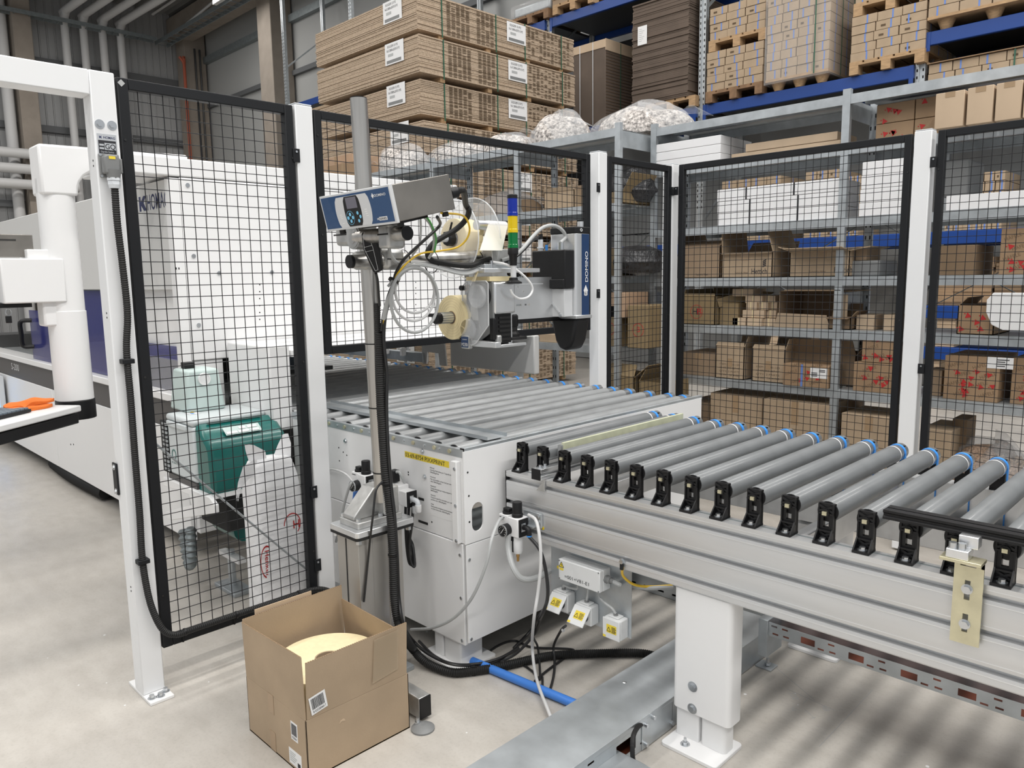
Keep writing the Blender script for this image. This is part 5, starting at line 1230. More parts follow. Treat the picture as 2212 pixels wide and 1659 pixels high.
def socket(c, lab, opened):
    t = thing('socket_outlet', lab, 'socket', c, 'grey socket boxes on mounting plate'); c = Vector(c); s = .072
    part('case', MB().box(c.x-s/2, EY-.045, c.z, c.x+s/2, EY, c.z+s), 'box_grey', t, bev=.004)
    part('collar', MB().box(c.x-s*.3, EY-.04, c.z+s, c.x+s*.3, EY-.008, c.z+s+.006), 'box_grey', t, bev=.002)
    if opened:
        part('face', MB().cyl((c.x, EY-.045, c.z+s*.45), (c.x, EY-.0475, c.z+s*.45), .023, 20), 'dark_gap', t)
        a = Vector((0, -.66, -.75)); n = Vector((0, -.75, .66)); o = Vector((c.x-s/2, EY-.048, c.z+s-.003))
        ld = part('lid', MB().prism(rect(s, s), o, X3, a, -n*.006), 'box_grey', t, bev=.002)
        V = -a; o2 = o+a*s
    else:
        ld = part('lid', MB().box(c.x-s/2, EY-.053, c.z, c.x+s/2, EY-.046, c.z+s), 'box_grey', t, bev=.002)
        V = Z3; o2 = Vector((c.x-s/2, EY-.053, c.z))
    nn = X3.cross(V)
    st_ = flat('yellow_sticker', rect(.042, .030), o2+X3*.018+V*.022+nn*.0002, X3, V, 'yellow_label', ld)
    m = MB(); q = o2+X3*.020+V*.028+nn*.0014
    for a_, b_ in (((0,0), (.016,0)), ((.016,0), (.008,.015)), ((.008,.015), (0,0))): m.bar(q+X3*a_[0]+V*a_[1], q+X3*b_[0]+V*b_[1], .0016, .0004, up=nn)
    part('warning_sign', m, 'ink', st_)
    for k in range(5): flat('print_line', rect(.016+.003*(k % 2), .0018, .040, .026+k*.0045), o2+nn*.001, X3, V, 'ink', st_)
    flat('yellow_sticker', rect(.012, .008), o2+X3*.002+V*.002+nn*.0002, X3, V, 'yellow_label', ld)
    part('cable_collar', MB().cyl((c.x, EY-.025, c.z+s+.006), (c.x, EY-.025, c.z+s+.012), .008, 12), 'plastic_grey', t)
    return t
socket((-1.770, EY-.02, .278), 'leftmost open socket outlet on the mounting plate', True)
socket((-1.660, EY-.02, .262), 'middle open socket outlet on the mounting plate', True)
socket((-1.530, EY-.02, .252), 'closed socket outlet at right corner of the mounting plate', False)
def cable(name, pts, r, m, lab, k=8, loc=None, extra=None):
    return solo(name, MB().tube(spline(pts, k), r, 8), m, lab, 'cable', loc or pts[-1], bev=0)
cable('box_cable', [(-1.705, 2.025, .392), (-1.705, 2.02, .378), (-1.735, 2.02, .372), (-1.765, 2.02, .372), (-1.770, 2.022, .362)], .0048, 'cable_grey', 'short grey cable bending to the leftmost socket outlet')
cable('box_cable', [(-1.655, 2.025, .392), (-1.657, 2.024, .37), (-1.660, 2.022, .346)], .0048, 'cable_grey', 'short grey cable dropping to the middle socket outlet')
cable('box_cable', [(-1.608, 2.025, .392), (-1.602, 2.022, .375), (-1.575, 2.02, .362), (-1.545, 2.02, .352), (-1.53, 2.022, .336)], .0048, 'cable_grey', 'grey cable curving to the closed socket outlet')
cable('box_cable', [g0+X3*.03, g0+Vector((.06, .0, -.004)), P(1340, 1262, y=2.06), P(1400, 1270, y=2.10), P(1452, 1268, y=2.2)], .0075, 'cable_grey', 'grey cable leaving the right gland of the junction box')
ea = P(1346, 1212, y=1.985)
e1 = solo('earth_wire', MB().tube(spline([ea+Vector((0,-.004,-.022)), P(1346, 1244, y=2.01), P(1368, 1262, y=2.05), P(1400, 1267, y=2.10), P(1452, 1265, y=2.2)], 8), .0045, 8), 'cable_yellow', 'yellow-green earth wire bolted to front beam', 'cable', ea)
solo('earth_bolt', MB().cyl(ea, ea-Y3*.006, .011, 16).hexb(ea-Y3*.006, (0,-1,0), .008, .007), 'bolt', 'bolt fixing earth wire to the front beam', 'bolt', ea)
solo('earth_lug', MB().box(ea.x-.005, ea.y-.012, ea.z-.028, ea.x+.005, ea.y-.004, ea.z-.004), 'black_rubber', 'black sleeve of earth wire below its bolt', 'cable lug', ea-Z3*.028)
for i, (px, py) in enumerate(((1173, 1141), (1206, 1225))):
    q = P(px, py, y=1.985 if i == 0 else EY); solo('earth_sticker', MB().cyl(q, q-Y3*.001, .0065, 16), 'yellow', ['round yellow earth sticker on front beam', 'round yellow earth sticker on the mounting plate'][i], 'sticker', q)
# ================================================================== AIR REGULATORS
def regulator(base, lab, bowl=True, extra=False):
    """two-block air service unit: base = lower front left corner of the blocks (faces -Y)"""
    b = Vector(base); t = thing('air_regulator', lab, 'regulator', b)
    B = lambda x0, y0, z0, x1, y1, z1: MB().box(b.x+x0, b.y+y0, b.z+z0, b.x+x1, b.y+y1, b.z+z1)
    part('valve_block', B(0, 0, 0, .046, .052, .070), 'plastic_white', t, bev=.003)
    part('filter_block', B(.050, -.004, -.004, .102, .052, .068), 'plastic_white', t, bev=.003)
    part('valve_knob', B(.010, .012, .078, .040, .036, .092), 'black_plastic', t, bev=.003)
    part('valve_collar', MB().lathe([(.020, .070), (.020, .078), (.016, .080)], b+Vector((.024, .024, 0)), (0,0,1), 18), 'black_plastic', t)
    part('pressure_knob', MB().lathe([(.019, .068), (.021, .070), (.021, .080), (.0185, .082), (.0185, .122), (.017, .125)], b+Vector((.076, .022, 0)), (0,0,1), 24), 'black_plastic', t)
    g = b+Vector((.050, -.030, .020))
    part('gauge_case', MB().cyl(g+Y3*.028, g, .0225, 28), 'black_plastic', t)
    part('gauge_rim', MB().cyl(g, g-Y3*.004, .0235, 28, hole=.0205), 'bolt', t)
    part('gauge_dial', MB().cyl(g, g-Y3*.001, .0205, 28), 'black_rubber', t)
    part('gauge_needle', MB().bar(g+Vector((-.008, -.0018, -.010)), g+Vector((.006, -.0018, .008)), .0022, .0006, up=(0,1,0)), 'plastic_white', t)
    m = MB()
    for i in range(9): a = R_(225-33.75*i); q = g+Vector((.0155*math.cos(a), -.0018, .0155*math.sin(a))); m.cyl(q, q-Y3*.0004, .0014, 6)
    part('gauge_marks', m, 'plastic_white', t, kind='stuff')
    part('port_frame', MB().perf(b+Vector((.100, .002, -.002)), Y3, Z3, .046, .066, .006, [(.010, .016, .036, .050)]), 'black_plastic', t)
    part('port', B(.096, .014, .016, .104, .038, .048), 'alu_bright', t)
    part('elbow', MB().tube(spline([b+Vector((.104, .026, .032)), b+Vector((.120, .026, .032)), b+Vector((.130, .026, .024)), b+Vector((.132, .026, .008))], 5), .010, 12), 'black_plastic', t)
    part('elbow_ring', MB().cyl(b+Vector((.132, .026, .008)), b+Vector((.132, .026, .003)), .010, 12), 'blue_belt', t)
    part('lettering_field', MB().box(b.x+.004, b.y-.0005, b.z+.058, b.x+.03, b.y, b.z+.061), 'ink', t)
    if bowl:
        part('bowl', MB().lathe([(.0175, -.004), (.0195, -.010), (.0195, -.062), (.016, -.072), (.006, -.076)], b+Vector((.076, .022, 0)), (0,0,1), 22), 'plastic_white', t)
        part('bowl_slot', B(.066, .0015, -.066, .072, .004, -.012), 'black_rubber', t); part('bowl_lock', B(.060, -.001, -.022, .074, .006, -.008), 'black_plastic', t)
        part('drain_valve', MB().lathe([(.0065, -.076), (.0065, -.086), (.005, -.088), (.005, -.104)], b+Vector((.076, .022, 0)), (0,0,1), 12), 'brass', t)
    if extra:
        part('switch_block', B(0.265, -.004, -.002, 0.330, .05, .066), 'plastic_white', t, bev=.003)
        part('switch_label', B(0.275, -.0046, .020, 0.320, -.004, .056), 'label_paper', t)
        part('switch_block', B(0.315, .0, -.01, 0.377, .05, .050), 'plastic_white', t, bev=.003)
        part('switch_plug', B(0.255, .008, .070, 0.287, .040, .118), 'black_plastic', t, bev=.003)
        part('plug_label', B(0.257, .0074, .098, 0.267, .008, .112), 'yellow_label', t)
        part('plug_cable', MB().tube(spline([b+Vector((0.287, .024, .112)), b+Vector((0.305, .024, .115)), b+Vector((0.315, .026, .10)), b+Vector((0.315, .04, .07))], 5), .006, 8), 'cable_grey', t)
        part('port_frame', MB().perf(b+Vector((0.376, .002, -.012)), Y3, Z3, .046, .062, .006, [(.012, .016, .034, .046)]), 'black_plastic', t)
        part('elbow', MB().tube(spline([b+Vector((0.377, .026, .018)), b+Vector((0.395, .026, .018)), b+Vector((0.413, .026, .014)), b+Vector((0.417, .026, -.002))], 5), .010, 12), 'plastic_pale', t)
        part('water_trap', MB().lathe([(.010, -.005), (.012, -.01), (.012, -.032), (.008, -.036)], b+Vector((0.397, .026, 0)), (0,0,1), 14), 'clear_rim', t)
        part('elbow_end', MB().lathe([(.0125, .002), (.0125, -.022), (.010, -.026)], b+Vector((0.418, .026, 0)), (0,0,1), 14), 'plastic_white', t)
        part('mount_bar', B(-.01, .052, .02, .36, .062, .03), 'galv', t)
    return t, b
r1, rb = regulator((-2.000, 1.918, .552), 'white air regulator with gauge hanging at left end of the front beam')
part('mount_bracket', MB().box(-1.925, 1.974, .585, -1.835, 1.985, .64), 'galv', r1, bev=.002)
part('mount_plate', MB().box(-1.96, 1.955, .585, -1.86, 1.985, .589), 'galv', r1)
m = MB()
for (x, z) in ((-1.85, .628), (-1.85, .605), (-1.905, .61)): hexbolt(m, (x, 1.974, z), (0,-1,0), .006, .004)
part('bolt', m, 'bolt', r1)
regulator((-2.705, 1.735, .628), 'white air regulator with gauge fixed on table front behind the pole', bowl=True, extra=True)
# hoses of the regulators
solo('air_hose', MB().tube(spline([P(1098, 1150, y=1.91), P(1098, 1185, y=1.90), P(1108, 1225, y=1.88), P(1128, 1250, y=1.90), P(1160, 1248, y=1.97), P(1196, 1228, y=2.08)], 8), .0115, 10), 'cable_grey', 'grey printed air hose looping down from regulator at the front beam', 'hose', P(1110, 1230, y=1.9))
solo('air_tube', MB().tube(spline([rb+Vector((.132, .026, .003)), P(1167, 1190, y=1.94), P(1180, 1240, y=1.94), P(1183, 1290, y=1.93), P(1172, 1325, y=1.93), P(1160, 1345, z=.1), P(1140, 1370, z=.03), P(1110, 1400, z=.012)], 8), .0065, 8), 'cable_black', 'black air tube dropping from the front regulator to the floor', 'hose', P(1140, 1370, z=0))
solo('air_tube', MB().tube(spline([P(1088, 1118, y=1.93), P(1078, 1125, y=1.88), P(1062, 1165, y=1.80), P(1050, 1220, y=1.77), P(1020, 1290, y=1.75), P(980, 1335, y=1.74), P(935, 1356, y=1.74), P(888, 1360, y=1.76)], 8), .006, 8), 'cable_grey', 'long grey air tube sweeping from front regulator to behind the carton', 'hose', P(980, 1335, y=1.74))
solo('air_tube', MB().tube(spline([P(1142, 1112, y=1.93), P(1158, 1125, y=1.90), P(1166, 1165, y=1.88), P(1168, 1220, y=1.87), P(1162, 1280, y=1.86), P(1153, 1340, y=1.85), P(1150, 1400, z=.10), P(1160, 1470, z=.04), P(1190, 1550, z=.02)], 8), .006, 8), 'cable_light', 'pale grey air tube hanging to the floor before the sockets', 'hose', P(1190, 1550, z=0))
# blue pipe and floor cables
solo('blue_pipe', MB().tube([P(1020, 1428, z=.018), P(1245, 1522, z=.018)], .0165, 16), 'blue_pipe', 'bright blue air pipe lying on the floor under the conveyor', 'pipe', P(1140, 1478, z=0))
fz = .006
solo('floor_cable', MB().tube(spline([P(1222, 1352, y=1.98), P(1212, 1362, z=.16), P(1196, 1395, z=.06), P(1198, 1425, z=.02), P(1196, 1460, z=fz), P(1184, 1505, z=fz)], 8), .005, 8), 'cable_black', 'black cable with white tag hanging from the middle socket', 'cable', P(1190, 1480, z=0))
q = P(1218, 1360, z=.185); solo('cable_tag', MB().cyl(q-Vector((.003,.003,0)), q+Vector((.003,-.003,0)), .008, 14), 'plastic_white', 'small white round tag on the black socket cable', 'tag', q)
solo('floor_cable', MB().tube(spline([P(1172, 1318, y=1.98), P(1165, 1345, z=.15), P(1150, 1375, z=.06), P(1110, 1415, z=.02), P(1060, 1432, z=fz), P(990, 1437, z=.05), P(940, 1418, z=.055), P(905, 1385, z=.06)], 8), .006, 8), 'cable_black', 'black cable from leftmost socket running along corrugated conduit', 'cable', P(1110, 1415, z=0))
solo('floor_cable', MB().tube(spline([P(1040, 1425, z=fz), P(1070, 1398, z=fz), P(1110, 1384, z=fz), P(1150, 1398, z=fz), P(1232, 1402, z=fz), P(1230, 1412, z=fz), P(1180, 1450, z=fz), P(1155, 1472, z=fz), P(1170, 1460, z=fz), P(1172, 1480, z=fz), P(1172, 1500, z=fz)], 8), .0045, 8), 'cable_black', 'thin black cable looping loosely on the floor under the conveyor', 'cable', P(1150, 1398, z=0))
solo('floor_cable', MB().tube(spline([P(1080, 1430, z=fz), P(1120, 1432, z=fz), P(1150, 1450, z=fz), P(1166, 1466, z=fz), P(1162, 1400, z=.03), P(1152, 1375, z=.06), P(1158, 1345, z=.12), P(1172, 1318, y=1.985)], 8), .0045, 8), 'cable_black', 'thin black cable crossing the conduit under leftmost socket', 'cable', P(1120, 1432, z=0))
# ================================================================== GUIDE RAIL AND BRACKET
gd = thing('guide_rail', 'black twin guide rail on a yellow-zinc bracket at right end of conveyor', 'guide rail', (-.3, 2.02, .62))
for y0 in (1.992, 2.022): part('rail', MB().prism([(0, 0), (.024, 0), (.024, .004), (.019, .008), (.019, .016), (.024, .020), (.024, .024), (0, .024), (0, .018), (.005, .014), (.005, .010), (0, .006)], (-.662, y0, .876), Y3, Z3, (2.0, 0, 0)), 'black_plastic', gd)
part('bracket_plate', MB().perf((-.486, 1.9705, .618), X3, Z3, .062, .205, .005, [(.024, .030, .036, .075), (.024, .110, .036, .158), (.012, .192, .046, .205)]), 'zinc_yellow', gd)
part('bracket_ledge', MB().box(-.512, 1.935, .823, -.424, 1.985, .831), 'zinc_yellow', gd, bev=.001)
part('bracket_side', MB().box(-.430, 1.9655, .81, -.424, 1.9705, .83), 'zinc_yellow', gd)
part('clamp_block', MB().box(-.500, 1.938, .831, -.452, 1.982, .853), 'alu_bright', gd, bev=.002)
part('clamp_block', MB().box(-.482, 1.968, .853, -.440, 2.0, .882), 'alu_bright', gd, bev=.002)
m = MB()
for (x, y, z) in ((-.488, 1.950, .853), (-.470, 1.955, .853)): m.cut().cyl((x, y, z), (x, y, z+.014), .009, 16)
part('socket_screw', m, 'bolt', gd)
m = MB()
for z in (.668, .755): m.cut().cyl((-.456, 1.9655, z), (-.456, 1.9625, z), .0125, 18).hexb((-.456, 1.9625, z), (0,-1,0), .010, .008)
part('bracket_bolt', m, 'bolt', gd)
# stop bar: pale strip and small profile with black cap
sp = thing('stop_bar', 'pale green strip on a small aluminium profile between the first rollers', 'stop', (-1.82, 2.3, .77))
part('strip', MB().box(-1.827, 2.08, .862, -1.815, 2.885, .892), 'frp', sp, bev=.001)
part('profile', MB().prism([(0,0), (.042,0), (.042,.014), (.032,.014), (.032,.026), (.042,.026), (.042,.040), (0,.040)], (-1.866, 1.962, .771), X3, Z3, (0, .42, 0)), 'alu_bright', sp, bev=.001)
part('profile_cap', MB().box(-1.866, 1.957, .771, -1.824, 1.962, .811), 'black_plastic', sp, bev=.001)
part('angle_bracket', MB().prism([(0, 0), (.040, 0), (.040, .042)], (-1.860, 1.975, .727), X3, Z3, (0, .008, 0)), 'cast_alu', sp, bev=.001)
part('upright', MB().box(-1.832, 2.065, .811, -1.818, 2.085, .885), 'alu_bright', sp)
m = MB()
for y in (1.985, 2.01): hexbolt(m, (-1.847, y, .811), (0,0,1), .006, .008)
part('bolt', m, 'bolt', sp)
# ================================================================== PLUG, CONDUITS
pg = thing('plug_socket', 'grey heavy plug connector mounted on front of portal post', 'connector', (FX, .905, 1.85))
part('base_plate', MB().box(FX, .874, 1.848, FX+.012, .936, 1.925), 'plastic_grey', pg, bev=.003)
part('hood', MB().prism([(.0, .0), (.050, 0), (.050, .052), (.042, .062), (.012, .062), (0, .054)], (FX+.012, .878, 1.858), Y3, Z3, (.030, 0, 0)), 'plastic_grey', pg, bev=.005)
part('neck', MB().lathe([(.0185, .0), (.021, .012), (.024, .030)], (FX+.030, .908, 1.842), (0,0,1), 16), 'plastic_grey', pg)
part('lever', MB().box(FX+.014, .928, 1.862, FX+.034, .938, 1.91), 'plastic_grey', pg, bev=.003)
part('gland', MB().hexb((FX+.030, .908, 1.846), (0,0,-1), .0215, .009).hexb((FX+.030, .908, 1.836), (0,0,-1), .020, .012).lathe([(.019, 0), (.016, -.012)], (FX+.030, .908, 1.824), (0,0,1), 18), 'plastic_pale', pg)
flat('yellow_label', rect(.020, .009), (FX+.0425, .894, 1.905), Y3, Z3, 'yellow_label', pg)
m = MB()
for (y, z) in ((.878, 1.92), (.878, 1.852)): m.cut().cyl((FX+.012, y, z), (FX+.014, y, z), .004, 10)
part('screw', m, 'bolt', pg)
cx = FX+.030
cd_ = thing('corrugated_conduit', 'black corrugated conduit running down portal post and along the door bottom', 'conduit', (cx, .92, .19))
pts = [(cx, .908, 1.815), (cx, .907, 1.70), (cx-.006, .914, 1.56), (cx-.010, .918, 1.40), (cx-.010, .905, 1.27), (cx-.010, .905, 1.1), (cx-.010, .903, .90), (cx-.012, .903, .70), (cx-.012, .899, .55), (cx-.010, .903, .44), (cx-.004, .915, .34), (cx, .945, .25), (cx, .99, .215), (cx-.004, 1.06, .213), (cx-.006, 1.25, .212), (cx-.006, 1.45, .210), (cx-.006, 1.58, .205), (cx+.01, 1.66, .16), (cx+.06, 1.72, .08)]
part('tube', MB().corr(pts, .0125, .0075, .16, 10), 'black_rubber', cd_)
m = MB()
for z, y in ((1.235, .905), (.52, .9)): m.cut().box(FX+.0, y-.020, z-.008, FX+.034, y+.020, z+.008)
part('pipe_clip', m, 'black', cd_, bev=.002)
m = MB()
for y in (1.02, 1.22, 1.49): m.cut().cyl((cx-.005, y, .2125), (cx-.005, y+.006, .2125), .0145, 14).box(FX+.001, y, .165, FX+.004, y+.006, .21)
part('cable_tie', m, 'black_plastic', cd_)
c2 = thing('corrugated_conduit', 'thick black corrugated conduit running down the pole and across the floor', 'conduit', P(900, 1410, z=0))
xx = -2.262
pts = [P(820, 720, x=-2.26), P(820.5, 810, x=-2.258), P(823, 885, x=-2.255), P(826, 925, x=-2.252), P(831, 1005, x=-2.25), P(835, 1045, x=-2.245), P(840, 1080, x=-2.24), P(845, 1130, x=-2.225), P(848, 1180, x=-2.222), P(850, 1230, x=-2.222), P(852, 1290, x=-2.222), P(858, 1335, x=-2.21), P(870, 1368, x=-2.18), P(890, 1400, z=.07), P(922, 1432, z=.03), P(975, 1452, z=.019), P(1025, 1449, z=.019), P(1080, 1440, z=.019), P(1150, 1424, z=.019), P(1203, 1415, z=.019), P(1307, 1411, z=.019), P(1384, 1411, z=.019), P(1425, 1420, z=.019)]
part('tube', MB().corr(pts, .0172, .008, .15, 10), 'black_rubber', c2)
m = MB()
for (px, py, x) in ((849, 1198, -2.222), (834, 1044, -2.246)):
    q = P(px, py, x=x); m.cut().cyl(q-Z3*.003, q+Z3*.003, .0195, 14)
q = P(1023, 1449, z=.019); m.cut().cyl(q-Vector((.003,-.003,0)), q+Vector((.003,-.003,0)), .0195, 14)
part('cable_tie', m, 'black_plastic', c2)
for i, (a, b_, lab) in enumerate(((-3.5, .011, 'left'), (4.5, .0125, 'right'))):
    pts = [P(819+a, 655 if i == 0 else 700, x=-2.262), P(819.5+a, 720, x=-2.262), P(820+a, 810, x=-2.26), P(824+a, 890, x=-2.258), P(828+a, 960, x=-2.255), P(835+a, 1045, x=-2.25)]
    solo('corrugated_conduit', MB().corr(pts, b_, .0075, .17, 10), 'black_rubber', lab+' one of the two slim corrugated conduits tied to the pole', 'conduit', P(822, 900, x=-2.26), 'slim conduits on pole')
m = thing('cable_tie', 'thin black cable ties around the pole and conduits', 'cable tie', pole(1.27))
for z in (1.27, 1.035, .79):
    q = pole(z); part('loop', MB().cyl(q-Z3*.002, q+Z3*.002, .0315, 28, hole=.0300), 'black_plastic', m)
# side cables along the conduit
solo('pole_cable', MB().tube(spline([P(862, 600, x=-2.20), P(845, 640, x=-2.21), P(833, 680, x=-2.23), P(829, 730, x=-2.24), P(833, 780, x=-2.24), P(836, 810, x=-2.24), P(835, 880, x=-2.24), P(838, 960, x=-2.235), P(845, 1050, x=-2.23), P(852, 1110, x=-2.215), P(858, 1200, x=-2.212), P(862, 1290, x=-2.21), P(872, 1350, x=-2.18), P(893, 1385, z=.075), P(930, 1415, z=.06), P(980, 1435, z=.045), P(1035, 1434, z=.03), P(1080, 1422, z=.02), P(1120, 1400, z=.012)], 8), .0065, 8), 'cable_black', 'smooth black cable running beside thick conduit down the pole', 'cable', P(935, 1415, z=0))
solo('pole_cable', MB().tube(spline([P(826, 1040, x=-2.235), P(812, 1060, x=-2.225), P(806, 1110, x=-2.22), P(800, 1160, x=-2.24), P(795, 1210, x=-2.255), P(786, 1300, x=-2.255)], 8), .004, 8), 'cable_black', 'thin black cable hanging in front of the aluminium column', 'cable', P(790, 1280, x=-2.25))
# hoses behind the pole
solo('air_tube', MB().tube(spline([P(770, 1040, y=1.73), P(758, 1045, y=1.70), P(746, 1080, y=1.70), P(736, 1125, y=1.71), P(726, 1170, y=1.74)], 8), .006, 8), 'cable_grey', 'grey air tube left of stand, bending down from the rear regulator', 'hose', P(730, 1150, y=1.73))
solo('air_tube', MB().tube(spline([P(700, 1013, y=1.79), P(725, 1015, y=1.78), P(748, 1025, y=1.77), P(766, 1045, y=1.75)], 8), .0045, 8), 'cable_light', 'pale tube running left of the rear regulator along the table front', 'hose', P(730, 1018, y=1.79))
q0, q1 = P(770, 1062, y=1.745), P(766, 1105, y=1.745); solo('air_hose', MB().cyl(q0, q1, .014, 14), 'blue_pipe', 'blue hose stub under rear regulator gauge', 'hose', q1)
for i, (a, dx) in enumerate(((0, 0), (8, .004), (14, .008))):
    pts = [P(893-a*1.2, 1085, y=1.76), P(890-a, 1130, y=1.75), P(884-a*.4, 1180, y=1.75), P(888-a*.3, 1215, y=1.75), P(896-a*.3, 1222-a*.4, y=1.76), P(892-a*.2, 1180, y=1.775), P(886, 1165, y=1.785)]
    solo('air_tube', MB().tube(spline(pts, 8), .0055, 8), 'cable_black', ['outer', 'middle', 'inner'][i]+' of three black air tubes looping under rear regulator outlet', 'hose', P(890, 1215, y=1.75), 'black tubes under rear regulator')
# ================================================================== GALVANISED SHELVES
def shelf_unit(name, label, xs, yf, depth, levels, ztop, lip=.058):
    t = thing(name, label, 'shelf', ((xs[0]+xs[-1])/2, yf+depth/2, 0))
    for x in xs:
        for y, nm in ((yf, 'upright'), (yf+depth-.04, 'rear_upright')):
            part(nm, MB().prism([(-.024, 0), (.024, 0), (.024, .034), (.021, .034), (.021, .003), (.007, .003), (.004, .010), (-.004, .010), (-.007, .003), (-.021, .003), (-.021, .034), (-.024, .034)], (x, y, 0), X3, Y3, (0,0,ztop+.035)), 'galv_rack', t)
        part('end_brace', MB().box(x-.012, yf+.04, ztop-.13, x-.010, yf+depth-.045, ztop-.01), 'galv_rack', t)
        part('end_brace', MB().box(x-.012, yf+.04, 1.25, x-.010, yf+depth-.045, 1.37), 'galv_rack', t)
        m = MB()
        for k in range(30):
            for s in (-.014, .014): m.box(x+s-.004, yf+depth-.0415, .2+k*.08, x+s+.004, yf+depth-.0395, .225+k*.08)
        part('upright_slots', m, 'dark_gap', t, kind='stuff')
    for a, b in zip(xs, xs[1:]):
        for z in levels:
            part('shelf_board', MB().prism([(0, 0), (0, -lip), (.012, -lip), (.012, -lip+.0015), (.0015, -lip+.0015), (.0015, -.0015), (depth-.0015, -.0015), (depth-.0015, -lip), (depth, -lip), (depth, 0)], (a+.022, yf+.004, z), Y3, Z3, (b-a-.044, 0, 0)), 'galv_rack', t)
            part('stiffener', MB().box(a+.03, yf+depth*.5-.03, z-.026, b-.03, yf+depth*.5+.03, z-.002), 'galv_rack', t)
    for a, b in zip(xs, xs[1:]):
        part('cross_brace', MB().bar((a+.03, yf+depth+.004, 1.05), (b-.03, yf+depth+.004, 1.85), .004, .02, up=(0,1,0)), 'galv_dark', t)
        part('cross_brace', MB().bar((a+.03, yf+depth+.010, 1.85), (b-.03, yf+depth+.010, 1.05), .004, .02, up=(0,1,0)), 'galv_dark', t)
    return t
S1Y, S2Y, SD = 4.62, 5.0, .50
LV2 = [2.600, 2.294, 1.845, 1.474, 1.130, .741, .10]
LV1 = [2.570, 2.035, 1.50, .965, .10]
shelf_unit('storage_shelf', 'galvanised storage shelf full of cartons behind the right fence panels', [-3.448, -2.008, -.568, .872], S2Y, SD, LV2, 2.60)
shelf_unit('storage_shelf', 'galvanised storage shelf with clear bags on top, left of the taller carton shelf', [-7.84, -6.74, -5.64, -4.54, -3.50], S1Y, SD, LV1, 2.57)
# ------------------------------------------------------------------ cartons
def carton(label, x0, x1, y0, y1, z0, z1, m='card', tape=None, flaps=(), name='carton', group=None, cat='carton'):
    t = thing(name, label, cat, ((x0+x1)/2, (y0+y1)/2, z0), group)
    if flaps:
        w = .005
        for b in ((x0, y0, z0, x1, y0+w, z1), (x0, y1-w, z0, x1, y1, z1), (x0, y0, z0, x0+w, y1, z1), (x1-w, y0, z0, x1, y1, z1)): part('wall', MB().box(*b), m, t)
        part('base', MB().box(x0, y0, z0, x1, y1, z0+w), m, t)
        for (sd, ang, ln) in flaps:
            a = R_(ang); c, s = math.cos(a)*ln, math.sin(a)*ln; w2 = .005
            if sd == 'F': o, U, D = (x0, y0, z1), X3*(x1-x0), Vector((0, -s, c))
            elif sd == 'B': o, U, D = (x0, y1, z1), X3*(x1-x0), Vector((0, s, c))
            elif sd == 'L': o, U, D = (x0, y0, z1), Y3*(y1-y0), Vector((-s, 0, c))
            else: o, U, D = (x1, y0, z1), Y3*(y1-y0), Vector((s, 0, c))
            part('flap', MB().prism([(0, 0), (1, 0), (.97, 1), (.03, 1)], o, U, D, U.cross(D).normalized()*w2), m, t)
    else:
        part('body', MB().box(x0, y0, z0, x1, y1, z1), m, t, bev=.003)
        part('lid_seam', MB().box(x0+.004, (y0+y1)/2-.002, z1, x1-.004, (y0+y1)/2+.002, z1+.0006), 'card_edge', t)
    if tape:
        c = (x0+x1)/2; h = (z1-z0)
        flat('tape', rect(.05, h*tape), (c-.025, y0-.0003, z1-h*tape), X3, Z3, 'tape', t)
    return t
def shelfbox(label, px0, px1, pyt, lev, m='card', y0=None, depth=.38, **k):
    """carton on a shelf level of unit 2 seen between two photo columns"""
    yf = y0 or S2Y+.03; z = LV2[lev]; a, b = P(px0, pyt, y=yf), P(px1, pyt, y=yf)
    return carton(label, a.x, b.x, yf, yf+depth, z+.001, (a.z+b.z)/2, m, **k), a.x, b.x, yf, z, (a.z+b.z)/2
def red_marks(t, x0, x1, y, z0, z1, n, seed, s=.03, txt=True):
    """printed pattern: red triangles with dots, slanted outlined words"""
    r = random.Random(seed); W, H = x1-x0, z1-z0
    if txt:
        k = 0; zz = z0+H*.08
        while zz < z1-H*.18:
            xx = x0+(.02 if k % 2 else .06)*1
            while xx < x1-.09: text('lettering', 'HÄFELE', (xx, y, zz), Vector((.94, 0, .34)), Vector((-.34, 0, .94)), .020, 'print_kraft', t, width=.085); xx += .13
            zz += .055; k += 1
    m = MB()
    for i in range(n):
        cx = x0+W*(.1+.8*r.random()); cz = z0+H*(.12+.72*r.random()); a = r.random()*1.2; q = Vector((cx, y-.0008, cz))
        U = Vector((math.cos(a), 0, math.sin(a)))*s; V = Vector((-math.sin(a), 0, math.cos(a)))*s
        m.cut().prism([(-.5, -.4), (.5, -.4), (0, .5)], q, U, V, (0, -.0006, 0)).prism([(-.5, .25), (-.32, .25), (-.32, .45), (-.5, .45)], q, U, V, (0, -.0006, 0))
    part('red_mark', m, 'ink_red', t)
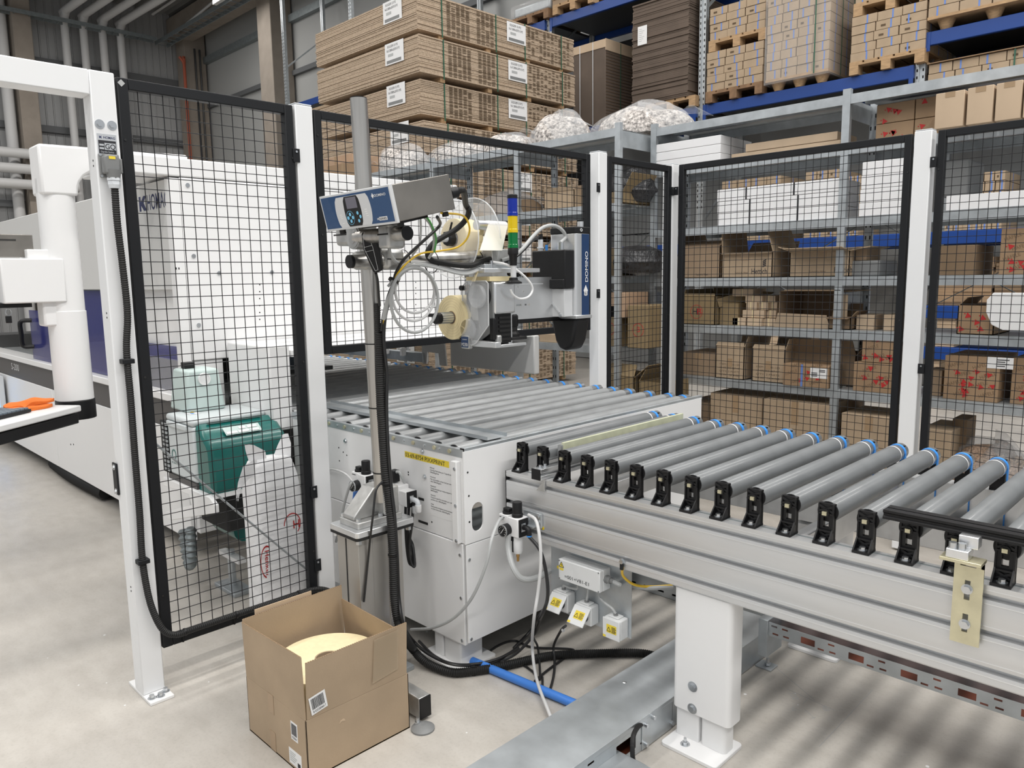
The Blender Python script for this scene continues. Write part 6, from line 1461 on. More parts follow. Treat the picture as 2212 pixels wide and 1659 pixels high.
# level 2 (under the top board)
b0 = P(1407, 345, y=S2Y+.02)
for i in range(3):
    z = LV2[1]+.002+i*.062; a, b = P(1407, 320, y=S2Y+.01), P(1557, 300, y=S2Y+.01)
    t = carton(['bottom', 'middle', 'top'][i]+' of three flat white boxes stacked under the top shelf board', a.x, b.x, S2Y+.01, S2Y+.46, z, z+.060, 'card_white', group='flat white boxes', name='flat_box', cat='box')
    flat('dark_strap', rect(.006, .060), (b.x, S2Y+.15, z), Y3, Z3, 'ink', t)
    flat('dark_strap', rect(.006, .060), (b.x, S2Y+.33, z), Y3, Z3, 'ink', t)
a, b = P(1640, 330, y=S2Y+.1), P(1815, 310, y=S2Y+.1)
for i in range(2): carton(['lower', 'upper'][i]+' of two thin kraft boxes right of the flat white boxes', P(1580+i*30, 330, y=S2Y+.1).x, b.x-.02*i, S2Y+.1, S2Y+.42, LV2[1]+.002+i*.056, LV2[1]+.055+i*.056, 'card_pale', group='thin kraft boxes', name='flat_box', cat='box')
for i in range(2):
    for j in range(2):
        x = P(1892, 280, y=5.12).x+i*.225; z = LV2[1]+.002+j*.118
        t = carton(('lower' if j == 0 else 'upper')+(' left' if i == 0 else ' right')+' brown carton with red marks behind the three pale cartons', x, x+.22, 5.12, 5.45, z, z+.115, 'card_red', group='red marked cartons under top board'); red_marks(t, x, x+.22, 5.12, z, z+.115, 4, i*3+j+11, .035, False)
for i, (pa, pb, pt) in enumerate(((2018, 2080, 204), (2086, 2142, 192), (2147, 2203, 182), (2207, 2262, 172))):
    yy = S2Y-.12; a, b = P(pa, 272, y=yy), P(pb, 268, y=yy); top = P(pa, pt, y=yy).z
    carton(['leftmost', 'second', 'third', 'rightmost'][i]+' of the pale square cartons jutting over the shelf edge', a.x, b.x, yy, yy+.42, LV2[1]+.003, top, 'card_pale', group='pale square cartons', tape=.15)
# level 3: long white boxes
zz = LV2[2]+.002
for i in range(3):
    a, b = P(1551, 440, y=S2Y+.02), P(1812, 430, y=S2Y+.02)
    t = carton(['bottom', 'middle', 'top'][i]+' of three long white boxes with black straps on the shelf', a.x-.004*i, b.x, S2Y+.02, S2Y+.36, zz+i*.085, zz+i*.085+.082, 'card_white', group='long white boxes', name='long_box', cat='box')
    for k in (.28, .68): flat('dark_strap', rect(.012, .082), (a.x+(b.x-a.x)*k-.03*(i == 2), S2Y+.0195, zz+i*.085), X3, Z3, 'ink', t)
for i in range(4):
    a, b = P(1856, 440, y=S2Y+.01), P(1952, 430, y=S2Y+.01)
    carton(['bottom', 'second from bottom', 'third from bottom', 'top'][i]+' of the four short white boxes stacked beside a near shelf upright', a.x+.003*i, b.x, S2Y+.01, S2Y+.42, zz+i*.083, zz+i*.083+.081, 'card_white', group='short white boxes', name='flat_box', cat='box')
a, b = P(2044, 430, y=S2Y+.01), P(2230, 430, y=S2Y+.01)
carton('long white box on shelf below grey crate at right edge', a.x, b.x, S2Y+.01, S2Y+.3, zz, zz+.085, 'card_white', name='long_box', cat='box')
solo('grey_crate', MB().box(P(2040, 400, y=5.18).x, 5.12, zz+.0885, P(2097, 400, y=5.18).x, 5.45, zz+.30), 'plastic_grey', 'grey plastic crate lying on the long white box at right', 'crate', (P(2068, 400, y=5.2).x, 5.28, zz+.0885), bev=.01)
# level 4
t, x0, x1, y, z, zt = shelfbox('brown carton with maker lettering and raised flap, left on shelf', 1560, 1669, 545, 3, 'card', flaps=(('L', 5, .20), ('R', -18, .22), ('B', 40, .10), ('F', 100, .03)))
text('lettering', 'Hettich', (x0+.23, y, z+.025), X3, Z3, .038, 'ink', t, width=.115, bold=.007); text('lettering', 'Technik für Möbel', (x0+.105, y, z+.027), X3, Z3, .014, 'print_dark', t, width=.10)
m = MB()
for k in range(4): m.prism([(0, 0), (.025, .012), (.025, .020), (0, .008)], (x0+.315, y-.0008, z+.07+k*.012), X3, Z3, (0, -.0006, 0))
part('logo', m, 'ink', t, kind='stuff'); flat('tape', rect(.06, .05), (x0+.15, y-.0003, zt-.06), X3, Z3, 'tape', t)
t, x0, x1, y, z, zt = shelfbox('brown carton with maker lettering half hidden by shelf upright', 1707, 1836, 542, 3, 'card', flaps=(('F', 80, .12), ('B', 75, .1), ('L', 70, .1), ('R', 80, .12)))
text('lettering', 'Hettich', (x0+.30, y, z+.025), X3, Z3, .038, 'ink', t, width=.115, bold=.007); text('lettering', 'Technik für Möbel', (x0+.135, y, z+.027), X3, Z3, .014, 'print_dark', t, width=.11)
flat('tape', rect(.06, .05), (x0+.19, y-.0003, zt-.05), X3, Z3, 'tape', t)
t, x0, x1, y, z, zt = shelfbox('open brown carton at left end of shelf beside lettered carton', 1475, 1556, 532, 3, 'card_mid', flaps=(('L', 20, .15), ('R', -8, .02), ('F', -70, .10)), y0=S2Y+.06)
text('lettering', 'Technik für Möbel', (x1-.20, y, z+.02), X3, Z3, .014, 'ink', t, width=.10)
a, b = P(1824, 575, y=S2Y+.08), P(1900, 575, y=S2Y+.08)
solo('grey_crate', MB().box(a.x, S2Y+.08, LV2[3]+.001, b.x, S2Y+.4, LV2[3]+.10), 'plastic_grey', 'low grey plastic crate right of the shelf upright', 'crate', ((a.x+b.x)/2, S2Y+.2, LV2[3]), bev=.01)
carton('small brown carton lying on the low grey crate', a.x+.06, b.x-.09, S2Y+.10, S2Y+.34, LV2[3]+.1015, LV2[3]+.19, 'card_mid')
t, *_ = shelfbox('dark brown carton behind near post on shelf, right bay', 2030, 2110, 530, 3, 'card_dark')
t, x0, x1, y, z, zt = shelfbox('carton with red marks cut by right edge, above wire shelf lip', 2164, 2260, 492, 3, 'card_red', y0=S2Y+.05); red_marks(t, x0, x1, y, z, zt, 6, 21, .035)
# level 5
t, x0, x1, y, z, zt = shelfbox('olive carton with ringed letters HB and crooked flaps', 1477, 1545, 640, 4, 'card_olive', depth=.42, flaps=(('F', -25, .02), ('L', -5, .05), ('B', 10, .06)))
text('lettering', 'H', (x0+.075, y, z+.075), X3, Z3, .045, 'ink', t, width=.04, bold=.007); text('lettering', 'B', (x0+.115, y, z+.075), X3, Z3, .045, 'ink_red', t, width=.035, bold=.007)
part('ring', MB().cyl((x0+.112, y, z+.095), (x0+.112, y-.001, z+.095), .052, 28, hole=.049), 'ink_red', t)
part('side_flap', MB().prism([(0, 0), (.22, .06), (.42, .045), (.38, .02), (.02, -.06)], (x1, S2Y+.05, zt-.02), Vector((.75, .66, 0)), Z3, (0, .004, 0)), 'card_olive', t)
carton('olive carton body half behind the HB carton', x1+.01, x1+.16, S2Y+.08, S2Y+.42, z+.001, zt-.05, 'card_olive')
r = random.Random(5); k = 0
small = [(1582, 1612, 683, 5.08, 4), (1614, 1646, 683, 5.06, 4), (1650, 1676, 684, 5.10, 4), (1604, 1652, 666, 5.08, 1), (1654, 1678, 668, 5.12, 1), (1582, 1604, 655, 5.14, 1), (1612, 1636, 652, 5.08, 2), (1638, 1660, 651, 5.10, 2), (1662, 1680, 652, 5.14, 2), (1610, 1648, 637, 5.10, 3), (1650, 1676, 638, 5.14, 3), (1582, 1628, 625, 5.12, 5)]
zrow = {4: 1.131, 1: 1.188, 2: 1.245, 3: 1.290, 5: 1.338}
for i, (pa, pb, pt, yy, rw) in enumerate(small):
    a, b = P(pa, pt, y=yy), P(pb, pt, y=yy)
    if rw == 3: zr = 1.302
    t = carton('small taped kraft box, %s, in heap right of HB carton' % ['bottom left', 'bottom middle', 'bottom right', 'second row left', 'second row right', 'second row far left', 'third row left', 'third row middle', 'third row right', 'fourth row left', 'fourth row right', 'topmost'][i], a.x, b.x-.004, yy, yy+.2, zrow[rw]+.001, zrow[rw]+.055, 'card_pale', group='small kraft boxes heaped on shelf', name='small_box', cat='box')
    flat('yellow_tape', rect(.006, .055), ((a.x+b.x)/2-.01, yy-.0003, zrow[rw]+.001), X3, Z3, 'label_cream', t)
# big open carton lying on its side
a, b = P(1683, 660, y=S2Y+.06), P(1802, 660, y=S2Y+.06); z = LV2[4]; zt = P(1740, 628, y=S2Y+.06).z
t = thing('open_side_carton', 'torn open brown carton lying on its side on middle shelf', 'carton', ((a.x+b.x)/2, 5.25, z))
for bx in ((a.x, 5.06, z+.001, b.x, 5.44, z+.006), (a.x, 5.06, zt-.005, b.x+.1, 5.44, zt), (a.x, 5.06, z, a.x+.005, 5.44, zt), (b.x-.005, 5.06, z, b.x, 5.44, zt), (a.x, 5.435, z, b.x, 5.44, zt)): part('wall', MB().box(*bx), 'card_mid', t)
part('flap', MB().prism([(-.03, 0), (.36, 0), (.345, .10), (.01, .11)], (a.x, 5.055, z+.002), X3, Vector((0, -.3, .9)), (0, .004, 0)), 'card_pale', t)
part('flap', MB().prism([(0, 0), (.10, 0), (.10, .20), (.02, .20)], (b.x-.01, 5.05, z+.03), X3, Z3, (0, .004, 0)), 'card', t)
part('flap', MB().box(a.x+.06, 5.0, zt+.002, b.x+.06, 5.06, zt+.007), 'card_mid', t)
t, *_ = shelfbox('small dark open carton before shelf upright', 1790, 1838, 684, 4, 'card_dark', y0=S2Y+.045, depth=.2, flaps=(('B', 10, .08), ('F', 100, .05), ('R', 40, .05)))
t, *_ = shelfbox('small kraft carton right of shelf upright', 1850, 1889, 680, 4, 'card_pale', y0=5.1, depth=.2)
t, *_ = shelfbox('small kraft carton beside rear shelf upright', 1908, 1932, 680, 4, 'card_pale', y0=5.1, depth=.2)
t, x0, x1, y, z, zt = shelfbox('open carton with red marks behind the rounded white panel', 2070, 2150, 660, 4, 'card_red', flaps=(('L', -40, .06), ('R', 60, .08))); red_marks(t, x0, x1, y, z, zt, 5, 31, .035, False)
a, b = P(2128, 690, y=4.96), P(2250, 690, y=4.96); zb, zt = P(2180, 700, y=4.96).z, P(2180, 628, y=4.96).z
solo('rounded_sheet', MB().prism([(.0, .10), (.03, .03), (.09, .0), (.40, .0), (.40, .21), (.03, .21), (.0, .17)], (a.x, 4.965, LV2[4]+.035), X3, Z3, (0, .02, 0)), 'plastic_white', 'white sheet with rounded corner leaning on shelf at right edge', 'sheet', (a.x+.2, 4.97, LV2[4]+.035), bev=.004)
# level 6
shelfbox('plain brown carton at far left of the lower shelf', 1472, 1546, 762, 5, 'card_mid', tape=.3, y0=S2Y+.06)
for i, (pa, pb, pt) in enumerate(((1547, 1608, 748), (1626, 1696, 754))):
    t, x0, x1, y, z, zt = shelfbox(['left', 'right'][i]+' one of two tall printed cartons on the lower shelf', pa, pb, pt, 5, 'card', group='tall printed cartons', flaps=(('F', -30, .03), ('R', 15, .08), ('B', 5, .07)))
    for k in range(4): text('lettering', ['ITEM 87120-120', 'HF SPE SNS 067-12"', 'Q\'TY: 2 PARTS', 'N.W: 16 KGS'][k], (x0+.03, y, z+.10-k*.026), X3, Z3, .013, 'print_dark', t, width=(x1-x0)*.72)
    flat('tape', rect(.04, .06), ((x0+x1)/2-.02, y-.0003, z+.09), X3, Z3, 'tape', t)
t, x0, x1, y, z, zt = shelfbox('carton with red marks, blue strap and white address label', 1692, 1790, 788, 5, 'card_red', y0=S2Y-.02, depth=.35); red_marks(t, x0, x1, y, z, zt, 5, 41, .03)
flat('blue_strap', rect(.014, zt-z), (x0+.125, y-.0012, z+.001), X3, Z3, 'strap_blue', t); l = flat('address_label', rect(.115, .068), (x0+.19, y-.0012, z+.065), X3, Z3, 'label_paper', t)
for k in range(5): flat('print_line', rect(.04, .005, .008 if k < 3 else .06, .012+k*.010), (x0+.19, y-.002, z+.065), X3, Z3, 'ink', l)
for i in range(2):
    z = LV2[5]+.001+i*.19; a, b = P(1856-(12 if i == 0 else -4), 800, y=S2Y+.01), P(1930, 800, y=S2Y+.01)
    t = carton(['lower', 'upper'][i]+' of two stacked red marked cartons beside the near fence post', a.x, b.x, S2Y+.01, S2Y+.36, z, z+.187, 'card_red', group='stacked red marked cartons'); red_marks(t, a.x, b.x, S2Y+.01, z, z+.187, 6, 51+i, .036)
t, *_ = shelfbox('open carton with spread flaps behind the strapped red marked carton', 1700, 1850, 762, 5, 'card_mid', y0=5.18, depth=.28, flaps=(('L', 35, .16), ('R', 40, .16), ('F', 20, .10)))
t, x0, x1, y, z, zt = shelfbox('big printed carton with red marks and address label, right bay', 2042, 2162, 770, 5, 'card_red', depth=.42); red_marks(t, x0, x1, y, z, zt, 12, 61, .032)
l = flat('address_label', rect(.13, .065), (x0+.22, y-.0012, z+.20), X3, Z3, 'label_paper', t)
for k in range(4): flat('print_line', rect(.04+.02*(k % 2), .005, .05, .012+k*.012), (x0+.22, y-.002, z+.20), X3, Z3, 'ink', l)
t, x0, x1, y, z, zt = shelfbox('red marked carton cut by right edge on the lower shelf', 2188, 2280, 775, 5, 'card_red', y0=5.06); red_marks(t, x0, x1, y, z, zt, 6, 71, .03)
shelfbox('small brown carton left of the big printed carton', 2000, 2036, 800, 5, 'card_mid', y0=5.1, depth=.2)
# bottom row
shelfbox('narrow brown carton at left end of bottom row', 1480, 1533, 868, 6, 'card_mid', y0=5.1)
shelfbox('wide brown carton in bottom row under the shelf', 1535, 1647, 853, 6, 'card', tape=.25)
t, *_ = shelfbox('wide brown carton with bulging lid in bottom row', 1650, 1790, 868, 6, 'card', y0=S2Y-.02, tape=.3)
shelfbox('brown carton right of shelf upright in bottom row', 1818, 1940, 898, 6, 'card', y0=S2Y-.01, tape=.2)
shelfbox('dark carton at the back of bottom row', 1800, 1850, 862, 6, 'card_dark', y0=5.3, depth=.15)
t, x0, x1, y, z, zt = shelfbox('brown carton numbered 309 behind the near fence post', 1990, 2056, 928, 6, 'card', y0=S2Y+.02)
text('lettering', '309', (x1-.17, y, z+.20), X3, Z3, .03, 'ink', t, width=.07, bold=.007)
shelfbox('dark carton beside bag of wooden dowels', 2058, 2090, 905, 6, 'card_dark', y0=5.2, depth=.2)
# bags
def bag(name, label, c, sx, sy, h, m, seed, tails=2, neck=False):
    t = thing(name, label, 'bag', c); r = random.Random(seed); c = Vector(c)
    def blob(s, top):
        n, k = 22, 8; vs = []; fs = []; ph = [r.uniform(0, 6) for _ in range(6)]
        for i in range(k+1):
            v = i/k; a = v*math.pi/2; rad = math.cos(a)**.55 if i < k else .0; zz = math.sin(a)
            for j in range(n):
                q = 2*math.pi*j/n; w = 1+.09*math.sin(3*q+ph[0]+v*2)+.06*math.sin(5*q+ph[1])+.04*math.sin(2*q+ph[2]+3*v)
                hh = top*(1+.16*math.sin(2*q+ph[3])+.1*math.sin(3*q+ph[4]))*zz
                vs.append(c+Vector((sx*s*rad*w*math.cos(q), sy*s*rad*w*math.sin(q), .003+hh)))
        for i in range(k):
            for j in range(n): b = (j+1) % n; fs.append((i*n+j, i*n+b, (i+1)*n+b, (i+1)*n+j))
        fs.append(tuple(range(n-1, -1, -1))); return MB().add(vs, fs)
    part('filling', blob(.93, h*.86), m, t, ang=70)
    part('film', blob(1.0, h), 'bag_film', t, ang=70)
    for i in range(tails):
        s = -1 if i else 1; q = c+Vector((s*sx*.85, r.uniform(-.3, .3)*sy, h*.35)); pts = []
        for k in range(5):
            f = k/4; pts.append((q+Vector((s*f*sx*.35, -.04-.06*f, h*(.15+.35*math.sin(f*3)*.6))), q+Vector((s*f*sx*.38, .08+.05*f, h*(.25-.2*f)))))
        vs = [p for ab in pts for p in ab]; part('film_tail', MB().add(vs, [(2*k, 2*k+1, 2*k+3, 2*k+2) for k in range(4)]), 'bag_film', t, ang=70)
    return t
tz = 2.574
for i, (px, py, sx, sy, h, lab) in enumerate(((862, 365, .38, .17, .23, 'clear bag of small white fittings at left on the shelf top'), (985, 345, .44, .18, .17, 'flat clear bag of fittings on shelf top behind controller'), (1090, 315, .26, .18, .15, 'small clear bag of fittings on shelf top left of the brown filled bags'), (1205, 297, .27, .19, .23, 'clear bag of brown fittings in the middle of shelf top'))):
    p = P(px, py, y=S1Y+.22); bag('fittings_bag', lab, (p.x, S1Y+.24, tz), sx, sy, h, 'fittings', 20+i)
p = P(1355, 270, y=5.1); bag('fittings_bag', 'large clear bag of brown fittings lying across both shelf tops', (p.x, S2Y+.24, 2.604), .50, .20, .23, 'fittings', 31)
p = P(2135, 990, y=5.1); bag('dowel_bag', 'big clear bag of wooden dowels on the floor at right', (p.x, 5.22, .105), .27, .17, .36, 'dowels', 41, 1)
q = Vector((p.x, 5.22, .105)); m = MB(); r = random.Random(9)
for i in range(420):
    a = r.uniform(math.pi*.75, math.pi*2.1); zz = r.uniform(.03, .30); f = math.sqrt(max(.05, 1-(zz/.34)**2)); c = q+Vector((.255*f*math.cos(a), .160*f*math.sin(a), zz))
    d = Vector((r.uniform(-1, 1), r.uniform(-.4, .4), r.uniform(-.6, .6))).normalized(); m.cyl(c-d*.017, c+d*.017, .0045, 6)
part('dowels', m, 'card_pale', bpy.data.objects['dowel_bag'], kind='stuff')
# cartons and bags on unit 1
def box1(label, px0, px1, pyt, zl, m, y0=S1Y+.03, depth=.36, **k):
    a, b = P(px0, pyt, y=y0), P(px1, pyt, y=y0); return carton(label, a.x, b.x, y0, y0+depth, zl+.001, max(zl+.05, (a.z+b.z)/2), m, **k), a.x, b.x, y0
box1('pinkish brown carton at left end of shelf top', 690, 762, 338, 2.57, 'card_inner', y0=S1Y+.12, tape=.3)
box1('orange brown taped carton before pinkish carton on shelf top', 706, 775, 352, 2.57, 'card_red', y0=S1Y+.02, depth=.09, tape=.9)
box1('pinkish brown carton behind the pole on shelf top', 800, 838, 335, 2.57, 'card_inner', y0=S1Y+.2, depth=.2)
box1('brown carton on shelf left of third fence post', 1175, 1240, 413, 2.035, 'card', flaps=(('F', 20, .03), ('L', -20, .05)))
box1('brown carton partly behind third fence post', 1242, 1300, 398, 2.035, 'card_mid', y0=S1Y+.14)
p = P(1090, 450, y=S1Y+.2); bag('foil_bag', 'dark translucent bag lying on shelf behind the signal tower', (p.x, S1Y+.24, 2.037), .40, .18, .20, 'card_dark', 51)
box1('olive carton with flap through the narrow fence panel', 1300, 1345, 415, 2.035, 'card_olive', y0=S1Y+.06, flaps=(('R', 30, .15), ('L', -10, .08)))
for i, (pa, pb) in enumerate(((1296, 1338), (1356, 1402))):
    t, x0, x1, y = box1(['left', 'right'][i]+' of two olive cartons with red ringed letter behind the narrow panel', pa, pb, 660, .965, 'card_olive', group='olive ringed cartons')
    part('ring', MB().cyl(((x0+x1)/2, y, 1.10), ((x0+x1)/2, y-.001, 1.10), .05, 24, hole=.046), 'ink_red', t); text('lettering', 'B', ((x0+x1)/2-.015, y, 1.085), X3, Z3, .04, 'ink_red', t, bold=.007)
box1('pinkish carton above the olive ringed cartons', 1300, 1350, 632, 1.187, 'card_inner', depth=.3)
box1('small brown carton on shelf under the label applicator', 1165, 1215, 722, .965, 'card', depth=.25)
box1('dark open carton on the floor behind narrow fence panel', 1312, 1370, 812, .10, 'card_olive', flaps=(('R', 50, .15), ('F', -30, .1)))
box1('brown open carton on the floor behind corner post', 1380, 1430, 825, .10, 'card_olive', flaps=(('L', -30, .1),))
box1('tall brown carton on shelf behind narrow panel', 1296, 1318, 535, 1.50, 'card_olive')
p = P(1330, 390, y=S1Y+.3); solo('black_bag', MB().lathe([(.001, 0), (.16, .02), (.22, .10), (.19, .2), (.1, .27), (.001, .29)], (p.x+.12, S1Y+.32, 2.037), (0,0,1), 16), 'dark_stuff', 'shiny black plastic bag on the shelf behind corner post', 'bag', (p.x+.12, S1Y+.32, 2.037))
p = P(1385, 500, y=S1Y+.3); solo('black_bag', MB().lathe([(.001, 0), (.18, .02), (.23, .10), (.19, .18), (.1, .22), (.001, .23)], (p.x-.02, S1Y+.28, 1.502), (0,0,1), 16), 'dark_stuff', 'shiny black plastic bag on middle shelf behind narrow panel', 'bag', (p.x-.02, S1Y+.28, 1.502))
# ================================================================== PALLET RACK
RY = 9.4; RD = 1.05
rk = thing('pallet_rack', 'tall pallet rack with blue beams and galvanised uprights behind the shelves', 'rack', (-5, RY+.5, 0))
RX = [-16.7, -13.95, -11.2, -8.46, -5.715, -2.985, -.25, 2.5]
for x in RX:
    for y in (RY, RY+RD):
        part('upright', MB().prism([(-.05, 0), (-.012, 0), (-.012, .012), (.012, .012), (.012, 0), (.05, 0), (.05, .07), (.044, .07), (.044, .006), (.018, .006), (.018, .018), (-.018, .018), (-.018, .006), (-.044, .006), (-.044, .07), (-.05, .07)], (x, y, 0), X3, Y3, (0,0,8.2)), 'galv_rack', rk)
    m = MB()
    for k in range(64):
        for s in (-.031, .031): m.box(x+s-.008, RY-.001, 2.4+k*.075, x+s+.008, RY+.001, 2.4+k*.075+.030)
    part('upright_holes', m, 'dark_gap', rk, kind='stuff')
    for k in range(5):
        z = .8+k*1.4; part('frame_brace', MB().bar((x, RY+.06, z), (x, RY+RD, z+.8), .03, .03), 'galv_rack', rk)
LEV = {0: (1.93, 3.75, 5.5), 1: (1.93, 3.75, 5.5), 2: (1.93, 3.75, 5.5), 3: (1.93, 3.75, 5.5), 4: (1.93, 3.75, 5.9), 5: (.66, 1.12, 1.93, 3.42, 4.06, 5.6), 6: (1.93, 3.75)}
for i in range(len(RX)-1):
    for z in LEV[i]:
        for y in (RY-.045, RY+RD+.02):
            part('beam', MB().box(RX[i]+.052, y, z-.14, RX[i+1]-.052, y+.05, z), 'rack_blue', rk, bev=.006)
        for s, x in ((1, RX[i]), (-1, RX[i+1])): part('beam_connector', MB().box(x+s*.053, RY-.05, z-.2, x+s*.10, RY-.046, z-.001), 'rack_blue', rk)
        if z > 1: part('deck', MB().box(RX[i]+.06, RY+.01, z-.05, RX[i+1]-.06, RY+RD, z-.012), 'dark_shutter', rk)  # dark steel decks added to shade the bays
# ------------------------------------------------------------------ pallets
def pallet(label, x, y, z, w=.8, d=1.2, m='wood'):
    """base corner x,y (left front)"""
    t = thing('wooden_pallet', label, 'pallet', (x+w/2, y+d/2, z), 'wooden pallets in the rack'); o = Vector((x, y, z)); 
    bk = None
    for i in range(3):
        for j in range(3):
            p = o+Vector(((w-.1)*i/2, (d-.14)*j/2, .0)); part('block', MB().box(p.x, p.y, p.z+.02, p.x+.1, p.y+.14, p.z+.10), m, t)
        part('bottom_board', MB().box(x+(w-.1)*i/2, y, z+.001, x+(w-.1)*i/2+.1, y+d, z+.02), m, t)
    for j in range(3): part('stringer', MB().box(x, y+(d-.14)*j/2, z+.10, x+w, y+(d-.14)*j/2+.14, z+.12), m, t)
    for k in range(5): part('top_board', MB().box(x+(w-.14)*k/4, y, z+.12, x+(w-.14)*k/4+.14, y+d, z+.142), m, t)
    return t
BW, BH, BD = .262, .097, .29
sb_me = meshdata('box_body', MB().box(0, 0, 0, 1, 1, 1), 'card')
def strapped(label, x, y, z, w, d, h, group, k=.6, mat_='card'):
    t = thing('strapped_box', label, 'box', (x+w/2, y+d/2, z), group)
    part('body', MB().box(x, y, z, x+w, y+d, z+h), mat_, t)
    part('strap', MB().box(x+w*k-.008, y-.0015, z, x+w*k+.008, y-.0003, z+h), 'strap_blue', t)
    part('strap', MB().box(x+w+.0003, y+d*.5-.008, z, x+w+.0015, y+d*.5+.008, z+h), 'strap_blue', t)
    if random.random() < .3: part('print', MB().box(x+w*.2, y-.0012, z+h*.3, x+w*.4, y-.0003, z+h*.55), 'print_dark', t)
ORD = ['first', 'second', 'third', 'fourth', 'fifth', 'sixth']; NUM = ['one', 'two', 'three', 'four', 'five', 'six', 'seven', 'eight', 'nine', 'ten', 'eleven', 'twelve']
def load(label, x, y, z, w, d, layers, group, nx=3, ny=3, seed=1, jit=.012, h=BH):
    """layers of strapped boxes on a pallet; only the two visible sides and the top are stacked as boxes"""
    r = random.Random(seed)
    for L in range(layers):
        zz = z+L*(h+.002); bw = w/nx; bd = d/ny
        off = [.0, .33, -.33][L % 3]*bw*.35
        for i in range(nx):
            for j in range(ny):
                if j > 0 and i < nx-1 and L < layers-1: continue
                a = x+i*bw+(0 if i == 0 else off*.5); b = x+(i+1)*bw+(0 if i == nx-1 else off*.5)
                jx, jy = r.uniform(-jit, jit), r.uniform(0, jit)
                strapped('%s, %s of its row, layer %s from below%s' % (label, ORD[i], NUM[L], ', row %s' % NUM[j] if j else ''), a+.004+max(-.003, jx*.2), y+j*bd+jy+.003, zz+.001, b-a-.010, bd-.012, h-.004, group, r.choice((.3, .5, .62, .7)))
zb = 3.752
x1_ = P(1532, 230, y=RY).x
pallet('dark wooden pallet under left load of small strapped boxes', x1_, RY-.1, zb, m='wood_dark')
load('strapped box, left pallet lower tier', x1_, RY-.09, zb+.143, .80, .95, 5, 'strapped boxes on left pallet, lower tier', seed=1)
pallet('wooden pallet between two tiers of left box load', x1_+.02, RY-.08, zb+.143+5*.099+.003)
load('strapped box, left pallet upper tier', x1_+.02, RY-.07, zb+.288+5*.099+.006, .78, .92, 4, 'strapped boxes on left pallet, upper tier', seed=2)
x2_ = P(1662, 210, y=RY).x; w2 = P(1797, 180, y=RY).x-x2_
pal = thing('wooden_pallet', 'pressed wood pallet with cone feet under wrapped box load', 'pallet', (x2_+w2/2, RY+.4, zb), 'wooden pallets in the rack')
part('deck', MB().box(x2_, RY-.12, zb+.10, x2_+w2, RY+.95, zb+.13), 'wood', pal)
for i in range(3):
    for j in range(2): part('foot', MB().cyl((x2_+.12+i*(w2-.24)/2, RY+.0+j*.8, zb), (x2_+.12+i*(w2-.24)/2, RY+.0+j*.8, zb+.10), .05, 12, r2=.09), 'wood', pal)
load('strapped box, wrapped middle pallet', x2_, RY-.12, zb+.131, w2, 1.05, 9, 'strapped boxes on middle pallet', 4, 3, 3, h=.105)
t = thing('shrink_wrap', 'clear shrink wrap with green straps around the middle box load', 'film', (x2_+w2/2, RY+.4, zb+.06))
part('film', MB().box(x2_-.012, RY-.135, zb+.07, x2_+w2+.012, RY+.945, zb+.131+9*.107+.008), 'film', t)
for k in (.78,): part('strap', MB().box(x2_+w2*k, RY-.139, zb+.10, x2_+w2*k+.014, RY-.137, zb+.131+9*.107), 'strap_green', t)
for k in (.3, .62): part('strap', MB().box(x2_+w2+.0135, RY-.12+1.05*k, zb+.10, x2_+w2+.0155, RY-.106+1.05*k, zb+.131+9*.107), 'strap_green', t)
x3_ = P(1840, 190, y=RY).x
pallet('wooden pallet under right load of small strapped boxes', x3_, RY-.1, zb)
load('strapped box, right pallet lower tier', x3_, RY-.09, zb+.143, .80, .95, 5, 'strapped boxes on right pallet, lower tier', seed=4)
pallet('wooden pallet between two tiers of right box load', x3_+.01, RY-.08, zb+.143+5*.099+.003)
load('strapped box, right pallet upper tier', x3_+.02, RY-.07, zb+.288+5*.099+.006, .78, .92, 3, 'strapped boxes on right pallet, upper tier', seed=5)
# right bay: wrapped low load and the load above
x4 = P(2008, 150, y=RY).x
load('strapped box, low wrapped load', x4, RY-.05, 3.422, 1.25, .9, 3, 'strapped boxes, low wrapped load', 5, 2, 6)
solo('kraft_sheet', MB().box(x4-.01, RY-.07, 3.422+.30, x4+1.25, RY+.85, 3.422+.307), 'card_red', 'thin brown sheet lying on the low wrapped load', 'sheet', (x4+.6, RY+.4, 3.722))
part('strap', MB().box(x4+.80, RY-.056, 3.43, x4+.815, RY-.054, 3.715), 'strap_green', bpy.data.objects['kraft_sheet'])
x5 = P(2012, 30, y=RY).x
pl5 = thing('wooden_pallet', 'pressed wood pallet on the upper blue beam at right', 'pallet', (x5+.6, RY+.4, 4.062), 'wooden pallets in the rack')
part('deck', MB().box(x5, RY-.12, 4.16, x5+1.2, RY+.8, 4.19), 'wood', pl5)
for i in range(3): part('foot', MB().cyl((x5+.15+i*.45, RY+.02, 4.062), (x5+.15+i*.45, RY+.02, 4.16), .05, 12, r2=.09), 'wood', pl5)
load('strapped box, top right corner load', x5, RY-.11, 4.192, 1.2, .9, 3, 'strapped boxes top right', 4, 2, 7)
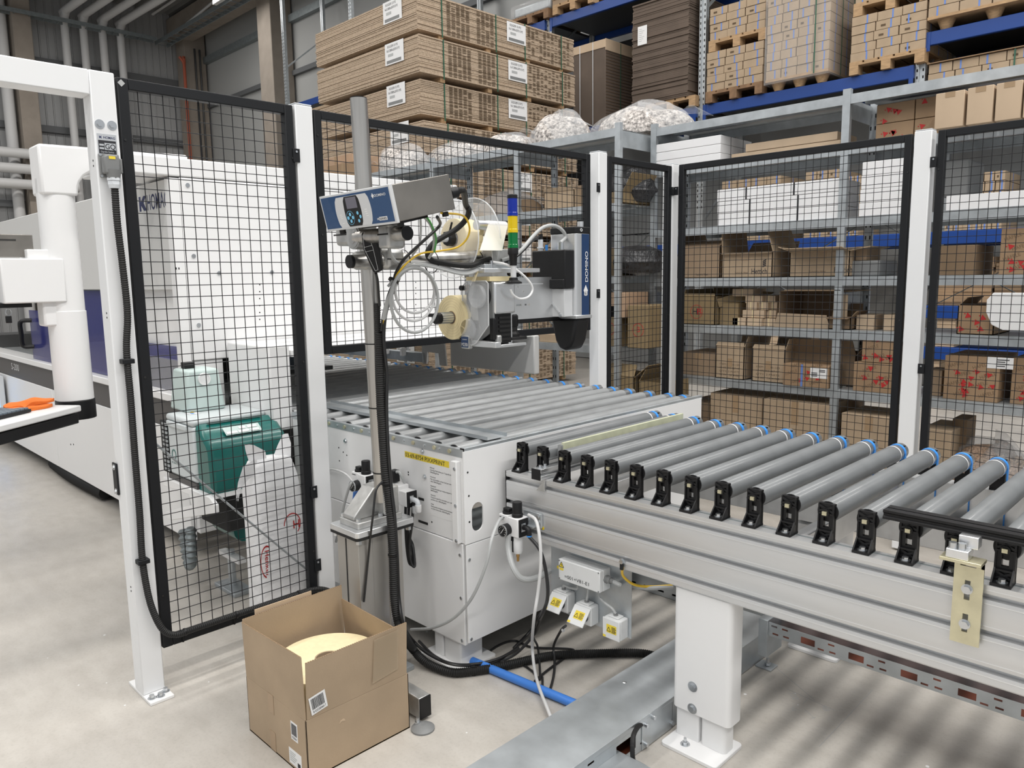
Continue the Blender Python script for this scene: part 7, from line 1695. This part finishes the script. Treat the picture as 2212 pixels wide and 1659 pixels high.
# lower levels seen through the shelves
def pile(name, label, x, y, z, w, d, h, n, m, jit=.01, cat='stack', seed=1, gap=.001):
    """stack of flat sheets or folded cartons, slightly uneven"""
    r = random.Random(seed); mb = MB(); k = h/n
    for i in range(n):
        a, b = r.uniform(-jit, jit), r.uniform(-jit, jit); mb.box(x+a, y+b, z+i*k+gap*.5, x+w+a, y+d+b, z+(i+1)*k-gap*.5)
    t = thing(name, label, cat, (x+w/2, y+d/2, z)); part('sheets', mb, m, t, kind='stuff'); return t
for i, (px0, px1, pt, pb, lev, n, s) in enumerate(((1562, 1690, 390, 418, 1.932, 4, 1), (1742, 1815, 372, 400, 1.932, 3, 2), (1833, 1862, 365, 395, 1.932, 2, 3), (2084, 2172, 376, 415, 1.932, 4, 4), (2040, 2120, 480, 530, 1.932, 4, 5))):
    a, b = P(px0, pb, y=RY), P(px1, pb, y=RY); top = P(px0, pt, y=RY).z; lay = max(1, int((top-1.93)/.099))
    load(['far strapped box above long white boxes', 'far strapped box left of shelf upright', 'far strapped box beside short white boxes', 'far strapped box behind grey crate', 'far strapped box above dark brown carton'][i], a.x, RY-.05, 1.933, b.x-a.x, .7, lay, 'far strapped boxes row %s' % 'abcde'[i], n, 1, 10+i)
for i, (px0, px1, lev, h, m_) in enumerate(((2026, 2066, 1.122, .50, 'card_red'), (2062, 2150, 1.122, .52, 'card_red'), (2150, 2212, 1.122, .45, 'card_dark'), (2030, 2075, .662, .35, 'card_pale'), (2020, 2044, .0, .5, 'card_pale'), (1640, 1720, 0, 1.1, 'card_pale'))):
    a, b = P(px0, 600, y=RY), P(px1, 600, y=RY)
    t = pile('carton_blanks', ['stack of folded kraft cartons left on low blue beam', 'stack of folded kraft cartons with white tag on low blue beam', 'dark folded cartons beside white tag stack', 'stack of pale cartons under the low blue beam', 'pale carton pile on floor behind near post', 'pale carton pile on the floor behind middle shelf'][i], a.x, RY, lev+.002, b.x-a.x-.02, .8, h, 14, m_, .008, seed=i)
    if i == 1: flat('white_tag', rect(.16, .2), (a.x+.42, RY-.02, lev+.25), X3, Z3, 'label_paper', t)
for i, px in enumerate((2088, 2204)):
    q = P(px, 752, y=RY-.05); solo('rack_label', MB().box(q.x-.09, RY-.049, 1.0, q.x+.09, RY-.0465, 1.09), 'label_paper', ['white location label on low blue beam above the big printed carton', 'white location label on low blue beam at right edge'][i], 'label', (q.x, RY-.05, 1.0))
# left bay: dark brown wrapped stack and sheet stack
xa, xb = P(1238, 200, y=RY-.05).x, P(1308, 200, y=RY-.05).x
t = thing('brown_stack', 'tall dark brown strapped carton stack with pale edge boards', 'stack', ((xa+xb)/2, RY+.5, 3.752))
part('load', MB().box(xa, RY-.05, 3.753, xb, RY+.95, 4.95), 'card_brown', t, bev=.01)
part('edge_board', MB().box(xa-.006, RY-.058, 4.84, xb+.006, RY-.05, 4.955), 'card_pale', t); part('edge_board', MB().box(xb, RY-.056, 4.80, xb+.008, RY+.95, 4.96), 'card_pale', t)
for k in (.22, .62): part('strap', MB().box(xa+(xb-xa)*k, RY-.06, 3.76, xa+(xb-xa)*k+.012, RY-.0585, 4.95), 'panel_grey', t)
part('strap', MB().box(xb+.0085, RY+.3, 3.76, xb+.010, RY+.312, 4.95), 'strap_green', t)
m = MB(); r = random.Random(2)
for i in range(26): m.box(xb+.0005, RY-.045, 3.77+i*.045, xb+.004, RY+.94, 3.775+i*.045)
part('carton_edges', m, 'print_kraft', t, kind='stuff')
xa, xb = P(1366, 150, y=RY-.12).x, P(1487, 150, y=RY-.12).x
pallet('light wooden pallet under the stack of corrugated sheets', xa+.22, RY-.1, 3.752)
t = pile('sheet_stack', 'tall stack of grey-brown corrugated sheets on pallet with white label', xa, RY-.12, 3.752+.143, xb-xa, 1.05, 1.36, 60, 'card_brown', .010, seed=8)
l = flat('paper_label', rect(.155, .25), (xa+.10, RY-.135, 4.70), X3, Z3, 'label_paper', t)
for k in range(7): flat('print_line', rect(.05+.02*(k % 3), .006, .02, .05+k*.026), (xa+.10, RY-.136, 4.70), X3, Z3, 'cable_grey', l)
# upper beam loads at top of the left bay
pallet('pallet on the high blue beam at top edge, left bay', -8.3, RY-.1, 5.502); pile('carton_blanks', 'folded cartons on the high beam pallet at top edge', -8.3, RY-.1, 5.645, .8, 1.1, .7, 10, 'card_mid', seed=12)
xs = P(1105, 50, y=RY).x; t = thing('foil_bundle', 'silver foil wrapped bundle on a pallet left of rack upright', 'bundle', (xs+.5, RY+.4, 5.502))
pallet('dark pallet under the silver foil bundle', xs+.1, RY-.1, 5.502, m='wood_dark'); t.location.z = 5.645
part('load', MB().box(xs+.05, RY-.1, 5.647, xs+.95, RY+.9, 5.86), 'film', t, bev=.05); part('core', MB().box(xs+.10, RY-.05, 5.647, xs+.90, RY+.85, 5.82), 'galv_dull', t, bev=.04)
# near-black boards added as painted shade in the back of rack bays
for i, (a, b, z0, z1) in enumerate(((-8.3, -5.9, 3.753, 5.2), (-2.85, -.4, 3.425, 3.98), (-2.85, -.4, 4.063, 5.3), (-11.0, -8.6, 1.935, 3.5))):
    solo('shade_board', MB().box(a, RY+.93, z0, b, RY+1.03, z1), 'dark_gap', ['added dark board for shade behind the brown stacks', 'added dark board for shade behind the low wrapped load at right', 'added dark board for shade behind top right boxes', 'added dark board for shade in the lower left rack bay'][i], 'board', ((a+b)/2, RY+.98, z0))
solo('rear_wall_panel', MB().box(-5.5, RY+1.2, 4.7, -3.1, RY+1.35, 6.3), 'wall_panel', 'grey wall panel seen above the middle pallet loads', 'panel', (-4.3, RY+1.27, 4.7))  # grey panel standing for the rear wall behind the middle bay
# far left bay: kraft sheet pile on blue beam
xk = P(668, 150, y=RY).x
pallet('pallet under tall kraft sheet pile left of chipboard', xk, RY-.1, 3.752); pile('sheet_stack', 'tall kraft sheet pile with rounded edges left of the chipboard', xk, RY-.1, 3.895, 1.3, 1.0, 1.35, 24, 'card', .03, seed=14)
# ================================================================== CHIPBOARD BUNDLES
CX0, CX1, CYa, CYb = -9.25, -7.10, 5.70, 8.42
def zat(py):  # height on the near corner line of the stack
    lo, hi = -1, 8
    for _ in range(50):
        mid = (lo+hi)/2; v = Vector((CX1, CYa, mid))-CAM; y = H_/2-FPX*v.dot(_u)/v.dot(_f)
        if y > py: lo = mid
        else: hi = mid
    return mid
z_b = [(zat(60), zat(-24)), (zat(155), zat(72)), (zat(244), zat(168)), (zat(330), zat(259)), (zat(420), zat(345)), (zat(500), zat(430)), (zat(590), zat(515)), (zat(680), zat(605)), (.1, zat(695))]
names = ['topmost', 'second from top', 'third from top', 'fourth from top', 'fifth from top', 'sixth from top', 'seventh from top', 'eighth from top', 'lowest']
for i, (z0, z1) in enumerate(z_b):
    gap = z0-z_b[i+1][1] if i+1 < len(z_b) else .1
    r = random.Random(100+i); dx, dy = r.uniform(-.04, .03), r.uniform(-.03, .03)
    t = thing('chipboard_bundle', names[i]+' bundle of chipboard panels in the tall stack', 'panel bundle', ((CX0+CX1)/2+dx, (CYa+CYb)/2+dy, z0), 'chipboard bundles')
    n = max(6, int((z1-z0)/.019)); k = (z1-z0)/n; m1 = MB()
    for q in range(n):
        a, b = r.uniform(-.006, .006), r.uniform(-.006, .006); g = .0010 if r.random() < .6 else .0045
        m1.box(CX0+dx+a, CYa+dy+b, z0+q*k, CX1+dx+a, CYb+dy+b, z0+(q+1)*k-g)
    part('boards', m1, 'chipboard', t, kind='stuff')
    part('board_core', MB().box(CX0+dx+.012, CYa+dy+.012, z0+.004, CX1+dx-.012, CYb+dy-.012, z1-.006), 'card_edge', t)
    # face sheet edges are paler on the narrow side
    xf = CX1+dx+.0075; yf = CYa+dy-.0075; h = z1-z0
    for f in (.13, .45, .64, .90): part('strap', MB().box(xf, CYa+dy+f*2.72, z0-min(.04, gap*.5), xf+.002, CYa+dy+f*2.72+.016, z1+.002), 'strap_green', t)
    for f in (.12, .40, .66, .90):
        part('bearer', MB().box(CX0+dx+.1, CYa+dy+f*2.72, z0-min(.06, gap-.004), CX1+dx-.02, CYa+dy+f*2.72+.07, z0-.001), 'wood', t)
    m2 = MB()
    for (f0, f1, st) in ((.16, .30, 0), (.335, .44, 0), (.66, .90, 1), (.915, .985, 1)):
        c = 0; y = CYa+dy+f0*2.72
        while y < CYa+dy+f1*2.72-.05:
            for q in range(1, n-1):
                if r.random() < (.92 if st == 0 else .62): m2.box(xf-.0005, y+r.uniform(0, .01)*st, z0+q*k+k*.25, xf+.0008, y+.055, z0+q*k+k*.62)
            y += .075
    part('board_print', m2, 'print_dark', t, kind='stuff')
    for (o, U) in (((CX1+dx-.62, yf-.003, z0+h*.42), X3), ((xf+.003, CYa+dy+1.42, z0+h*.35), Y3)):
        l = flat('paper_label', rect(.36 if U is X3 else .34, .24), o, U, Z3, 'label_paper', t); nn = Vector(U).cross(Z3); q = Vector(o)+nn*.0012
        text('lettering', 'EGGER E1P2', q+Vector(U)*.05+Z3*.19, U, Z3, .026, 'ink', l, width=.20); text('lettering', '16,0 2800x2070 E1P2', q+Vector(U)*.03+Z3*.145, U, Z3, .026, 'ink', l, width=.25)
        flat('print_line', rect(.10, .03, .06, .09), q, U, Z3, 'cable_grey', l); flat('bar_code', rect(.28, .035, .03, .015), q, U, Z3, 'plastic_grey', l)
# ================================================================== CABLES OF THE PRINTING HEAD
def wire(name, pts, r, m, lab, n=8, k=8):
    pts = [Vector(p) for p in pts]; return solo(name, MB().tube(spline(pts, k), r, n), m, lab, 'cable', min(pts, key=lambda p: p.z))
XC = -2.195
Q = lambda px, py, x=XC: P(px, py, x=x)
g_ = CC+RC @ Vector((CW/2-.02, CD/2+.03, -.005))
wire('sleeved_hose', [g_, g_+RC @ Vector((0, .03, .0)), P(1006, 441, x=-2.06), P(1013, 456, x=-2.08), P(1005, 476, x=-2.12), P(984, 496, x=-2.15), P(957, 512, x=-2.17), P(936, 526, x=-2.18), P(924, 546, x=-2.185), P(932, 562, x=-2.185), P(958, 568, x=-2.185), P(990, 573, x=-2.185), P(1020, 573, x=-2.185), P(1045, 562, x=-2.185), P(1080, 560, x=-2.19), P(1112, 578, x=-2.19), P(1120, 596, x=-2.19)], .0105, 'black_rubber', 'thick black sleeved hose from controller along the arm tube', 10)
wire('signal_cable', [CC+RC @ Vector((.165, .06, -CH/2-.01)), P(950, 486, x=-2.1), P(925, 511, x=-2.13), P(892, 541, x=-2.16), P(871, 562, x=-2.17), P(856, 588, x=-2.18), P(849, 612, x=-2.19), P(838, 642, x=-2.21), P(828, 682, x=-2.235), P(824, 715, x=-2.245)], .0055, 'cable_black', 'thin black cable dropping from controller to the tied bundle')
wire('earth_wire', [CC+RC @ Vector((.175, .07, -CH/2)), P(1000, 466, x=-2.06), P(1014, 490, x=-2.08), P(1009, 515, x=-2.10), P(988, 534, x=-2.13), P(950, 542, x=-2.15), P(912, 547, x=-2.16), P(886, 562, x=-2.165), P(866, 582, x=-2.17), P(853, 603, x=-2.18), P(840, 640, x=-2.205), P(831, 680, x=-2.228), P(828, 712, x=-2.24)], .0036, 'cable_yellow', 'yellow-green earth wire curling under controller')
wire('signal_cable', [P(910, 462, x=-2.13), P(930, 485, x=-2.14), P(938, 511, x=-2.15), P(936, 540, x=-2.16), P(926, 558, x=-2.18)], .0055, 'cable_grey', 'grey cable hanging behind the controller')
wire('signal_cable', [P(905, 460, x=-2.12), P(922, 470, x=-2.12), P(934, 490, x=-2.125), P(942, 516, x=-2.135), P(938, 545, x=-2.15)], .0036, 'cable_green', 'green cable hanging behind the controller')
wire('signal_cable', [P(908, 470, x=-2.14), P(909, 500, x=-2.15), P(905, 530, x=-2.16), P(890, 552, x=-2.18)], .004, 'cable_grey', 'slim grey cable right of the clamp')
wire('signal_cable', [P(842, 525, x=-2.16), P(842, 545, x=-2.17), P(852, 562, x=-2.18), P(864, 570, x=-2.19)], .006, 'cable_grey', 'grey cable leaving lower side of the tube clamp')
arm_pts = [(866, 578), (888, 566), (925, 568), (955, 575), (990, 584), (1015, 584), (1045, 572), (1065, 565)]
for i, (dy, dx, m_) in enumerate(((0, 0, 'cable_light'), (5, .012, 'cable_grey'), (9, .020, 'cable_grey'))):
    pts = [Q(846-4*i, 610+dy)] + [Q(a, b+dy*.8, XC+dx) for a, b in arm_pts]
    wire('arm_cable', pts, .0048, m_, ['upper', 'middle', 'lower'][i]+' grey cable of the bundle tied under the arm tube')
wire('arm_cable', [Q(1062, 565, -2.17), Q(1095, 572, -2.13), Q(1125, 590, -2.10), Q(1146, 612, -2.09), Q(1150, 628, -2.09), Q(1140, 642, -2.09), Q(1122, 645, -2.10), Q(1108, 636, -2.10), Q(1103, 625, -2.10)], .0045, 'plastic_white', 'white cable looping right of the signal tower')
wire('arm_cable', [Q(1085, 562, -2.17), Q(1110, 553, -2.14), Q(1130, 536, -2.14), Q(1150, 512, -2.16), Q(1172, 492, -2.16), Q(1195, 487, -2.16), Q(1213, 496, -2.155), Q(1222, 512, -2.152), (-2.15, 2.45, 1.642)], .0075, 'cable_grey', 'thick grey cable arching over to the label applicator', 10)
wire('arm_cable', [Q(1088, 566, -2.18), Q(1112, 556, -2.16), Q(1133, 538, -2.17), Q(1150, 520, -2.2), (-2.265, 2.44, 1.672)], .006, 'cable_black', 'black tube running beside thick grey cable to applicator')
def loop(c, rx, ry, x, ph, turns=1.0, drift=0):
    n = 40; return [Q(c[0]+rx*math.cos(a)+drift*i/n, c[1]+ry*math.sin(a), x+.004*math.sin(a*2)) for i, a in ((i, ph+2*math.pi*turns*i/n) for i in range(n+1))]
wire('coiled_cable', loop((896, 628), 42, 48, -2.19, 2.6), .0048, 'cable_light', 'inner pale loop of coiled cable hanging under the arm', k=2)
wire('coiled_cable', loop((893, 636), 46, 57, -2.182, 2.5), .0048, 'cable_light', 'middle pale loop of coiled cable hanging under the arm', k=2)
wire('coiled_cable', loop((895, 648), 51, 70, -2.172, 2.5), .0058, 'cable_grey', 'outer darker loop of coiled cable hanging under the arm', k=2)
wire('coiled_cable', [Q(896, 572, -2.18), Q(872, 585, -2.18), Q(853, 606, -2.185), Q(846, 630, -2.195), Q(836, 655, -2.215), Q(829, 690, -2.235)], .0085, 'cable_grey', 'thick grey cable running from coil down into conduit')
for i, (a, b) in enumerate((((850, 606), (.02, .012)), ((884, 568), (.02, .0)), ((945, 569), (.02, 0)), ((1042, 567), (.02, 0)))):
    p = Q(a[0], a[1], -2.19); 
    if i == 0: m = MB().cyl(p-Vector((.0, .002, .003)), p+Vector((0, .002, .003)), .019, 16)
    else: m = MB().cyl(Vector((AX+.01, p.y-.002, p.z+.006)), Vector((AX+.01, p.y+.002, p.z+.006)), .042, 24, hole=.0405)
    solo('bundle_tie', m, 'black_plastic', ['black tie around the cable bundle above the coil', 'black tie on arm tube next to clamp', 'black tie on arm tube at hose bend', 'black tie on arm tube left of printing head'][i], 'cable tie', p)
# ------------------------------------------------------------------ far corner and floor details
m = MB(); r = random.Random(4)
for i in range(60):
    x, y = r.uniform(-3.6, -.2), r.uniform(.6, 2.6); s = r.uniform(.002, .006); m.cyl((x, y, 0), (x, y, .0006), s, 6)
solo('floor_crumbs', m, 'label_paper', 'tiny pale crumbs scattered on the concrete floor', 'crumbs', (-2, 1.5, 0), kind='stuff')
mk = thing('floor_marks', 'thin pencil marks and numbers drawn on floor under conveyor', 'marks', P(1700, 1500, z=0))
def line(a, b, w=.0016): p, q = P(*a, z=.0004), P(*b, z=.0004); part('line', MB().bar(p, q, w, .0004), 'cable_grey', mk)
for a, b in (((1662, 1430), (1760, 1512)), ((1700, 1488), (1802, 1534)), ((1735, 1520), (1748, 1505)), ((1738, 1532), (1760, 1552)), ((1885, 1490), (1770, 1612)), ((1752, 1552), (1762, 1549))): line(a, b)
text('lettering', '722', P(1702, 1496, z=.0004), Vector((.75, -.66, 0)), Vector((.66, .75, 0)), .022, 'cable_grey', mk)
text('lettering', 'RB', P(1772, 1525, z=.0004), Vector((.75, -.66, 0)), Vector((.66, .75, 0)), .020, 'cable_grey', mk)
text('lettering', '<2', P(1706, 1527, z=.0004), Vector((.75, -.66, 0)), Vector((.66, .75, 0)), .016, 'cable_grey', mk)
solo('steel_duct', MB().tube(spline([(-9.5, .9, 1.2), (-9.4, .9, 2.2), (-9.35, .9, 2.55), (-9.45, .9, 2.75), (-9.8, .9, 2.82)], 6), .11, 14), 'duct_metal', 'bent spiral steel duct at the left edge of picture', 'duct', (-9.5, .9, 1.2))
solo('corner_tag', MB().prism([(0, -.012), (.012, 0), (0, .012), (-.012, 0)], (FX+.0005, .966, 2.162), Y3, Z3, (.0005,0,0)), 'cable_grey', 'small worn diamond sticker on upper corner of mesh door', 'sticker', (FX, .966, 2.15))
for me_ in TXT.values(): bpy.data.meshes.remove(me_)
